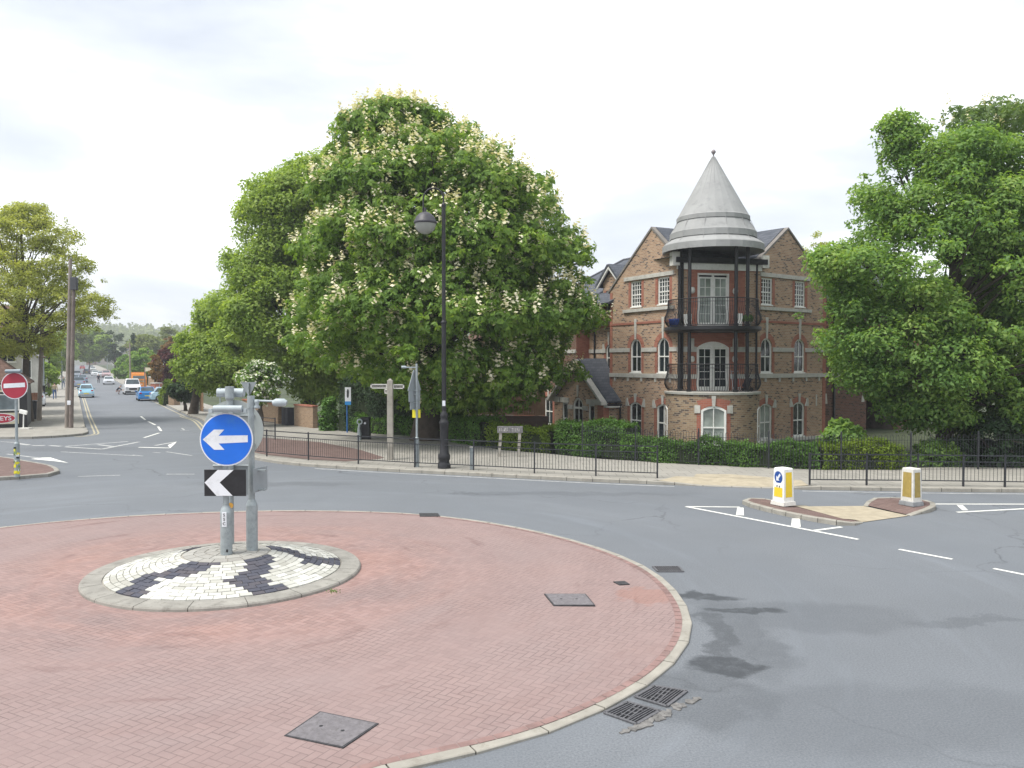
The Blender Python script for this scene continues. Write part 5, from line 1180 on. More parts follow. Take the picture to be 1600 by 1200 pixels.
guard('black guard railing round the corner of the crossing, on the archway side', [gp(1265, 757.5), gp(1354, 758.3), gp(1434, 759), gp(1505, 760), gp(1570, 761), gp(1636, 762)], 1.0)
guard('short stretch of black railing farther back beside the brick garden wall', [gp(430, 687), gp(405, 684), gp(380, 681)])
# hooped boundary railings
def hoops(label, pts, h, name='hooped_railing'):
    P = resample([Vector((p[0], p[1])) for p in pts], .21); o0 = Vector((P[0].x, P[0].y, PZ)); t = thing(name, label, 'fence', o0); b = MB()
    for i in range(len(P)-1):
        a, c = P[i], P[i+1]; m = (a+c)/2; e_ = a.lerp(c, .5)
        def V(p, z): return (p.x-o0.x, p.y-o0.y, z)
        q0, q1 = a.lerp(c, .02), a.lerp(c, .52); b.tube([V(q0, .08), V(q0, h-.07), V(q0.lerp(q1, .2), h-.015), V(q0.lerp(q1, .5), h), V(q0.lerp(q1, .8), h-.015), V(q1, h-.07), V(q1, .08)], .0085, 4, caps=False)
    for z in (.12, h-.2):
        for i in range(0, len(P)-1):
            a, c = P[i], P[i+1]; m = (a+c)/2; d = c-a; b.box((m.x-o0.x, m.y-o0.y, z), (d.length+.002, .03, .012), rz=math.atan2(d.y, d.x))
    b.build('hooped_bars', m_blackrail, t)
    for p in resample([Vector((p[0], p[1])) for p in pts], 2.7): b = MB(); b.box((p.x-o0.x, p.y-o0.y, h/2+.02), (.05, .05, h+.1)); b.lathe([(.0, h+.13), (.03, h+.1), (.03, h+.06)], (p.x-o0.x, p.y-o0.y, 0), 8); b.build('post', m_blackrail, t)
hoops('low hoop-topped black railings along the pavement in front of the hedges', [(2.9, 34.0), (4.6, 32.55), (6.4, 31.4), (8.2, 30.6), (10.0, 29.85), (11.6, 29.65), (14.2, 29.7), (17, 29.9), (22, 30.0)], 1.27)

# ornate lamp post
p0 = gp(694, 731.5); Y = p0.y; sc = Y/FPX
lamp = thing('street_lamp', 'tall black ornamental lamp post with swan neck and hanging globe, before the chestnut', 'street lamp', p0)
Lz = lambda py: zAt(py, Y)-PZ
b = MB(); b.lathe([(.24, 0), (.24, .12), (.20, .2), (.19, .28), (.225, .34), (.225, .48), (.17, .56), (.15, 1.0), (.16, 1.55), (.17, 1.62), (.19, 1.68), (.15, 1.74), (.12, 1.84), (.15, 1.92), (.14, 1.98), (.085, 2.08), (.075, 2.12)], n=16); b.build('base', m_black, lamp, label='flared black base')
b = MB(); b.tube([(0, 0, 2.1), (0, 0, Lz(505))], .085, 12); b.lathe([(.085, Lz(506)), (.11, Lz(505)), (.11, Lz(503)), (.075, Lz(501))], n=12); b.tube([(0, 0, Lz(503)), (0, 0, Lz(322))], .07, 12); b.lathe([(.07, Lz(323)), (.09, Lz(321)), (.06, Lz(318)), (.0, Lz(315))], n=12); b.build('column', m_black, lamp)
b = MB(); pts = []
for k in range(13):
    a = math.pi*(k/12)*1.02; pts.append((-.37+.37*math.cos(a), 0, Lz(312)+.42*math.sin(a)))
pts = [(0, 0, Lz(324))]+pts+[(-.745, 0, Lz(331))]; b.tube(pts, .03, 8); b.build('swan_neck', m_black, lamp)
gx = (665.5-694)*sc; b = MB(); zc = Lz(348); r = .40
b.lathe([(0, r*1.0), (.06, r*.99), (.1, r*.97), (r*.5, r*.85), (r*.82, r*.55), (r*.97, r*.2), (r*1.0, .06), (r*1.05, .05), (r*1.05, -.03), (r*.99, -.04)], (gx, 0, zc), 24); b.tube([(gx, 0, zc+r), (gx, 0, zc+r+.14)], .05, 10)
b.build('lantern_hood', MAT('lamp_hood', (.05, .048, .058), .5, .2, 6), lamp)
b = MB(); b.lathe([(r*.98, -.04), (r*.9, -.2), (r*.62, -.34), (r*.25, -.41), (0, -.42)], (gx, 0, zc), 24); b.build('lantern_bowl', MAT('frosted_bowl', (.30, .31, .28), .35, .1, 4), lamp)
b = MB(); b.box((0, -.09, Lz(630)), (.11, .01, .2)); b.build('number_tag', m_signw, lamp)

# grey sign pole with lamp arm
p0 = gp(651.5, 729.5); Y = p0.y; sc = Y/FPX; Lz = lambda py: zAt(py, Y)-PZ
t = thing('traffic_sign_pole', 'slim galvanised sign pole with a lamp arm and three plates seen from behind', 'road sign', p0)
b = MB(); b.tube([(0, 0, 0), (0, 0, 1.05)], .085, 14); b.lathe([(.085, 1.05), (.045, 1.12)], n=14); b.tube([(0, 0, 1.1), (0, 0, Lz(568))], .042, 12); b.build('pole', m_grey, t)
b = MB(); b.tube([(0, 0, Lz(574)), (-.36, 0, Lz(574)), (-.42, 0, Lz(573.5)), (-.56, 0, Lz(573.5))], [.018, .02, .05, .05], 10); b.build('lamp_arm', m_greyl, t)
Mz = Matrix.Rotation(R(62), 3, 'Z')
def plate(b, c, w, h, th=.02, mi=0): b.box(c, (w, th, h), M=Mz, mi=mi)
b = MB(); tri = [(-.42, 0), (.42, 0), (.06, .76), (-.06, .76)]; vs = []
for d_ in (-.01, .012): vs += [tuple((Mz @ Vector((x, d_, z)))+Vector((-.09, .05, Lz(610)))) for x, z in tri]
b.add(vs, [(0, 1, 2, 3), (7, 6, 5, 4), (0, 4, 5, 1), (1, 5, 6, 2), (2, 6, 7, 3), (3, 7, 4, 0)]); b.build('triangular_sign', m_greyd, t)
b = MB(); plate(b, (-.09, .05, Lz(619)), .72, .42); b.build('sign_plate', m_greyd, t)
b = MB(); plate(b, (-.07, .05, Lz(634)), .62, .27); b.build('sign_plate', m_greyd, t)
b = MB(); b.box((-.02, .05, Lz(646.5)), (.30, .05, .30)); b.build('yellow_plate', m_yplate, t)
b = MB()
for py in (610, 616, 629, 640): b.box((-.03, .0, Lz(py)), (.12, .12, .035))
b.build('clip', m_grey, t)

# concrete fingerpost
p0 = gp(610, 718); Y = p0.y; sc = Y/FPX; Lz = lambda py: zAt(py, Y)-PZ
t = thing('fingerpost', 'square concrete fingerpost with pale open-framed direction arms', 'signpost', p0)
b = MB(); h = Lz(594); b.box((0, 0, h/2), (.235, .235, h), top=.92); b.box((0, 0, h+.03), (.16, .16, .06), top=.4); b.build('post', m_conc, t, bevel=.015)
def finger(x0, x1, z, yrot=0):
    b = MB(); s = 1 if x1 > x0 else -1; hh = .09; Mx = Matrix.Rotation(yrot, 3, 'Z')
    def bx(a, c, z0, z1, y0=-.02, y1=.02): b.box(tuple(Mx @ Vector(((a+c)/2, 0, (z0+z1)/2))), (abs(c-a), y1-y0, z1-z0), M=Mx)
    bx(x0, x1, z+hh-.035, z+hh); bx(x0, x1, z-hh, z-hh+.035); bx(x1-s*.05, x1, z-hh, z+hh); bx(x0, x0+s*.04, z-hh+.035, z+hh-.035)
    o = b.build('direction_arm', m_whited, t); b = MB()
    b.box(tuple(Mx @ Vector(((x0+x1)/2, 0, z))), (abs(x1-x0)-.08, .015, hh*1.2), M=Mx); b.build('lettered_strip', MAT('worn_lettering', (.16, .155, .14), .8, .7, 22), o, label='dark strip with worn unreadable lettering')
finger(-.12, -.78, Lz(603.5)); finger(.12, .56, Lz(604)); finger(-.12, -.62, Lz(612), R(-62))
# blue pole information sign
p0 = gp(542.5, 676); Y = p0.y; Lz = lambda py: zAt(py, Y)-PZ
t = thing('information_sign', 'narrow white plate with blue foot on a blue pole, before the dark trees', 'sign', p0)
b = MB(); b.tube([(0, 0, 0), (0, 0, Lz(606))], .035, 10); b.build('pole', m_bluep, t)
b = MB(); b.box((.06, -.045, (Lz(605)+Lz(627))/2), (.33, .02, Lz(605)-Lz(627))); pl = b.build('plate', m_signw, t)
b = MB(); b.box((.06, -.046, (Lz(627)+Lz(632.5))/2), (.33, .02, Lz(627)-Lz(632.5))); b.build('blue_band', MAT('light_blue', (.03, .25, .62), .5, .05, 4), pl)
b = MB()
b.xz([(.0, Lz(620)), (.05, Lz(622)), (.10, Lz(620)), (.12, Lz(612)), (.09, Lz(608)), (.03, Lz(608)), (.0, Lz(612))], -.062, -.0565); b.build('dark_symbol', MAT('symbol_ink', (.03, .035, .04), .6, .1, 4), pl)
# litter bin and ticket post
p0 = gp(571, 686); t = thing('litter_bin', 'square black litter bin with a small white badge beside the ring-topped post', 'litter bin', p0)
b = MB(); b.box((0, 0, .5), (.5, .45, 1.0), top=.92); b.build('body', m_black, t, bevel=.02); b = MB(); b.box((0, 0, 1.05), (.54, .5, .12), top=.8); b.build('lid', m_black, t, bevel=.02)
b = MB(); b.disc((.02, -.235, .82), .055, 14, axis='y'); b.build('badge', m_signw, t)
p0 = gp(561.5, 688); t = thing('ring_topped_post', 'short grey post with a ring-shaped head beside the black litter bin', 'post', p0)
b = MB(); b.tube([(0, 0, 0), (.0, 0, .35), (-.02, 0, .6), (.02, 0, .82)], [.11, .10, .07, .06], 10); b.build('stem', m_grey, t)
b = MB(); b.tube([(.02+.12*math.cos(2*math.pi*k/16), 0, .92+.12*math.sin(2*math.pi*k/16)) for k in range(17)], .035, 8); b.build('ring', m_greyl, t)
# short marker post
p0 = gp(737, 733.5); t = thing('marker_post', 'short grey marker post behind the guard railing beside the black lamp post', 'bollard', p0)
b = MB(); b.box((0, 0, .4), (.13, .1, .8)); b.build('post', m_grey, t, bevel=.01); b = MB(); b.box((0, 0, .81), (.145, .115, .03)); b.build('cap', m_whited, t)
# street name sign
p0 = gp(796, 713.5); Y = p0.y; sc = Y/FPX; t = thing('street_name_sign', 'weathered street name board on two leaning stone-coloured posts', 'sign', p0)
for px in (780, 810):
    x = (px-796)*sc; b = MB(); b.box((x, 0, .5), (.12, .1, 1.0)); o = b.build('post', m_conc, t); 
    for v in o.data.vertices: v.co.x += v.co.z*.06
    b = MB()
    for z in (.42, .68): b.box((x+z*.06, 0, z), (.13, .11, .03))
    b.build('band', m_black, o)
b = MB(); b.rng((777-796)*sc+.0, (817-796)*sc, -.08, -.04, .98, 1.26); pl = b.build('name_board', MAT('board_grey', (.17, .165, .17), .8, .3, 10), t, label='name board with flaking, unreadable lettering', bevel=.01)
b = MB(); x = (780-796)*sc
while x < (813-796)*sc:
    w = random.uniform(.03, .055)
    if random.random() > .14:
        for _ in range(3): b.box((x+w/2+random.uniform(-.012, .012), -.083, 1.12+random.uniform(-.04, .04)), (random.uniform(.012, .03), .006, random.uniform(.04, .12)))
    x += w+.022
b.build('flaking_letters', m_whited, pl)

# refuge bollards
def bollard(label, p0, rz, pan, dirty):
    t = thing('traffic_bollard', label, 'bollard', p0, rz, 'bollards on the refuge island'); w = .5
    b = MB(); b.box((0, 0, .06), (.62, .42, .12), top=.93); b.build('base', m_whited if not dirty else MAT('bollard_base', (.22, .23, .24), .7, .2, 6), t, bevel=.01)
    b = MB(); b.box((0, 0, .56), (.52, .34, .90), top=.90); b.box((0, 0, 1.025), (.48, .32, .035), top=.85); body = b.build('body', m_white if not dirty else m_whited, t, bevel=.015)
    k = .5*.10/.9
    for sx, sy, wd in ((0, -1, .38), (0, 1, .38), (1, 0, .22), (-1, 0, .22)):
        b = MB(); hy = .172 if sx == 0 else .262; z0, z1 = .24, .93
        if sy == -1 and not dirty: z1 = .50
        def q(u, z):
            f = 1-.10*(z-.11)/.90; d = hy*f+.002; return (u*f, -d, z) if sy == -1 else (-u*f, d, z) if sy == 1 else (d, u*f, z) if sx == 1 else (-d, -u*f, z)
        b.add([q(-wd/2, z0), q(wd/2, z0), q(wd/2, z1), q(-wd/2, z1)], [(0, 1, 2, 3)]); b.build('yellow_panel', pan, t)
    return t
p0 = Vector((7.42, 22.5, .10)); tb = bollard('clean white and yellow bollard with a blue arrow disc, on the refuge', p0, R(-62), m_yellow, False)
tb.scale = (.80, 1.12, .98)
b = MB(); slab(b, (0, .79), .175, -.163, -.160, 0, 30); dsc = b.build('arrow_disc', MAT('bollard_blue', (.015, .07, .30), .4, .05, 4), tb)
dsc.rotation_euler = (R(3.2), 0, 0); dsc.location = (0, .038, 0)
def arrowpts(s, a, c): 
    P = [(-.5, 0), (-.12, .36), (-.12, .13), (.5, .13), (.5, -.13), (-.12, -.13), (-.12, -.36)]; ca, sa = math.cos(a), math.sin(a)
    return [(c[0]+s*(x*ca-y*sa), c[1]+s*(x*sa+y*ca)) for x, y in P]
b = MB(); b.xz(arrowpts(.26, R(45), (0, .79)), -.168, -.1635); b.build('arrow', m_signw, dsc)
b = MB(); b.box((-.06, -.166, .535), (.035, .005, .05)); b.box((.05, -.166, .53), (.035, .005, .05)); b.build('sticker_mark', m_black, tb)
p0 = Vector((10.9, 22.45, .10)); tb = bollard('faded bollard with ochre panels at the far end of the refuge', p0, R(-66), m_ochre, True); tb.scale = (.78, 1.0, .98)

# no entry sign
p0 = Vector((*G(27, 745, .12), .12)); Y = p0.y; sc = Y/FPX; Lz = lambda py: zAt(py, Y)-PZ
t = thing('no_entry_sign', 'round red no entry sign with a lamp above, on a post with a stickered base', 'road sign', p0)
b = MB(); b.tube([(0, 0, 0), (0, 0, Lz(693))], .085, 14); b.lathe([(.085, Lz(693)), (.05, Lz(690))], n=14); b.tube([(0, 0, Lz(693)), (0, 0, Lz(577))], .045, 12); b.build('post', m_grey, t)
b = MB(); slab(b, (0, Lz(602.5)), .45, -.08, -.065, 0, 56); fc = b.build('sign_face', m_signw, t, label='red disc with a white bar')
b = MB(); slab(b, (0, Lz(602.5)), .425, -.084, -.0805, 0, 56); b.build('red_field', m_red, fc)
b = MB(); z = Lz(602.5); b.xz([(-.36, z-.085), (.36, z-.045), (.36, z+.105), (-.36, z+.065)], -.089, -.0845); b.build('white_bar', m_signw, fc)
b = MB(); b.tube([(-.25, -.14, Lz(580)), (.27, -.14, Lz(579.6))], .06, 12); b.box((0, -.07, Lz(578.5)), (.06, .16, .04)); b.build('sign_lamp', MAT('lamp_grey', (.22, .27, .30), .5, .1, 4), t)
b = MB(); cols = [m_yplate, m_signw, MAT('green_sticker', (.2, .28, .12), .6, .3, 8), m_yplate, m_black]
for i in range(26): a = R(200+random.random()*150); z = random.uniform(.08, Lz(698)); r = .09; b.box((r*math.cos(a), r*math.sin(a), z), (.09, .004, random.uniform(.05, .11)), M=Matrix.Rotation(a+math.pi/2, 3, 'Z') @ Matrix.Rotation(random.uniform(-.4, .4), 3, 'Y'), mi=i % 5)
b.build('torn_stickers', cols, t)

# triangular give way sign beyond, seen from behind
p0 = gp(389.5, 690); p0 = Vector((*D(389, 690, 46).xy, PZ)); Y = 46; Lz = lambda py: zAt(py, Y)-PZ
t = thing('give_way_sign', 'point-down triangular sign seen from behind, over the railing by the garden wall', 'road sign', p0)
b = MB(); b.tube([(0, 0, 0), (0, 0, Lz(598))], .045, 10); b.build('post', m_grey, t)
b = MB(); b.xz([(-.46, Lz(597)), (.44, Lz(597)), (.03, Lz(597)-.78), (-.03, Lz(597)-.78)], .05, .065); b.build('triangular_sign', m_greyd, t)

# poles --------------------------------------------------------------------
def pole(label, px, py0, py1, w, mat, topw=None, Y=None, name='utility_pole', lean=0, cat='pole', grp=None):
    p0 = gp(px, py0) if Y is None else Vector((*D(px, 600, Y).xy, hgt(D(px, 600, Y).x, Y)+PZ)); h = zAt(py1, p0.y)-p0.z; t = thing(name, label, cat, p0, 0, grp)
    b = MB(); n = 8; b.tube([(lean*k/n, 0, h*k/n) for k in range(n+1)], [w*(1-.25*k/n) for k in range(n+1)], 12); b.build('shaft', mat, t); return t, h
t, h = pole('tall weathered telephone pole nearest the kerb corner, paler of the pair', 104.5, 668, 405, .125, m_woodl, lean=.35)
b = MB()
for k in range(14): z = 2.6+k*.48; b.box((.12*(1 if k % 2 else -1)+.35*z/h, -.0, z), (.16, .02, .02))
b.build('climbing_steps', m_iron, t)
t, h = pole('darker telephone pole with a grey box at its head, hard against the paler one', 111, 668.5, 434, .125, m_wood, lean=.3)
b = MB(); b.box((.36, -.12, h-.35), (.36, .25, .75)); b.build('terminal_box', MAT('dark_grey_box', (.06, .062, .07), .6, .1, 6), t, bevel=.02)
b = MB(); b.box((0, -.19, 1.5), (.2, .05, .25)); b.build('white_notice', m_signw, t)
pole('thinner leaning pale wooden pole beside the shop fence', 61, 657, 476, .15, m_woodl, lean=.38)
t, h = pole('slim grey lamp column with a dark foot by the wooden fence', 68.5, 628, 535, .09, m_grey, name='lamp_column'); 
b = MB(); b.tube([(0, 0, 0), (0, 0, 1.6)], .13, 10); b.build('base', m_black, t)
t, h = pole('thin wooden pole across the street above the pickup', 203.5, 600, 536, .13, m_woodl, Y=128)
pole('distant grey lamp column beside the far pavement', 97, 600, 548, .08, m_grey, Y=120, name='lamp_column')
pole('distant lamp column in front of the far terraces', 168, 590, 560, .1, m_grey, Y=230, name='lamp_column')
t, h = pole('post carrying a small cream board beside the orange lorry', 226.5, 606, 573, .09, m_wood, Y=105, name='notice_post', cat='sign')
p = D(232, 578, 105); b = MB(); b.box((.48, -.1, h-.35), (.72, .05, .48)); b.build('cream_board', m_cream, t)
pole('thin grey post on the pavement by the blue hatchback', 249.5, 622, 598, .04, m_grey, name='marker_pole')

# ================================================================ WALLS, GATES, BINS
def wall(label, pts, h, th, mat, cap=None, name='garden_wall', base=PZ, seg=True):
    o0 = Vector((pts[0][0], pts[0][1], base)); t = thing(name, label, 'wall', o0)
    for a, c in zip(pts, pts[1:]):
        d = Vector((c[0]-a[0], c[1]-a[1])); an = math.atan2(d.y, d.x); ln = d.length; b = MB(); b.rng(0, ln, -th/2, th/2, -.2, h); b.build('brickwork', mat, t, loc=(a[0]-o0.x, a[1]-o0.y, 0), rz=an)
        if cap: b = MB(); b.rng(-.03, ln+.03, -th/2-.04, th/2+.04, h+.002, h+.08); b.build('coping', cap, t, loc=(a[0]-o0.x, a[1]-o0.y, 0), rz=an)
    return t
wall('buff brick garden wall with a red coping under the hawthorn', [(-11.6, 48.6), (-13.2, 50.5)], 1.25, .3, m_wallb, m_redb)
wall('lower stretch of the buff brick wall beyond the dark cabinet', [(-14.6, 52.0), (-16.3, 54.4), (-19.0, 58.6)], 1.2, .3, m_wallb, m_redb)
t = thing('utility_cabinet', 'dark metal cabinet set in the gap of the brick garden wall', 'cabinet', (-13.9, 51.1, PZ), R(-50)); b = MB(); b.box((0, 0, .52), (.85, .45, 1.04)); b.build('body', MAT('cabinet_dark', (.04, .042, .055), .6, .2, 6), t, bevel=.02); b = MB(); b.rng(-.01, .01, -.24, -.228, .1, 1.0); b.box((0, 0, 1.06), (.9, .5, .05)); b.build('lid', m_black, t)
t = thing('black_post_bollard', 'short black bollard beside the lamp arm of the sign posts', 'bollard', gp(404, 662)); b = MB(); b.lathe([(.14, 0), (.13, .7), (.15, .74), (.15, .82), (.06, .9), (0, .92)], n=14); b.build('post', m_black, t)
t = thing('brick_pier', 'pinkish brick gate pier next to the green hedge block', 'pier', (*D(272, 600, 75).xy, PZ), R(-28)); b = MB(); b.rng(-.35, .35, -.35, .35, -.1, 1.25); b.build('brickwork', m_wallb, t); b = MB(); b.box((0, 0, 1.31), (.82, .82, .1)); b.build('cap', m_stone, t)
t = thing('brick_pier', 'red brick gate pier behind the blue hatchback', 'pier', (*D(244, 600, 92).xy, PZ), R(-28)); b = MB(); b.rng(-.4, .4, -.4, .4, -.1, 1.5); b.build('brickwork', m_redb, t); b = MB(); b.box((0, 0, 1.56), (.9, .9, .1)); b.build('cap', m_stone, t)
a_ = along(KR, 46, 3.6); c_ = along(KR, 20, 3.6)
wall('low red brick front wall along the side street', [tuple(along(KR, 60, 3.7)), tuple(along(KR, 34, 3.7))], 1.1, .25, m_redb, m_stone)
wall('far grey garden wall along the side street beyond the pickup', [tuple(along(KR, 150, 3.7)), tuple(along(KR, 64, 3.7))], 1.4, .25, m_wallb, m_stone)
def slatfence(label, p0, rz, w, h, mat, z=PZ, name='wooden_fence'):
    t = thing(name, label, 'fence', (p0[0], p0[1], z), rz); n = int(w/.14)
    b = MB()
    for i in range(n): b.rng(i*.14+.004, i*.14+.136, -.012+(.006 if i % 2 else 0), .012, .02, h+random.uniform(-.01, .01))
    b.build('boards', mat, t); b = MB()
    for z_ in (.3, h-.25): b.rng(0, n*.14, .014, .05, z_, z_+.08)
    b.build('rails', mat, t)
    for x in [k*2.0 for k in range(int(w/2.0)+1)]: b = MB(); b.rng(x-.05, x+.05, .052, .14, -.1, h+.05); b.build('post', mat, t)
slatfence('warm brown close-boarded fence on a low wall behind the name sign', D(734, 650, 48).xy, R(14-28), 4.6, 1.35, m_woodf, .95)
wall('dark brick plinth under the brown fence', [tuple(D(734, 650, 47.9).xy), (D(734, 650, 48).x+4.5, 48-1.15)], .86, .3, BRICK('plinth_brick', (.10, .06, .05), (.15, .09, .07), (.1, .09, .08)), base=.08)
slatfence('orange-brown timber gate beside the wheelie bin', D(312, 600, 66).xy, R(-60), 1.6, 1.5, m_woodf, name='timber_gate')
slatfence('mossy green timber fence panel beside the gate', D(304, 600, 69).xy, R(-60), 2.2, 1.5, MAT('mossy_wood', (.09, .13, .05), .9, .3, 3))
slatfence('tall reddish fence panels between the shop and the slim lamp column', D(45, 600, 57.5).xy, R(20), .8, 1.75, MAT('red_fence_wood', (.30, .14, .085), .85, .2, 2))
def wbin(label, p0, rz, h=1.1, w=.58, mat=None):
    t = thing('wheelie_bin', label, 'wheelie bin', p0, rz); mat = mat or m_binb; b = MB(); vs = []
    b.box((0, 0, h*.48), (w*.86, w*.95, h*.86), top=1.14); b.build('body', mat, t, bevel=.02)
    b = MB(); b.box((0, -.02, h*.95), (w*1.08, w*1.2, .06), top=.9); b.tube([(-w*.4, w*.62, h*.93), (w*.4, w*.62, h*.93)], .02, 6); b.build('lid', mat, t, bevel=.01)
    for sg in (-1, 1): b = MB(); b.tube([(sg*w*.42-.03, w*.45, .1), (sg*w*.42+.03, w*.45, .1)], .1, 12); b.build('wheel', m_tyre, t)
m_binb = MAT('bin_plastic', (.028, .032, .04), .5, .2, 5)
wbin('dark grey wheelie bin standing alone on the pavement of the side street', gp(298.5, 630.5), R(-28), 1.15, .75)
wbin('dark bin tucked between the hedge block and the brick pier', Vector((*D(265.5, 600, 77).xy, PZ)), R(-28), 1.2, .5)
wbin('tall black bin between the shop corner and the pale pole', gp(52, 656), R(5), 1.35, .8)
# clipped hedge block
hedge('small clipped hedge block beside the driveway', [tuple(D(257, 600, 79).xy), tuple(D(264, 600, 76).xy)], 1.0, 1.25, L_hedgey, 3500, .12)

# ================================================================ HOUSES
m_render = MAT('white_render', (.55, .54, .50), .85, .12, 1.5, dirt=(.42, .41, .38)); m_pinkr = MAT('pinkish_render', (.42, .37, .34), .85, .1, 1.5)
m_brickf = BRICK('terrace_brick', (.28, .13, .09), (.38, .19, .13), (.28, .22, .18))
def house(label, p0, rz, w, d, h, rh, wallm, roofm, wins=(), gable=False, chim=1, name='house', z=None, door=None, hip=False, barge=False):
    z0 = hgt(p0[0], p0[1]) if z is None else z; t = thing(name, label, 'house', (p0[0], p0[1], z0), rz); F = FR((0, 0), 0, t, Vector((0, 0, 0))); F.o = Vector((0, 0, 0))
    H = [outline(x, a, c, ww, 'flat') for x, a, c, ww in wins]
    if door: H.append(outline(door, .1, 2.15, .95, 'flat'))
    top = [(0, -.3), (w, -.3), (w, h)]+([(w/2, h+rh)] if gable else [])+[(0, h)]
    wm = wallmesh(top, H, thick=.02); wm.add([(0, .02, -.3), (0, d, -.3), (0, d, h), (0, .02, h)], [(0, 3, 2, 1)][:1]); 
    wm.add([(w, .02, -.3), (w, d, -.3), (w, d, h), (w, .02, h)], [(0, 1, 2, 3)]); wm.add([(0, d, -.3), (w, d, -.3), (w, d, h), (0, d, h)], [(0, 3, 2, 1)])
    if not gable: wm.add([(0, 0, h), (0, d, h), (0, d/2, h+rh)], [(0, 2, 1)]); wm.add([(w, 0, h), (w, d, h), (w, d/2, h+rh)], [(0, 1, 2)])
    F.put(wm, 'wall', wallm)
    for x, a, c, ww in wins: window(F, x, a, c, ww, 'flat', None, fw=.08, bars=(1, 1) if ww < 1.3 else (2, 1), rail=False)
    if door: b = MB(); b.rng(door-.46, door+.46, .06, .11, .1, 2.14); F.put(b, 'door', m_black)
    e_ = .25
    if gable:
        roofslab(F, [(-e_, -e_, h-e_*rh/(w/2)), (w/2, -e_, h+rh), (w/2, d, h+rh), (-e_, d, h-e_*rh/(w/2))][::-1]); roofslab(F, [(w/2, -e_, h+rh), (w+e_, -e_, h-e_*rh/(w/2)), (w+e_, d, h-e_*rh/(w/2)), (w/2, d, h+rh)][::-1])
        if barge:
            b = MB()
            for sa in ((-e_, w/2), (w+e_, w/2)): b.xz([(sa[0], h-e_*rh/(w/2)-.1), (sa[1], h+rh-.1), (sa[1], h+rh+.12), (sa[0], h-e_*rh/(w/2)+.12)], -e_-.06, -e_-.01)
            F.put(b, 'bargeboard', m_white)
    elif hip:
        k = min(w*.3, d*.5); roofslab(F, [(-e_, -e_, h), (w+e_, -e_, h), (w-k, d/2, h+rh), (k, d/2, h+rh)]); roofslab(F, [(w+e_, d+e_, h), (-e_, d+e_, h), (k, d/2, h+rh), (w-k, d/2, h+rh)]); roofslab(F, [(w+e_, -e_, h), (w+e_, d+e_, h), (w-k, d/2, h+rh)]); roofslab(F, [(-e_, d+e_, h), (-e_, -e_, h), (k, d/2, h+rh)])
    else:
        roofslab(F, [(-e_, -e_, h-.1), (w+e_, -e_, h-.1), (w+e_, d/2, h+rh), (-e_, d/2, h+rh)]); roofslab(F, [(w+e_, d+e_, h-.1), (-e_, d+e_, h-.1), (-e_, d/2, h+rh), (w+e_, d/2, h+rh)])
    for o in [o for o in COL.objects if o.parent == t and o.name.startswith('roof')]:
        o.data.materials[0] = roofm
    if chim: b = MB(); b.rng(w*.15, w*.15+.7, d/2-.4, d/2+.4, h+rh-.6, h+rh+1.0); b.tube([(w*.15+.2, d/2, h+rh+1), (w*.15+.2, d/2, h+rh+1.35)], .12, 8); b.tube([(w*.15+.5, d/2, h+rh+1), (w*.15+.5, d/2, h+rh+1.35)], .12, 8); F.put(b, 'chimney', m_brickf)
    return t, F
# shop at the corner
xs0 = -32.7; ysf = 47.45
t = thing('corner_shop', 'black and cream corner shop with a brown tiled roof and a red oval sign', 'shop', (xs0, ysf, .12), R(28)); F = FR((0, 0), 0, t, Vector((0, 0, 0)))
F.o = Vector((0, 0, 0)); wS = 4.15; hS = 2.65
b = wallmesh([(-3, 0), (wS, 0), (wS, hS), (-3, hS)], [[(.9, 1.0), (3.75, 1.0), (3.75, 2.0), (.9, 2.0)]], thick=.2)
b.add([(wS, .2, 0), (wS, 5, 0), (wS, 5, hS), (wS, .2, hS)], [(0, 1, 2, 3)]); F.put(b, 'wall', m_black)
b = MB(); b.rng(-2.9, wS-.45, -.05, -.002, .22, .88); pn = F.put(b, 'stall_board', m_cream)
b = MB(); slab(b, (2.62, .56), .5, -.062, -.052, 0, 40); o = F.put(b, 'oval_sign', m_signw, label='red oval sign ending in the letters EYS')
for v in o.data.vertices: v.co.x = 2.62+.08+(v.co.x-2.62)*1.75; v.co.z = .56+(v.co.z-.56)*.62
b = MB(); slab(b, (2.62, .56), .46, -.067, -.0625, 0, 40); o2 = b.build('red_field', MAT('oval_red', (.42, .02, .05), .5, .06, 4), o)
for v in o2.data.vertices: v.co.x = 2.62+.08+(v.co.x-2.62)*1.75; v.co.z = .56+(v.co.z-.56)*.60
text('letters', 'EYS', .36, m_signw, o, (2.62+.42, -.071, .55), (R(90), 0, 0), sx=1.05)
b = MB(); b.rng(-2.9, wS+.02, -.12, -.002, 2.12, 2.58); fs_ = F.put(b, 'fascia_board', m_cream)
b = MB()
x = 1.2
while x < 3.2: w = random.uniform(.07, .13); b.rng(x, x+w, -.125, -.121, 2.25, 2.46); x += w+.06
b.build('worn_letters', MAT('faded_ink', (.2, .22, .16), .8, .4, 12), fs_)
b = MB(); ringxz(b, [(.9, 1.0), (3.75, 1.0), (3.75, 2.0), (.9, 2.0)], [(.97, 1.07), (3.68, 1.07), (3.68, 1.93), (.97, 1.93)], .02, .1); b.rng(2.25, 2.37, .02, .1, 1.07, 1.93); wn = F.put(b, 'window', m_white)
b = MB(); b.add([(.93, .08, 1.03), (3.72, .08, 1.03), (3.72, .08, 1.97), (.93, .08, 1.97)], [(0, 1, 2, 3)]); b.build('pane', GLASS('shop_glass', (.16, .2, .22), .06), wn)
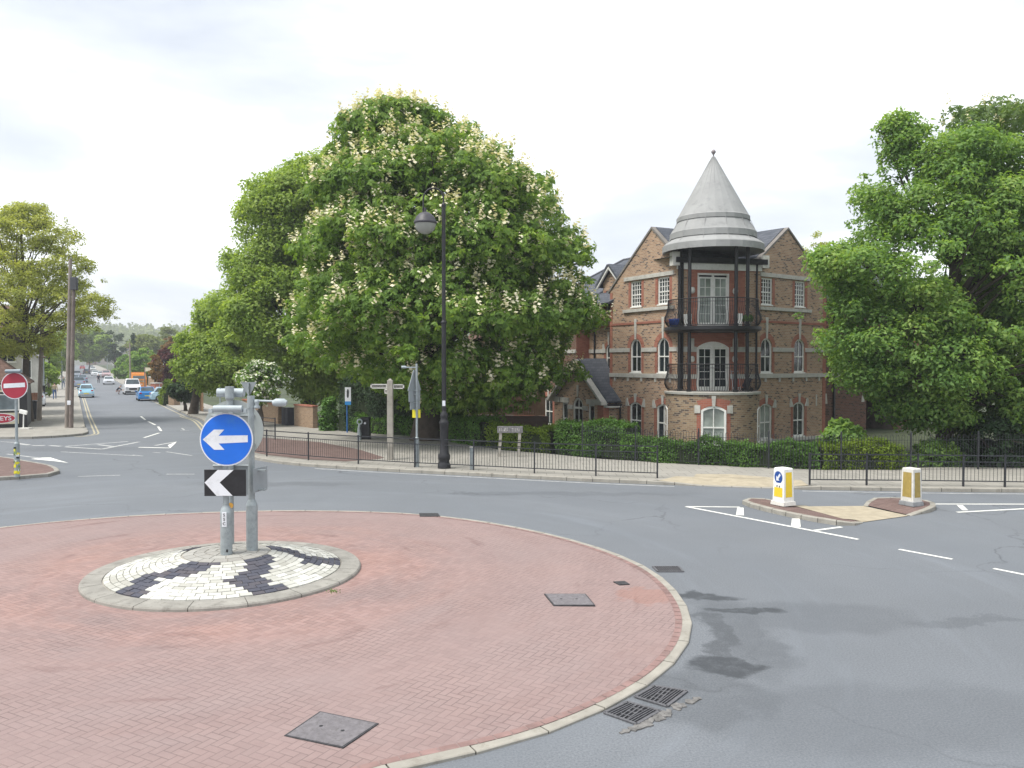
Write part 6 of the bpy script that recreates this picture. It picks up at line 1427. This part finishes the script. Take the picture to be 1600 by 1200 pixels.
roofslab(F, [(-3, -.3, hS), (wS+.2, -.3, hS), (1.6, 2.6, 5.0), (-3, 2.6, 5.0)]); roofslab(F, [(wS+.2, -.3, hS), (wS+.2, 5.4, hS), (1.6, 2.6, 5.0)]); roofslab(F, [(wS+.2, 5.4, hS), (-3, 5.4, hS), (-3, 2.6, 5.0), (1.6, 2.6, 5.0)])
for o in [o for o in COL.objects if o.parent == t and o.name.startswith('roof')]: o.data.materials[0] = m_tile
house('white rendered house with small-paned windows behind the shop', (-42.3, 56.4), R(28), 7.6, 7, 6.3, 2.0, m_render, m_tile, [(6.7, 4.0, 5.6, 1.1), (5.2, 4.0, 5.6, 1.1), (6.7, 1.0, 2.6, 1.1)], z=0)
house('brown tile-hung house with a white gable beyond the young-leaved tree', (-46.2, 69.4), R(28), 5.6, 8, 4.6, 2.4, m_render, m_tile, [(4.6, 2.6, 4.2, .9), (3.2, 2.6, 4.2, .9)], gable=True, barge=True, z=0)
# house beyond the brown fence
house('pale house with a white bay window beyond the brown fence', (-3.6, 57.0), R(-16), 5.2, 7, 4.0, 2.4, m_pinkr, m_tile, [(1.2, .9, 2.7, 1.0), (2.5, .9, 2.7, 1.0), (4.0, 1.2, 4.0, 1.4)], z=.1, chim=0)
t_, F_ = house('narrow red brick outhouse between the pale house and the apartment block', (.1, 54.4), R(-14), 1.7, 4, 3.6, .7, m_redb, m_slate, [(1.2, .6, 2.4, .5)], z=.1, chim=0)
# far terraces
wn4 = [(2.4, 1, 2.6, 1.2), (6.4, 1, 2.6, 1.2), (2.4, 3.8, 5.1, 1.1), (6.4, 3.8, 5.1, 1.1)]
for k, (lb, mm) in enumerate((('white terraced house with a grey roof just past the cedar', m_render), ('second pale terraced house past the cedar, partly behind the first', m_pinkr), ('third terraced house in the row past the cedar', m_render), ('fourth terraced house in the row past the cedar', m_pinkr))):
    p = along(KR, 236+k*12, 5.5+.3*k); house(lb, (p.x, p.y), R(-62), 10, 7, 5.2, 2.4, mm, m_slate, wn4, door=4.4)
for px, Yh, w, lb, mm, gb, hh in ((121, 455, 7.5, 'red brick house facing down the side street, nearest the roadside trees', m_brickf, False, 5.0), (142, 470, 5.5, 'second small red brick house facing down the street', m_brickf, True, 4.6), (151, 462, 6, 'cream gabled house facing down the middle of the street', m_pinkr, True, 4.4), (161, 475, 7, 'low white house with a slate roof facing down the street', m_render, False, 4.6), (176, 430, 7, 'white gabled house behind the cedar at the head of the street', m_render, True, 5.0), (108, 430, 8, 'pale house among the trees at the far end of the street', m_render, False, 5.0)):
    p = D(px, 600, Yh); house(lb, (p.x, Yh), R(27), w, 7, hh, 2.4, mm, m_slate, [(w*.25, 3, 4.2, 1.1), (w*.75, 3, 4.2, 1.1), (w*.25, .8, 2.2, 1.2)], gable=gb, barge=gb)
# white feeder-like board by the shop
p0 = gp(36.5, 670); t = thing('tilted_notice_stand', 'tilted white board on a white post and flat foot beside the shop corner', 'sign', p0)
b = MB(); b.tube([(0, 0, .02), (.03, 0, .88)], .035, 8); b.build('post', m_white, t); b = MB(); b.box((.15, 0, .03), (.6, .45, .06)); b.build('foot', m_whited, t)
b = MB(); b.box((.03, -.03, .98), (.46, .1, .24), M=Matrix.Rotation(R(14), 3, 'Y')); b.build('board', m_white, t, bevel=.02)

# ================================================================ VEHICLES
def Gs(px, py):
    a, b_ = ray(px, py); Y = 20.0
    while Y < 600:
        if CH+b_*Y <= hgt(a*Y, Y): break
        Y += .5
    return Vector((a*Y, Y, hgt(a*Y, Y)))
PAINT = {}
def paint(col):
    if col not in PAINT: PAINT[col] = MAT('car_paint', col, .28, .05, 2, metal=.15, coat=.6)
    return PAINT[col]
KINDS = {
 # L, W, belt profile (x,z) front->rear over the top of the lower body, cabin profile (x,z) windscreen base -> rear base, wheel radius
 'hatch': (4.1, 1.75, [(2.05, .45), (2.0, .62), (1.85, .74), (.95, .92), (-1.75, .98), (-1.98, .9), (-2.03, .5)], [(1.0, .90), (.25, 1.40), (-1.35, 1.46), (-1.82, .97)], .31, (1.28, -1.27)),
 'sedan': (4.5, 1.78, [(2.25, .42), (2.2, .62), (2.05, .72), (1.0, .90), (-1.45, .98), (-2.15, .96), (-2.25, .5)], [(1.0, .88), (.25, 1.38), (-.95, 1.40), (-1.6, .97)], .31, (1.4, -1.35)),
 'vintage': (4.0, 1.6, [(2.0, .42), (1.95, .68), (1.7, .84), (.9, .95), (-1.2, 1.0), (-1.75, .92), (-2.0, .6), (-2.02, .42)], [(.85, .93), (.45, 1.42), (-.2, 1.52), (-.85, 1.46), (-1.45, .98)], .31, (1.25, -1.25)),
 'suv': (4.5, 1.85, [(2.25, .5), (2.2, .8), (2.0, .98), (1.1, 1.1), (-2.1, 1.15), (-2.22, .8), (-2.25, .5)], [(1.15, 1.08), (.45, 1.68), (-1.9, 1.72), (-2.1, 1.12)], .36, (1.4, -1.38)),
 'pickup': (5.0, 1.95, [(2.5, .45), (2.48, .9), (2.2, 1.12), (1.55, 1.22), (-.1, 1.25), (-.14, .78), (-2.5, .78), (-2.5, .55)], [(1.6, 1.2), (.95, 1.93), (.0, 1.96), (-.1, 1.23)], .36, (1.65, -1.5)),
}
def car(label, p, rz, col, kind='hatch', group=None, name='parked_car', cat='car', detail=True):
    Lc, Wd, belt, cab, wr, ax = KINDS[kind]; t = thing(name, label, cat, p, rz, group); P = paint(col); b = MB(); zb = .22
    low = [(belt[-1][0], zb)]
    for x in (ax[1], ax[0]):
        low += [(x-wr-.06, zb)]+[(x-(wr+.06)*math.cos(math.pi*k/8), max(zb, wr+(wr+.06)*math.sin(math.pi*k/8))) for k in range(1, 8)]+[(x+wr+.06, zb)]
    low += [(belt[0][0], zb)]; pts = low+belt; n = len(pts)
    rows = []
    for y, dz, sc in ((-Wd/2+.02, 0, .985), (-Wd/2, 0, 1), (Wd/2, 0, 1), (Wd/2-.02, 0, .985)): pass
    ys_ = [(-Wd/2+.05, .965), (-Wd/2, .99), (-Wd/2+.10, 1.0), (Wd/2-.10, 1.0), (Wd/2, .99), (Wd/2-.05, .965)]
    # sides bulge: widest at mid height
    vs = []
    for y, k in ((-Wd/2, 0), (-Wd/2+.14, 1), (Wd/2-.14, 1), (Wd/2, 0)):
        for x, z in pts: vs.append((x*(.97 if k == 0 else 1), y+(0 if k else (.06 if z > .75 else 0)*(1 if y < 0 else -1)), z-(.05 if (k == 0 and z > .6) else 0)))
    fs = [(r*n+i, r*n+(i+1) % n, (r+1)*n+(i+1) % n, (r+1)*n+i) for r in range(3) for i in range(n)]+[tuple(range(n))[::-1], tuple(range(3*n, 4*n))]
    b.add(vs, fs)
    # cabin
    w0, w1 = Wd/2-.10, Wd/2-.28; m = len(cab); zt = max(c[1] for c in cab); vs = []
    def hw(z): return w0+(w1-w0)*max(0, min(1, (z-cab[0][1])/(zt-cab[0][1])))
    for s_ in (-1, 1): vs += [(x, s_*hw(z), z) for x, z in cab]
    b.add(vs, [tuple(range(m)), tuple(range(2*m-1, m-1, -1))]+[(i, m+i, m+(i+1) % m, (i+1) % m) for i in range(m)])
    if kind == 'pickup':
        b.rng(-2.48, -.2, -Wd/2+.02, -Wd/2+.08, .75, 1.15); b.rng(-2.48, -.2, Wd/2-.08, Wd/2-.02, .75, 1.15); b.rng(-2.5, -2.44, -Wd/2+.02, Wd/2-.02, .75, 1.15)
    b.build('body', P, t, bevel=.03 if detail else 0)
    def glassq(name, q): MB().add(q, [(0, 1, 2, 3)]).build(name, m_glassc, t)
    def lerp2(a, c, f): return (a[0]+(c[0]-a[0])*f, a[1]+(c[1]-a[1])*f)
    for nm, a, c in (('windscreen', cab[0], cab[1]), ('rear_window', cab[-1], cab[-2])):
        p1, p2 = lerp2(a, c, .12), lerp2(a, c, .9); nx_, nz_ = (c[1]-a[1]), -(c[0]-a[0]); ln = math.hypot(nx_, nz_); sg = 1 if nm == 'windscreen' else -1; ox_, oz_ = sg*abs(nx_)/ln*.012, abs(nz_)/ln*.012
        h1, h2 = hw(p1[1])-.07, hw(p2[1])-.06; q = [(p1[0]+ox_, -h1, p1[1]+oz_), (p1[0]+ox_, h1, p1[1]+oz_), (p2[0]+ox_, h2, p2[1]+oz_), (p2[0]+ox_, -h2, p2[1]+oz_)]
        glassq(nm, q if nm == 'windscreen' else q[::-1])
    for s_ in (-1, 1):
        zc0, zc1 = cab[0][1]+.07, zt-.1
        def xat(z, i, j): a, c = cab[i], cab[j]; f = (z-a[1])/(c[1]-a[1]); return a[0]+(c[0]-a[0])*f
        q = [(xat(zc0, 0, 1)-.12, zc0), (xat(zc1, 0, 1)-.08, zc1), (xat(min(zc1, cab[-2][1]-.02), -1, -2)+.1, zc1), (xat(max(zc0, cab[-1][1]+.02), -1, -2)+.12, zc0)]
        vs = [(x, s_*(hw(z)+.008), z) for x, z in q]; glassq('side_window', vs if s_ > 0 else vs[::-1])
        for x in ax:
            w = MB(); y0 = s_*(Wd/2-.20); y1 = s_*(Wd/2-.005); w.tube([(x, y0, wr), (x, y1, wr)], wr, 18, smooth=False); wo_ = w.build('wheel', m_tyre, t, label='black tyre'); w = MB(); w.tube([(x, y1-s_*.01, wr), (x, y1+s_*.012, wr)], wr*.6, 14, smooth=False); w.build('rim', m_rim, wo_)
        w = MB(); xr = belt[-2][0]; w.box((xr-.005, s_*(Wd/2-.22), .82 if kind != 'suv' else .95), (.07, .22, .15)); w.build('tail_light', m_lightr, t)
        w = MB(); xf = belt[1][0]; w.box((xf-.02, s_*(Wd/2-.27), belt[1][1]-.0), (.12, .32, .13)); w.build('headlight', m_lightc, t)
        w = MB(); w.box((cab[0][0]-.15, s_*(Wd/2+.06), cab[0][1]+.06), (.1, .16, .11)); w.build('wing_mirror', P, t)
    w = MB(); w.box((belt[0][0]-.02, 0, .36), (.14, Wd*.94, .2)); w.build('front_bumper', m_black if kind in ('pickup', 'suv') else P, t, bevel=.03)
    w = MB(); w.box((belt[-1][0]+.03, 0, .37), (.14, Wd*.94, .2)); w.build('rear_bumper', m_rim if kind == 'vintage' else P, t, bevel=.03)
    w = MB(); w.box((belt[0][0]+.06, 0, .42), (.015, .52, .11)); w.build('number_plate', m_plateW, t)
    w = MB(); w.box((belt[-1][0]-.05, 0, .55 if kind != 'vintage' else .5), (.015, .52, .11)); w.build('number_plate', m_plateY, t)
    w = MB(); w.box((belt[0][0]+.055, 0, .6 if kind != 'pickup' else .72), (.02, Wd*.45, .14 if kind != 'pickup' else .22)); w.build('grille', m_black, t)
    return t
AW, TO = R(118), R(-62)     # facing up the street / facing the viewer
def kerbside(d, off, right=True): p = along(KR, d, off); return Vector((p.x, p.y, hgt(p.x, p.y)+.0))
car('bright blue hatchback seen from behind beside the kerb', Gs(230.5, 627)+Vector((-.9, 1.7, 0)), AW, (.03, .22, .55), 'hatch')
car('white pickup facing the viewer just beyond the blue hatchback', Gs(206, 617)+Vector((-1.0, 2.2, 0)), TO, (.68, .69, .70), 'pickup', name='pickup_truck', cat='pickup')
car('pale sky-blue vintage saloon parked on the telephone pole side', Gs(131.5, 622)+Vector((-.75, 1.9, 0)), AW, (.26, .48, .60), 'vintage')
car('white car on its own in the road between the pickup and the walking figure', Gs(170, 601)+Vector((-1, 2, 0)), TO, (.60, .62, .66), 'hatch')
gl = 'cars parked along the telephone pole side of the street'
for px, py, c, k, lb in ((123, 606, (.24, .28, .36), 'suv', 'blue-grey car parked directly beyond the vintage saloon'), (128.5, 598, (.20, .25, .32), 'hatch', 'darker grey-blue car, second beyond the vintage saloon'), (119.5, 597.5, (.12, .15, .22), 'hatch', 'dark car glimpsed behind the telephone poles'), (120, 591, (.42, .46, .5), 'suv', 'silver-grey car farther up behind the telephone poles')):
    car(lb, Gs(px, py)+Vector((-1, 2, 0)), AW, c, k, gl)
for px, py, c, k, lb, dr_ in ((158, 589.5, (.62, .64, .68), 'sedan', 'white car right behind the figure standing in the road', TO), (149, 587.5, (.62, .63, .64), 'hatch', 'white hatchback following the other white car down the street', TO), (135, 584.5, (.05, .055, .07), 'sedan', 'dark car far up the street near the white ones', AW), (145, 579.5, (.6, .62, .62), 'sedan', 'white car in the distance below the gabled terraces', TO), (142, 577, (.12, .15, .2), 'hatch', 'small dark blue car in front of the distant terraces', AW), (128.5, 577, (.42, .05, .07), 'hatch', 'red car parked far away by the red brick terrace', AW), (166, 590, (.5, .35, .36), 'suv', 'pinkish car by the far garden wall', TO)):
    car(lb, Gs(px, py)+Vector((-1, 2, 0)), dr_, c, k, 'distant cars on the side street', detail=False)
q = D(268, 600, 84); car('pale blue car parked in the driveway behind the brick pier', Vector((q.x, q.y, .05)), R(28), (.36, .52, .62), 'hatch')
car('white car tucked behind the wooden fence by the shop', Vector((*D(52, 600, 74).xy, .05)), AW, (.6, .62, .64), 'suv')
# orange lorry
p = Gs(214, 611); t = thing('orange_lorry', 'small orange works lorry with a lime-green patch, half hidden behind the pickup', 'lorry', p+Vector((-1.2, 3, 0)), TO); mo = MAT('orange_paint', (.62, .22, .03), .5, .1, 4)
b = MB(); b.rng(.9, 2.6, -.95, .95, .5, 1.6); vs = [(.9, -.95, 1.6), (2.55, -.95, 1.6), (2.2, -.88, 2.45), (.9, -.88, 2.5)]; b.add(vs+[(x, -y, z) for x, y, z in vs], [(0, 1, 2, 3), (7, 6, 5, 4), (1, 5, 6, 2), (2, 6, 7, 3), (3, 7, 4, 0)]); b.build('cab', mo, t)
b = MB(); b.add([(2.54, -.8, 1.66), (2.54, .8, 1.66), (2.22, .76, 2.38), (2.22, -.76, 2.38)], [(0, 1, 2, 3)]); b.build('windscreen', m_glassc, t)
b = MB(); b.rng(-2.6, .8, -1.0, 1.0, .75, .95); b.rng(-2.6, .8, -1.0, -.95, .95, 1.7); b.rng(-2.6, .8, .95, 1.0, .95, 1.7); b.rng(.72, .8, -.95, .95, .95, 2.6); b.build('load_bed', mo, t)
b = MB(); b.rng(-.2, .1, -.3, .5, 2.0, 2.3); b.build('beacon_board', MAT('lime_green', (.35, .6, .12), .5, .1, 4), t); b = MB(); b.rng(2.56, 2.6, -.8, .8, 1.2, 1.45); b.build('cream_stripe', m_cream, t)
for x in (1.6, -1.7):
    for s_ in (-1, 1): b = MB(); b.tube([(x, s_*.7, .42), (x, s_*.96, .42)], .42, 18, smooth=False); b.build('wheel', m_tyre, t)

# ================================================================ PEOPLE
def person(label, p, rz, top, legs_, pose='walk', h=1.75, bag=None):
    k = h/1.75; J = {'pel': (0, 0, .95), 'wst': (0, .0, 1.08), 'chs': (0, .0, 1.32), 'nck': (0, 0, 1.48), 'hd0': (0, .01, 1.58), 'hd1': (0, .03, 1.68), 'hd2': (0, .0, 1.74)}
    st = .22 if pose == 'walk' else .05
    for s_, n in ((-1, 'L'), (1, 'R')):
        f = st*s_; J['hip'+n] = (.10*s_, 0, .90); J['kne'+n] = (.11*s_, f*.7+.05, .50); J['ank'+n] = (.11*s_, f*1.2, .10); J['toe'+n] = (.12*s_, f*1.2+.17, .04)
        J['shl'+n] = (.19*s_, 0, 1.41); J['elb'+n] = (.25*s_, -f*.5-.03, 1.14); J['wri'+n] = (.26*s_, -f*.9+.08, .90); J['hnd'+n] = (.26*s_, -f*.95+.12, .82)
    if pose == 'crouch':
        def mv(a, y, z): J[a] = (J[a][0], y, z)
        mv('pel', -.18, .42); mv('wst', -.10, .55); mv('chs', .10, .75); mv('nck', .24, .90); mv('hd0', .32, .98); mv('hd1', .38, 1.06); mv('hd2', .40, 1.11)
        for n in 'LR': mv('hip'+n, -.16, .38); mv('kne'+n, .30, .52); mv('ank'+n, .04, .10); mv('toe'+n, .22, .04); mv('shl'+n, .16, .85); mv('elb'+n, .38, .62); mv('wri'+n, .60, .52); mv('hnd'+n, .68, .48)
    ed = [('pel', 'wst'), ('wst', 'chs'), ('chs', 'nck'), ('nck', 'hd0'), ('hd0', 'hd1'), ('hd1', 'hd2')]
    for n in 'LR': ed += [('pel', 'hip'+n), ('hip'+n, 'kne'+n), ('kne'+n, 'ank'+n), ('ank'+n, 'toe'+n), ('chs', 'shl'+n), ('shl'+n, 'elb'+n), ('elb'+n, 'wri'+n), ('wri'+n, 'hnd'+n)]
    rad = {'pel': (.15, .12), 'wst': (.145, .105), 'chs': (.17, .12), 'nck': (.06, .06), 'hd0': (.075, .085), 'hd1': (.085, .10), 'hd2': (.06, .07), 'hip': (.095, .10), 'kne': (.065, .065), 'ank': (.045, .05), 'toe': (.04, .03), 'shl': (.07, .07), 'elb': (.047, .047), 'wri': (.03, .035), 'hnd': (.045, .025)}
    names = list(J); me = bpy.data.meshes.new('person'); me.from_pydata([Vector(J[a])*k for a in names], [(names.index(a), names.index(c)) for a, c in ed], []); o = bpy.data.objects.new('person', me); COL.objects.link(o)
    md = o.modifiers.new('skin', 'SKIN'); md.use_smooth_shade = True; sv = me.skin_vertices[0].data
    for i, a in enumerate(names):
        r = rad.get(a) or rad[a[:3]]; sv[i].radius = (r[0]*k, r[1]*k); sv[i].use_root = (a == 'pel')
    o.modifiers.new('sub', 'SUBSURF').levels = 1; bpy.context.view_layer.update()
    m2 = bpy.data.meshes.new_from_object(o.evaluated_get(bpy.context.evaluated_depsgraph_get())); bpy.data.objects.remove(o)
    m2.materials.clear()
    for m in (m_skin, top, legs_, m_hair, m_black): m2.materials.append(m)
    pts = {a: Vector(J[a])*k for a in names}
    for f in m2.polygons:
        c = f.center; best = min(names, key=lambda a: (pts[a]-c).length-(rad.get(a) or rad[a[:3]])[0]*.5); a = best[:3]
        f.material_index = {'pel': 2, 'wst': 1, 'chs': 1, 'nck': 0, 'hd0': 0, 'hd1': 3 if c.y < pts['hd1'].y+.03 else 0, 'hd2': 3, 'hip': 2, 'kne': 2, 'ank': 2 if c.z > .12 else 4, 'toe': 4, 'shl': 1, 'elb': 1, 'wri': 1 if pose == 'walk' else 0, 'hnd': 0}[a]
        f.use_smooth = True
    o = bpy.data.objects.new('person', m2); COL.objects.link(o); o.location = p; o.rotation_euler = (0, 0, rz); tag(o, label, 'person')
    return o
m_tanc = MAT('tan_jacket', (.30, .25, .17), .9, .15, 8); m_jean = MAT('blue_jeans', (.06, .11, .24), .9, .15, 10); m_dkc = MAT('dark_clothes', (.03, .03, .045), .9, .2, 8); m_grc = MAT('grey_green_top', (.14, .17, .14), .9, .2, 8); m_pink = MAT('pale_trousers', (.42, .30, .27), .9, .15, 8)
person('person in a tan top and blue jeans walking up the pavement', gp(85.5, 624), R(28), m_tanc, m_jean)
person('person in dark clothes standing in the middle of the side street', Gs(154, 599), R(200), m_dkc, m_dkc, 'stand')
person('person with pale trousers crouching beside the white pickup', Gs(184, 616.5)+Vector((0, 0, 0)), R(-70), m_dkc, m_pink, 'crouch')
person('person in grey-green top far up the pavement by the trees', Vector((*D(99, 600, 125).xy, .12)), R(28), m_grc, m_jean)
# things on the balconies
t = thing('potted_shrub', 'round green clipped shrub in a low pot on the upper balcony', 'plant', polar(1.75, 66, 5.69)); b = MB(); b.lathe([(0, 0), (.15, 0), (.2, .22), (.17, .22), (0, .2)], n=14); b.build('pot', m_conc, t)
n = 700; dd = unit(RNG.normal(size=(n, 3))); V = leafquads(dd*np.array([.26, .26, .2])+np.array([0, 0, .36]), dd, .08, .6); mesh_np('foliage', V, len(V)//4, 4, L_hedge, t)
t = thing('folded_chair', 'folded metal chair leaning on the lower balcony', 'chair', polar(1.7, 42, 2.62), R(20)); b = MB()
for s_ in (-1, 1): b.tube([(s_*.2, .0, 0), (s_*.2, .22, 1.0)], .016, 6); b.tube([(s_*.17, .16, 0), (s_*.17, .06, .85)], .016, 6)
for z in (.2, .95): b.tube([(-.2, .22*z, z), (.2, .22*z, z)], .014, 6)
b.build('frame', m_rim, t); b = MB(); b.box((0, .10, .42), (.36, .03, .4)); b.build('seat', MAT('chair_red', (.35, .08, .06), .6, .1, 5), t)
t = thing('folded_pushchair', 'dark folded pushchair on the lower balcony', 'pushchair', polar(1.75, 66, 2.62), R(-20)); b = MB(); b.tube([(-.15, 0, .12), (.05, 0, .6), (.2, 0, 1.0)], .02, 6); b.tube([(.2, .12, .12), (.0, .12, .6), (-.1, .12, .85)], .02, 6); b.build('frame', m_iron, t)
b = MB(); b.box((0, .06, .42), (.3, .2, .5), M=Matrix.Rotation(R(20), 3, 'Y')); b.build('seat', m_dkc, t, bevel=.03)
for x in (-.15, .2): b = MB(); b.tube([(x, -.03, .1), (x, .02, .1)], .1, 12); b.build('wheel', m_tyre, t)

# ================================================================ HAZE
hz = MB(); hz.rng(-1100, 700, -20, 1400, -1.5, 80)
mh, th_, ph_, nwh, lkh = nodes('haze_air'); th_.nodes.remove(ph_); vp = nwh('ShaderNodeVolumePrincipled'); vp.inputs['Density'].default_value = .0006; vp.inputs['Color'].default_value = (.90, .94, 1, 1); vp.inputs['Anisotropy'].default_value = .2
lkh(vp.outputs[0], [n for n in th_.nodes if n.type == 'OUTPUT_MATERIAL'][0].inputs['Volume'])
hz.build('haze', mh, kind='stuff')

# ================================================================ one mesh per separate piece
def split_loose(o, small=None):
    me = o.data; n = len(me.vertices); par = list(range(n))
    def find(i):
        while par[i] != i: par[i] = par[par[i]]; i = par[i]
        return i
    for p in me.polygons:
        a = find(p.vertices[0])
        for v in p.vertices[1:]: par[find(v)] = a
    gr = {}
    for p in me.polygons: gr.setdefault(find(p.vertices[0]), []).append(p)
    if len(gr) < 2 or len(gr) > 60: return
    mats = list(me.materials); new = []
    for fs in gr.values():
        ids = sorted({v for p in fs for v in p.vertices}); ix = {v: i for i, v in enumerate(ids)}; co = [me.vertices[v].co.copy() for v in ids]
        m2 = bpy.data.meshes.new(o.name.split('.')[0]); m2.from_pydata(co, [], [[ix[v] for v in p.vertices] for p in fs])
        for m in mats: m2.materials.append(m)
        m2.polygons.foreach_set('material_index', [p.material_index for p in fs]); m2.polygons.foreach_set('use_smooth', [p.use_smooth for p in fs]); m2.update()
        ext = max((max(c[k] for c in co)-min(c[k] for c in co)) for k in range(3)); new.append((m2, ext))
    base = o.name.split('.')[0]
    for i, (m2, ext) in enumerate(new):
        nm = small[1] if small and ext < small[0] else base; m2.name = nm
        if i == 0: o.data = m2; o.name = nm; continue
        c = bpy.data.objects.new(nm, m2); COL.objects.link(c); c.parent = o.parent; c.matrix_local = o.matrix_local.copy()
        for md in o.modifiers:
            if md.type == 'BEVEL': b2_ = c.modifiers.new('bevel', 'BEVEL'); b2_.width = md.width; b2_.segments = md.segments; b2_.limit_method = 'ANGLE'; b2_.angle_limit = md.angle_limit
bpy.context.view_layer.update()
for o in [o for o in COL.objects if o.type == 'MESH' and o.parent]:
    b_ = o.name.split('.')[0]
    if b_ == 'string_course': 
        if 'label' in o: del o['label']
        split_loose(o, (.3, 'corbel'))
    elif b_ in ('clip', 'lintel', 'stone_trim', 'keystones', 'kneeler', 'rails', 'bargeboard', 'sticker_mark', 'lifting_slot', 'corner_brickwork', 'jamb_brickwork', 'band', 'arch_brickwork'):
        if 'label' in o and b_ in ('keystones',): del o['label']
        if b_ == 'keystones': o.name = 'keystone'; split_loose(o)
        elif b_ == 'rails': o.name = 'rail'; split_loose(o)
        elif b_ != 'arch_brickwork': split_loose(o)
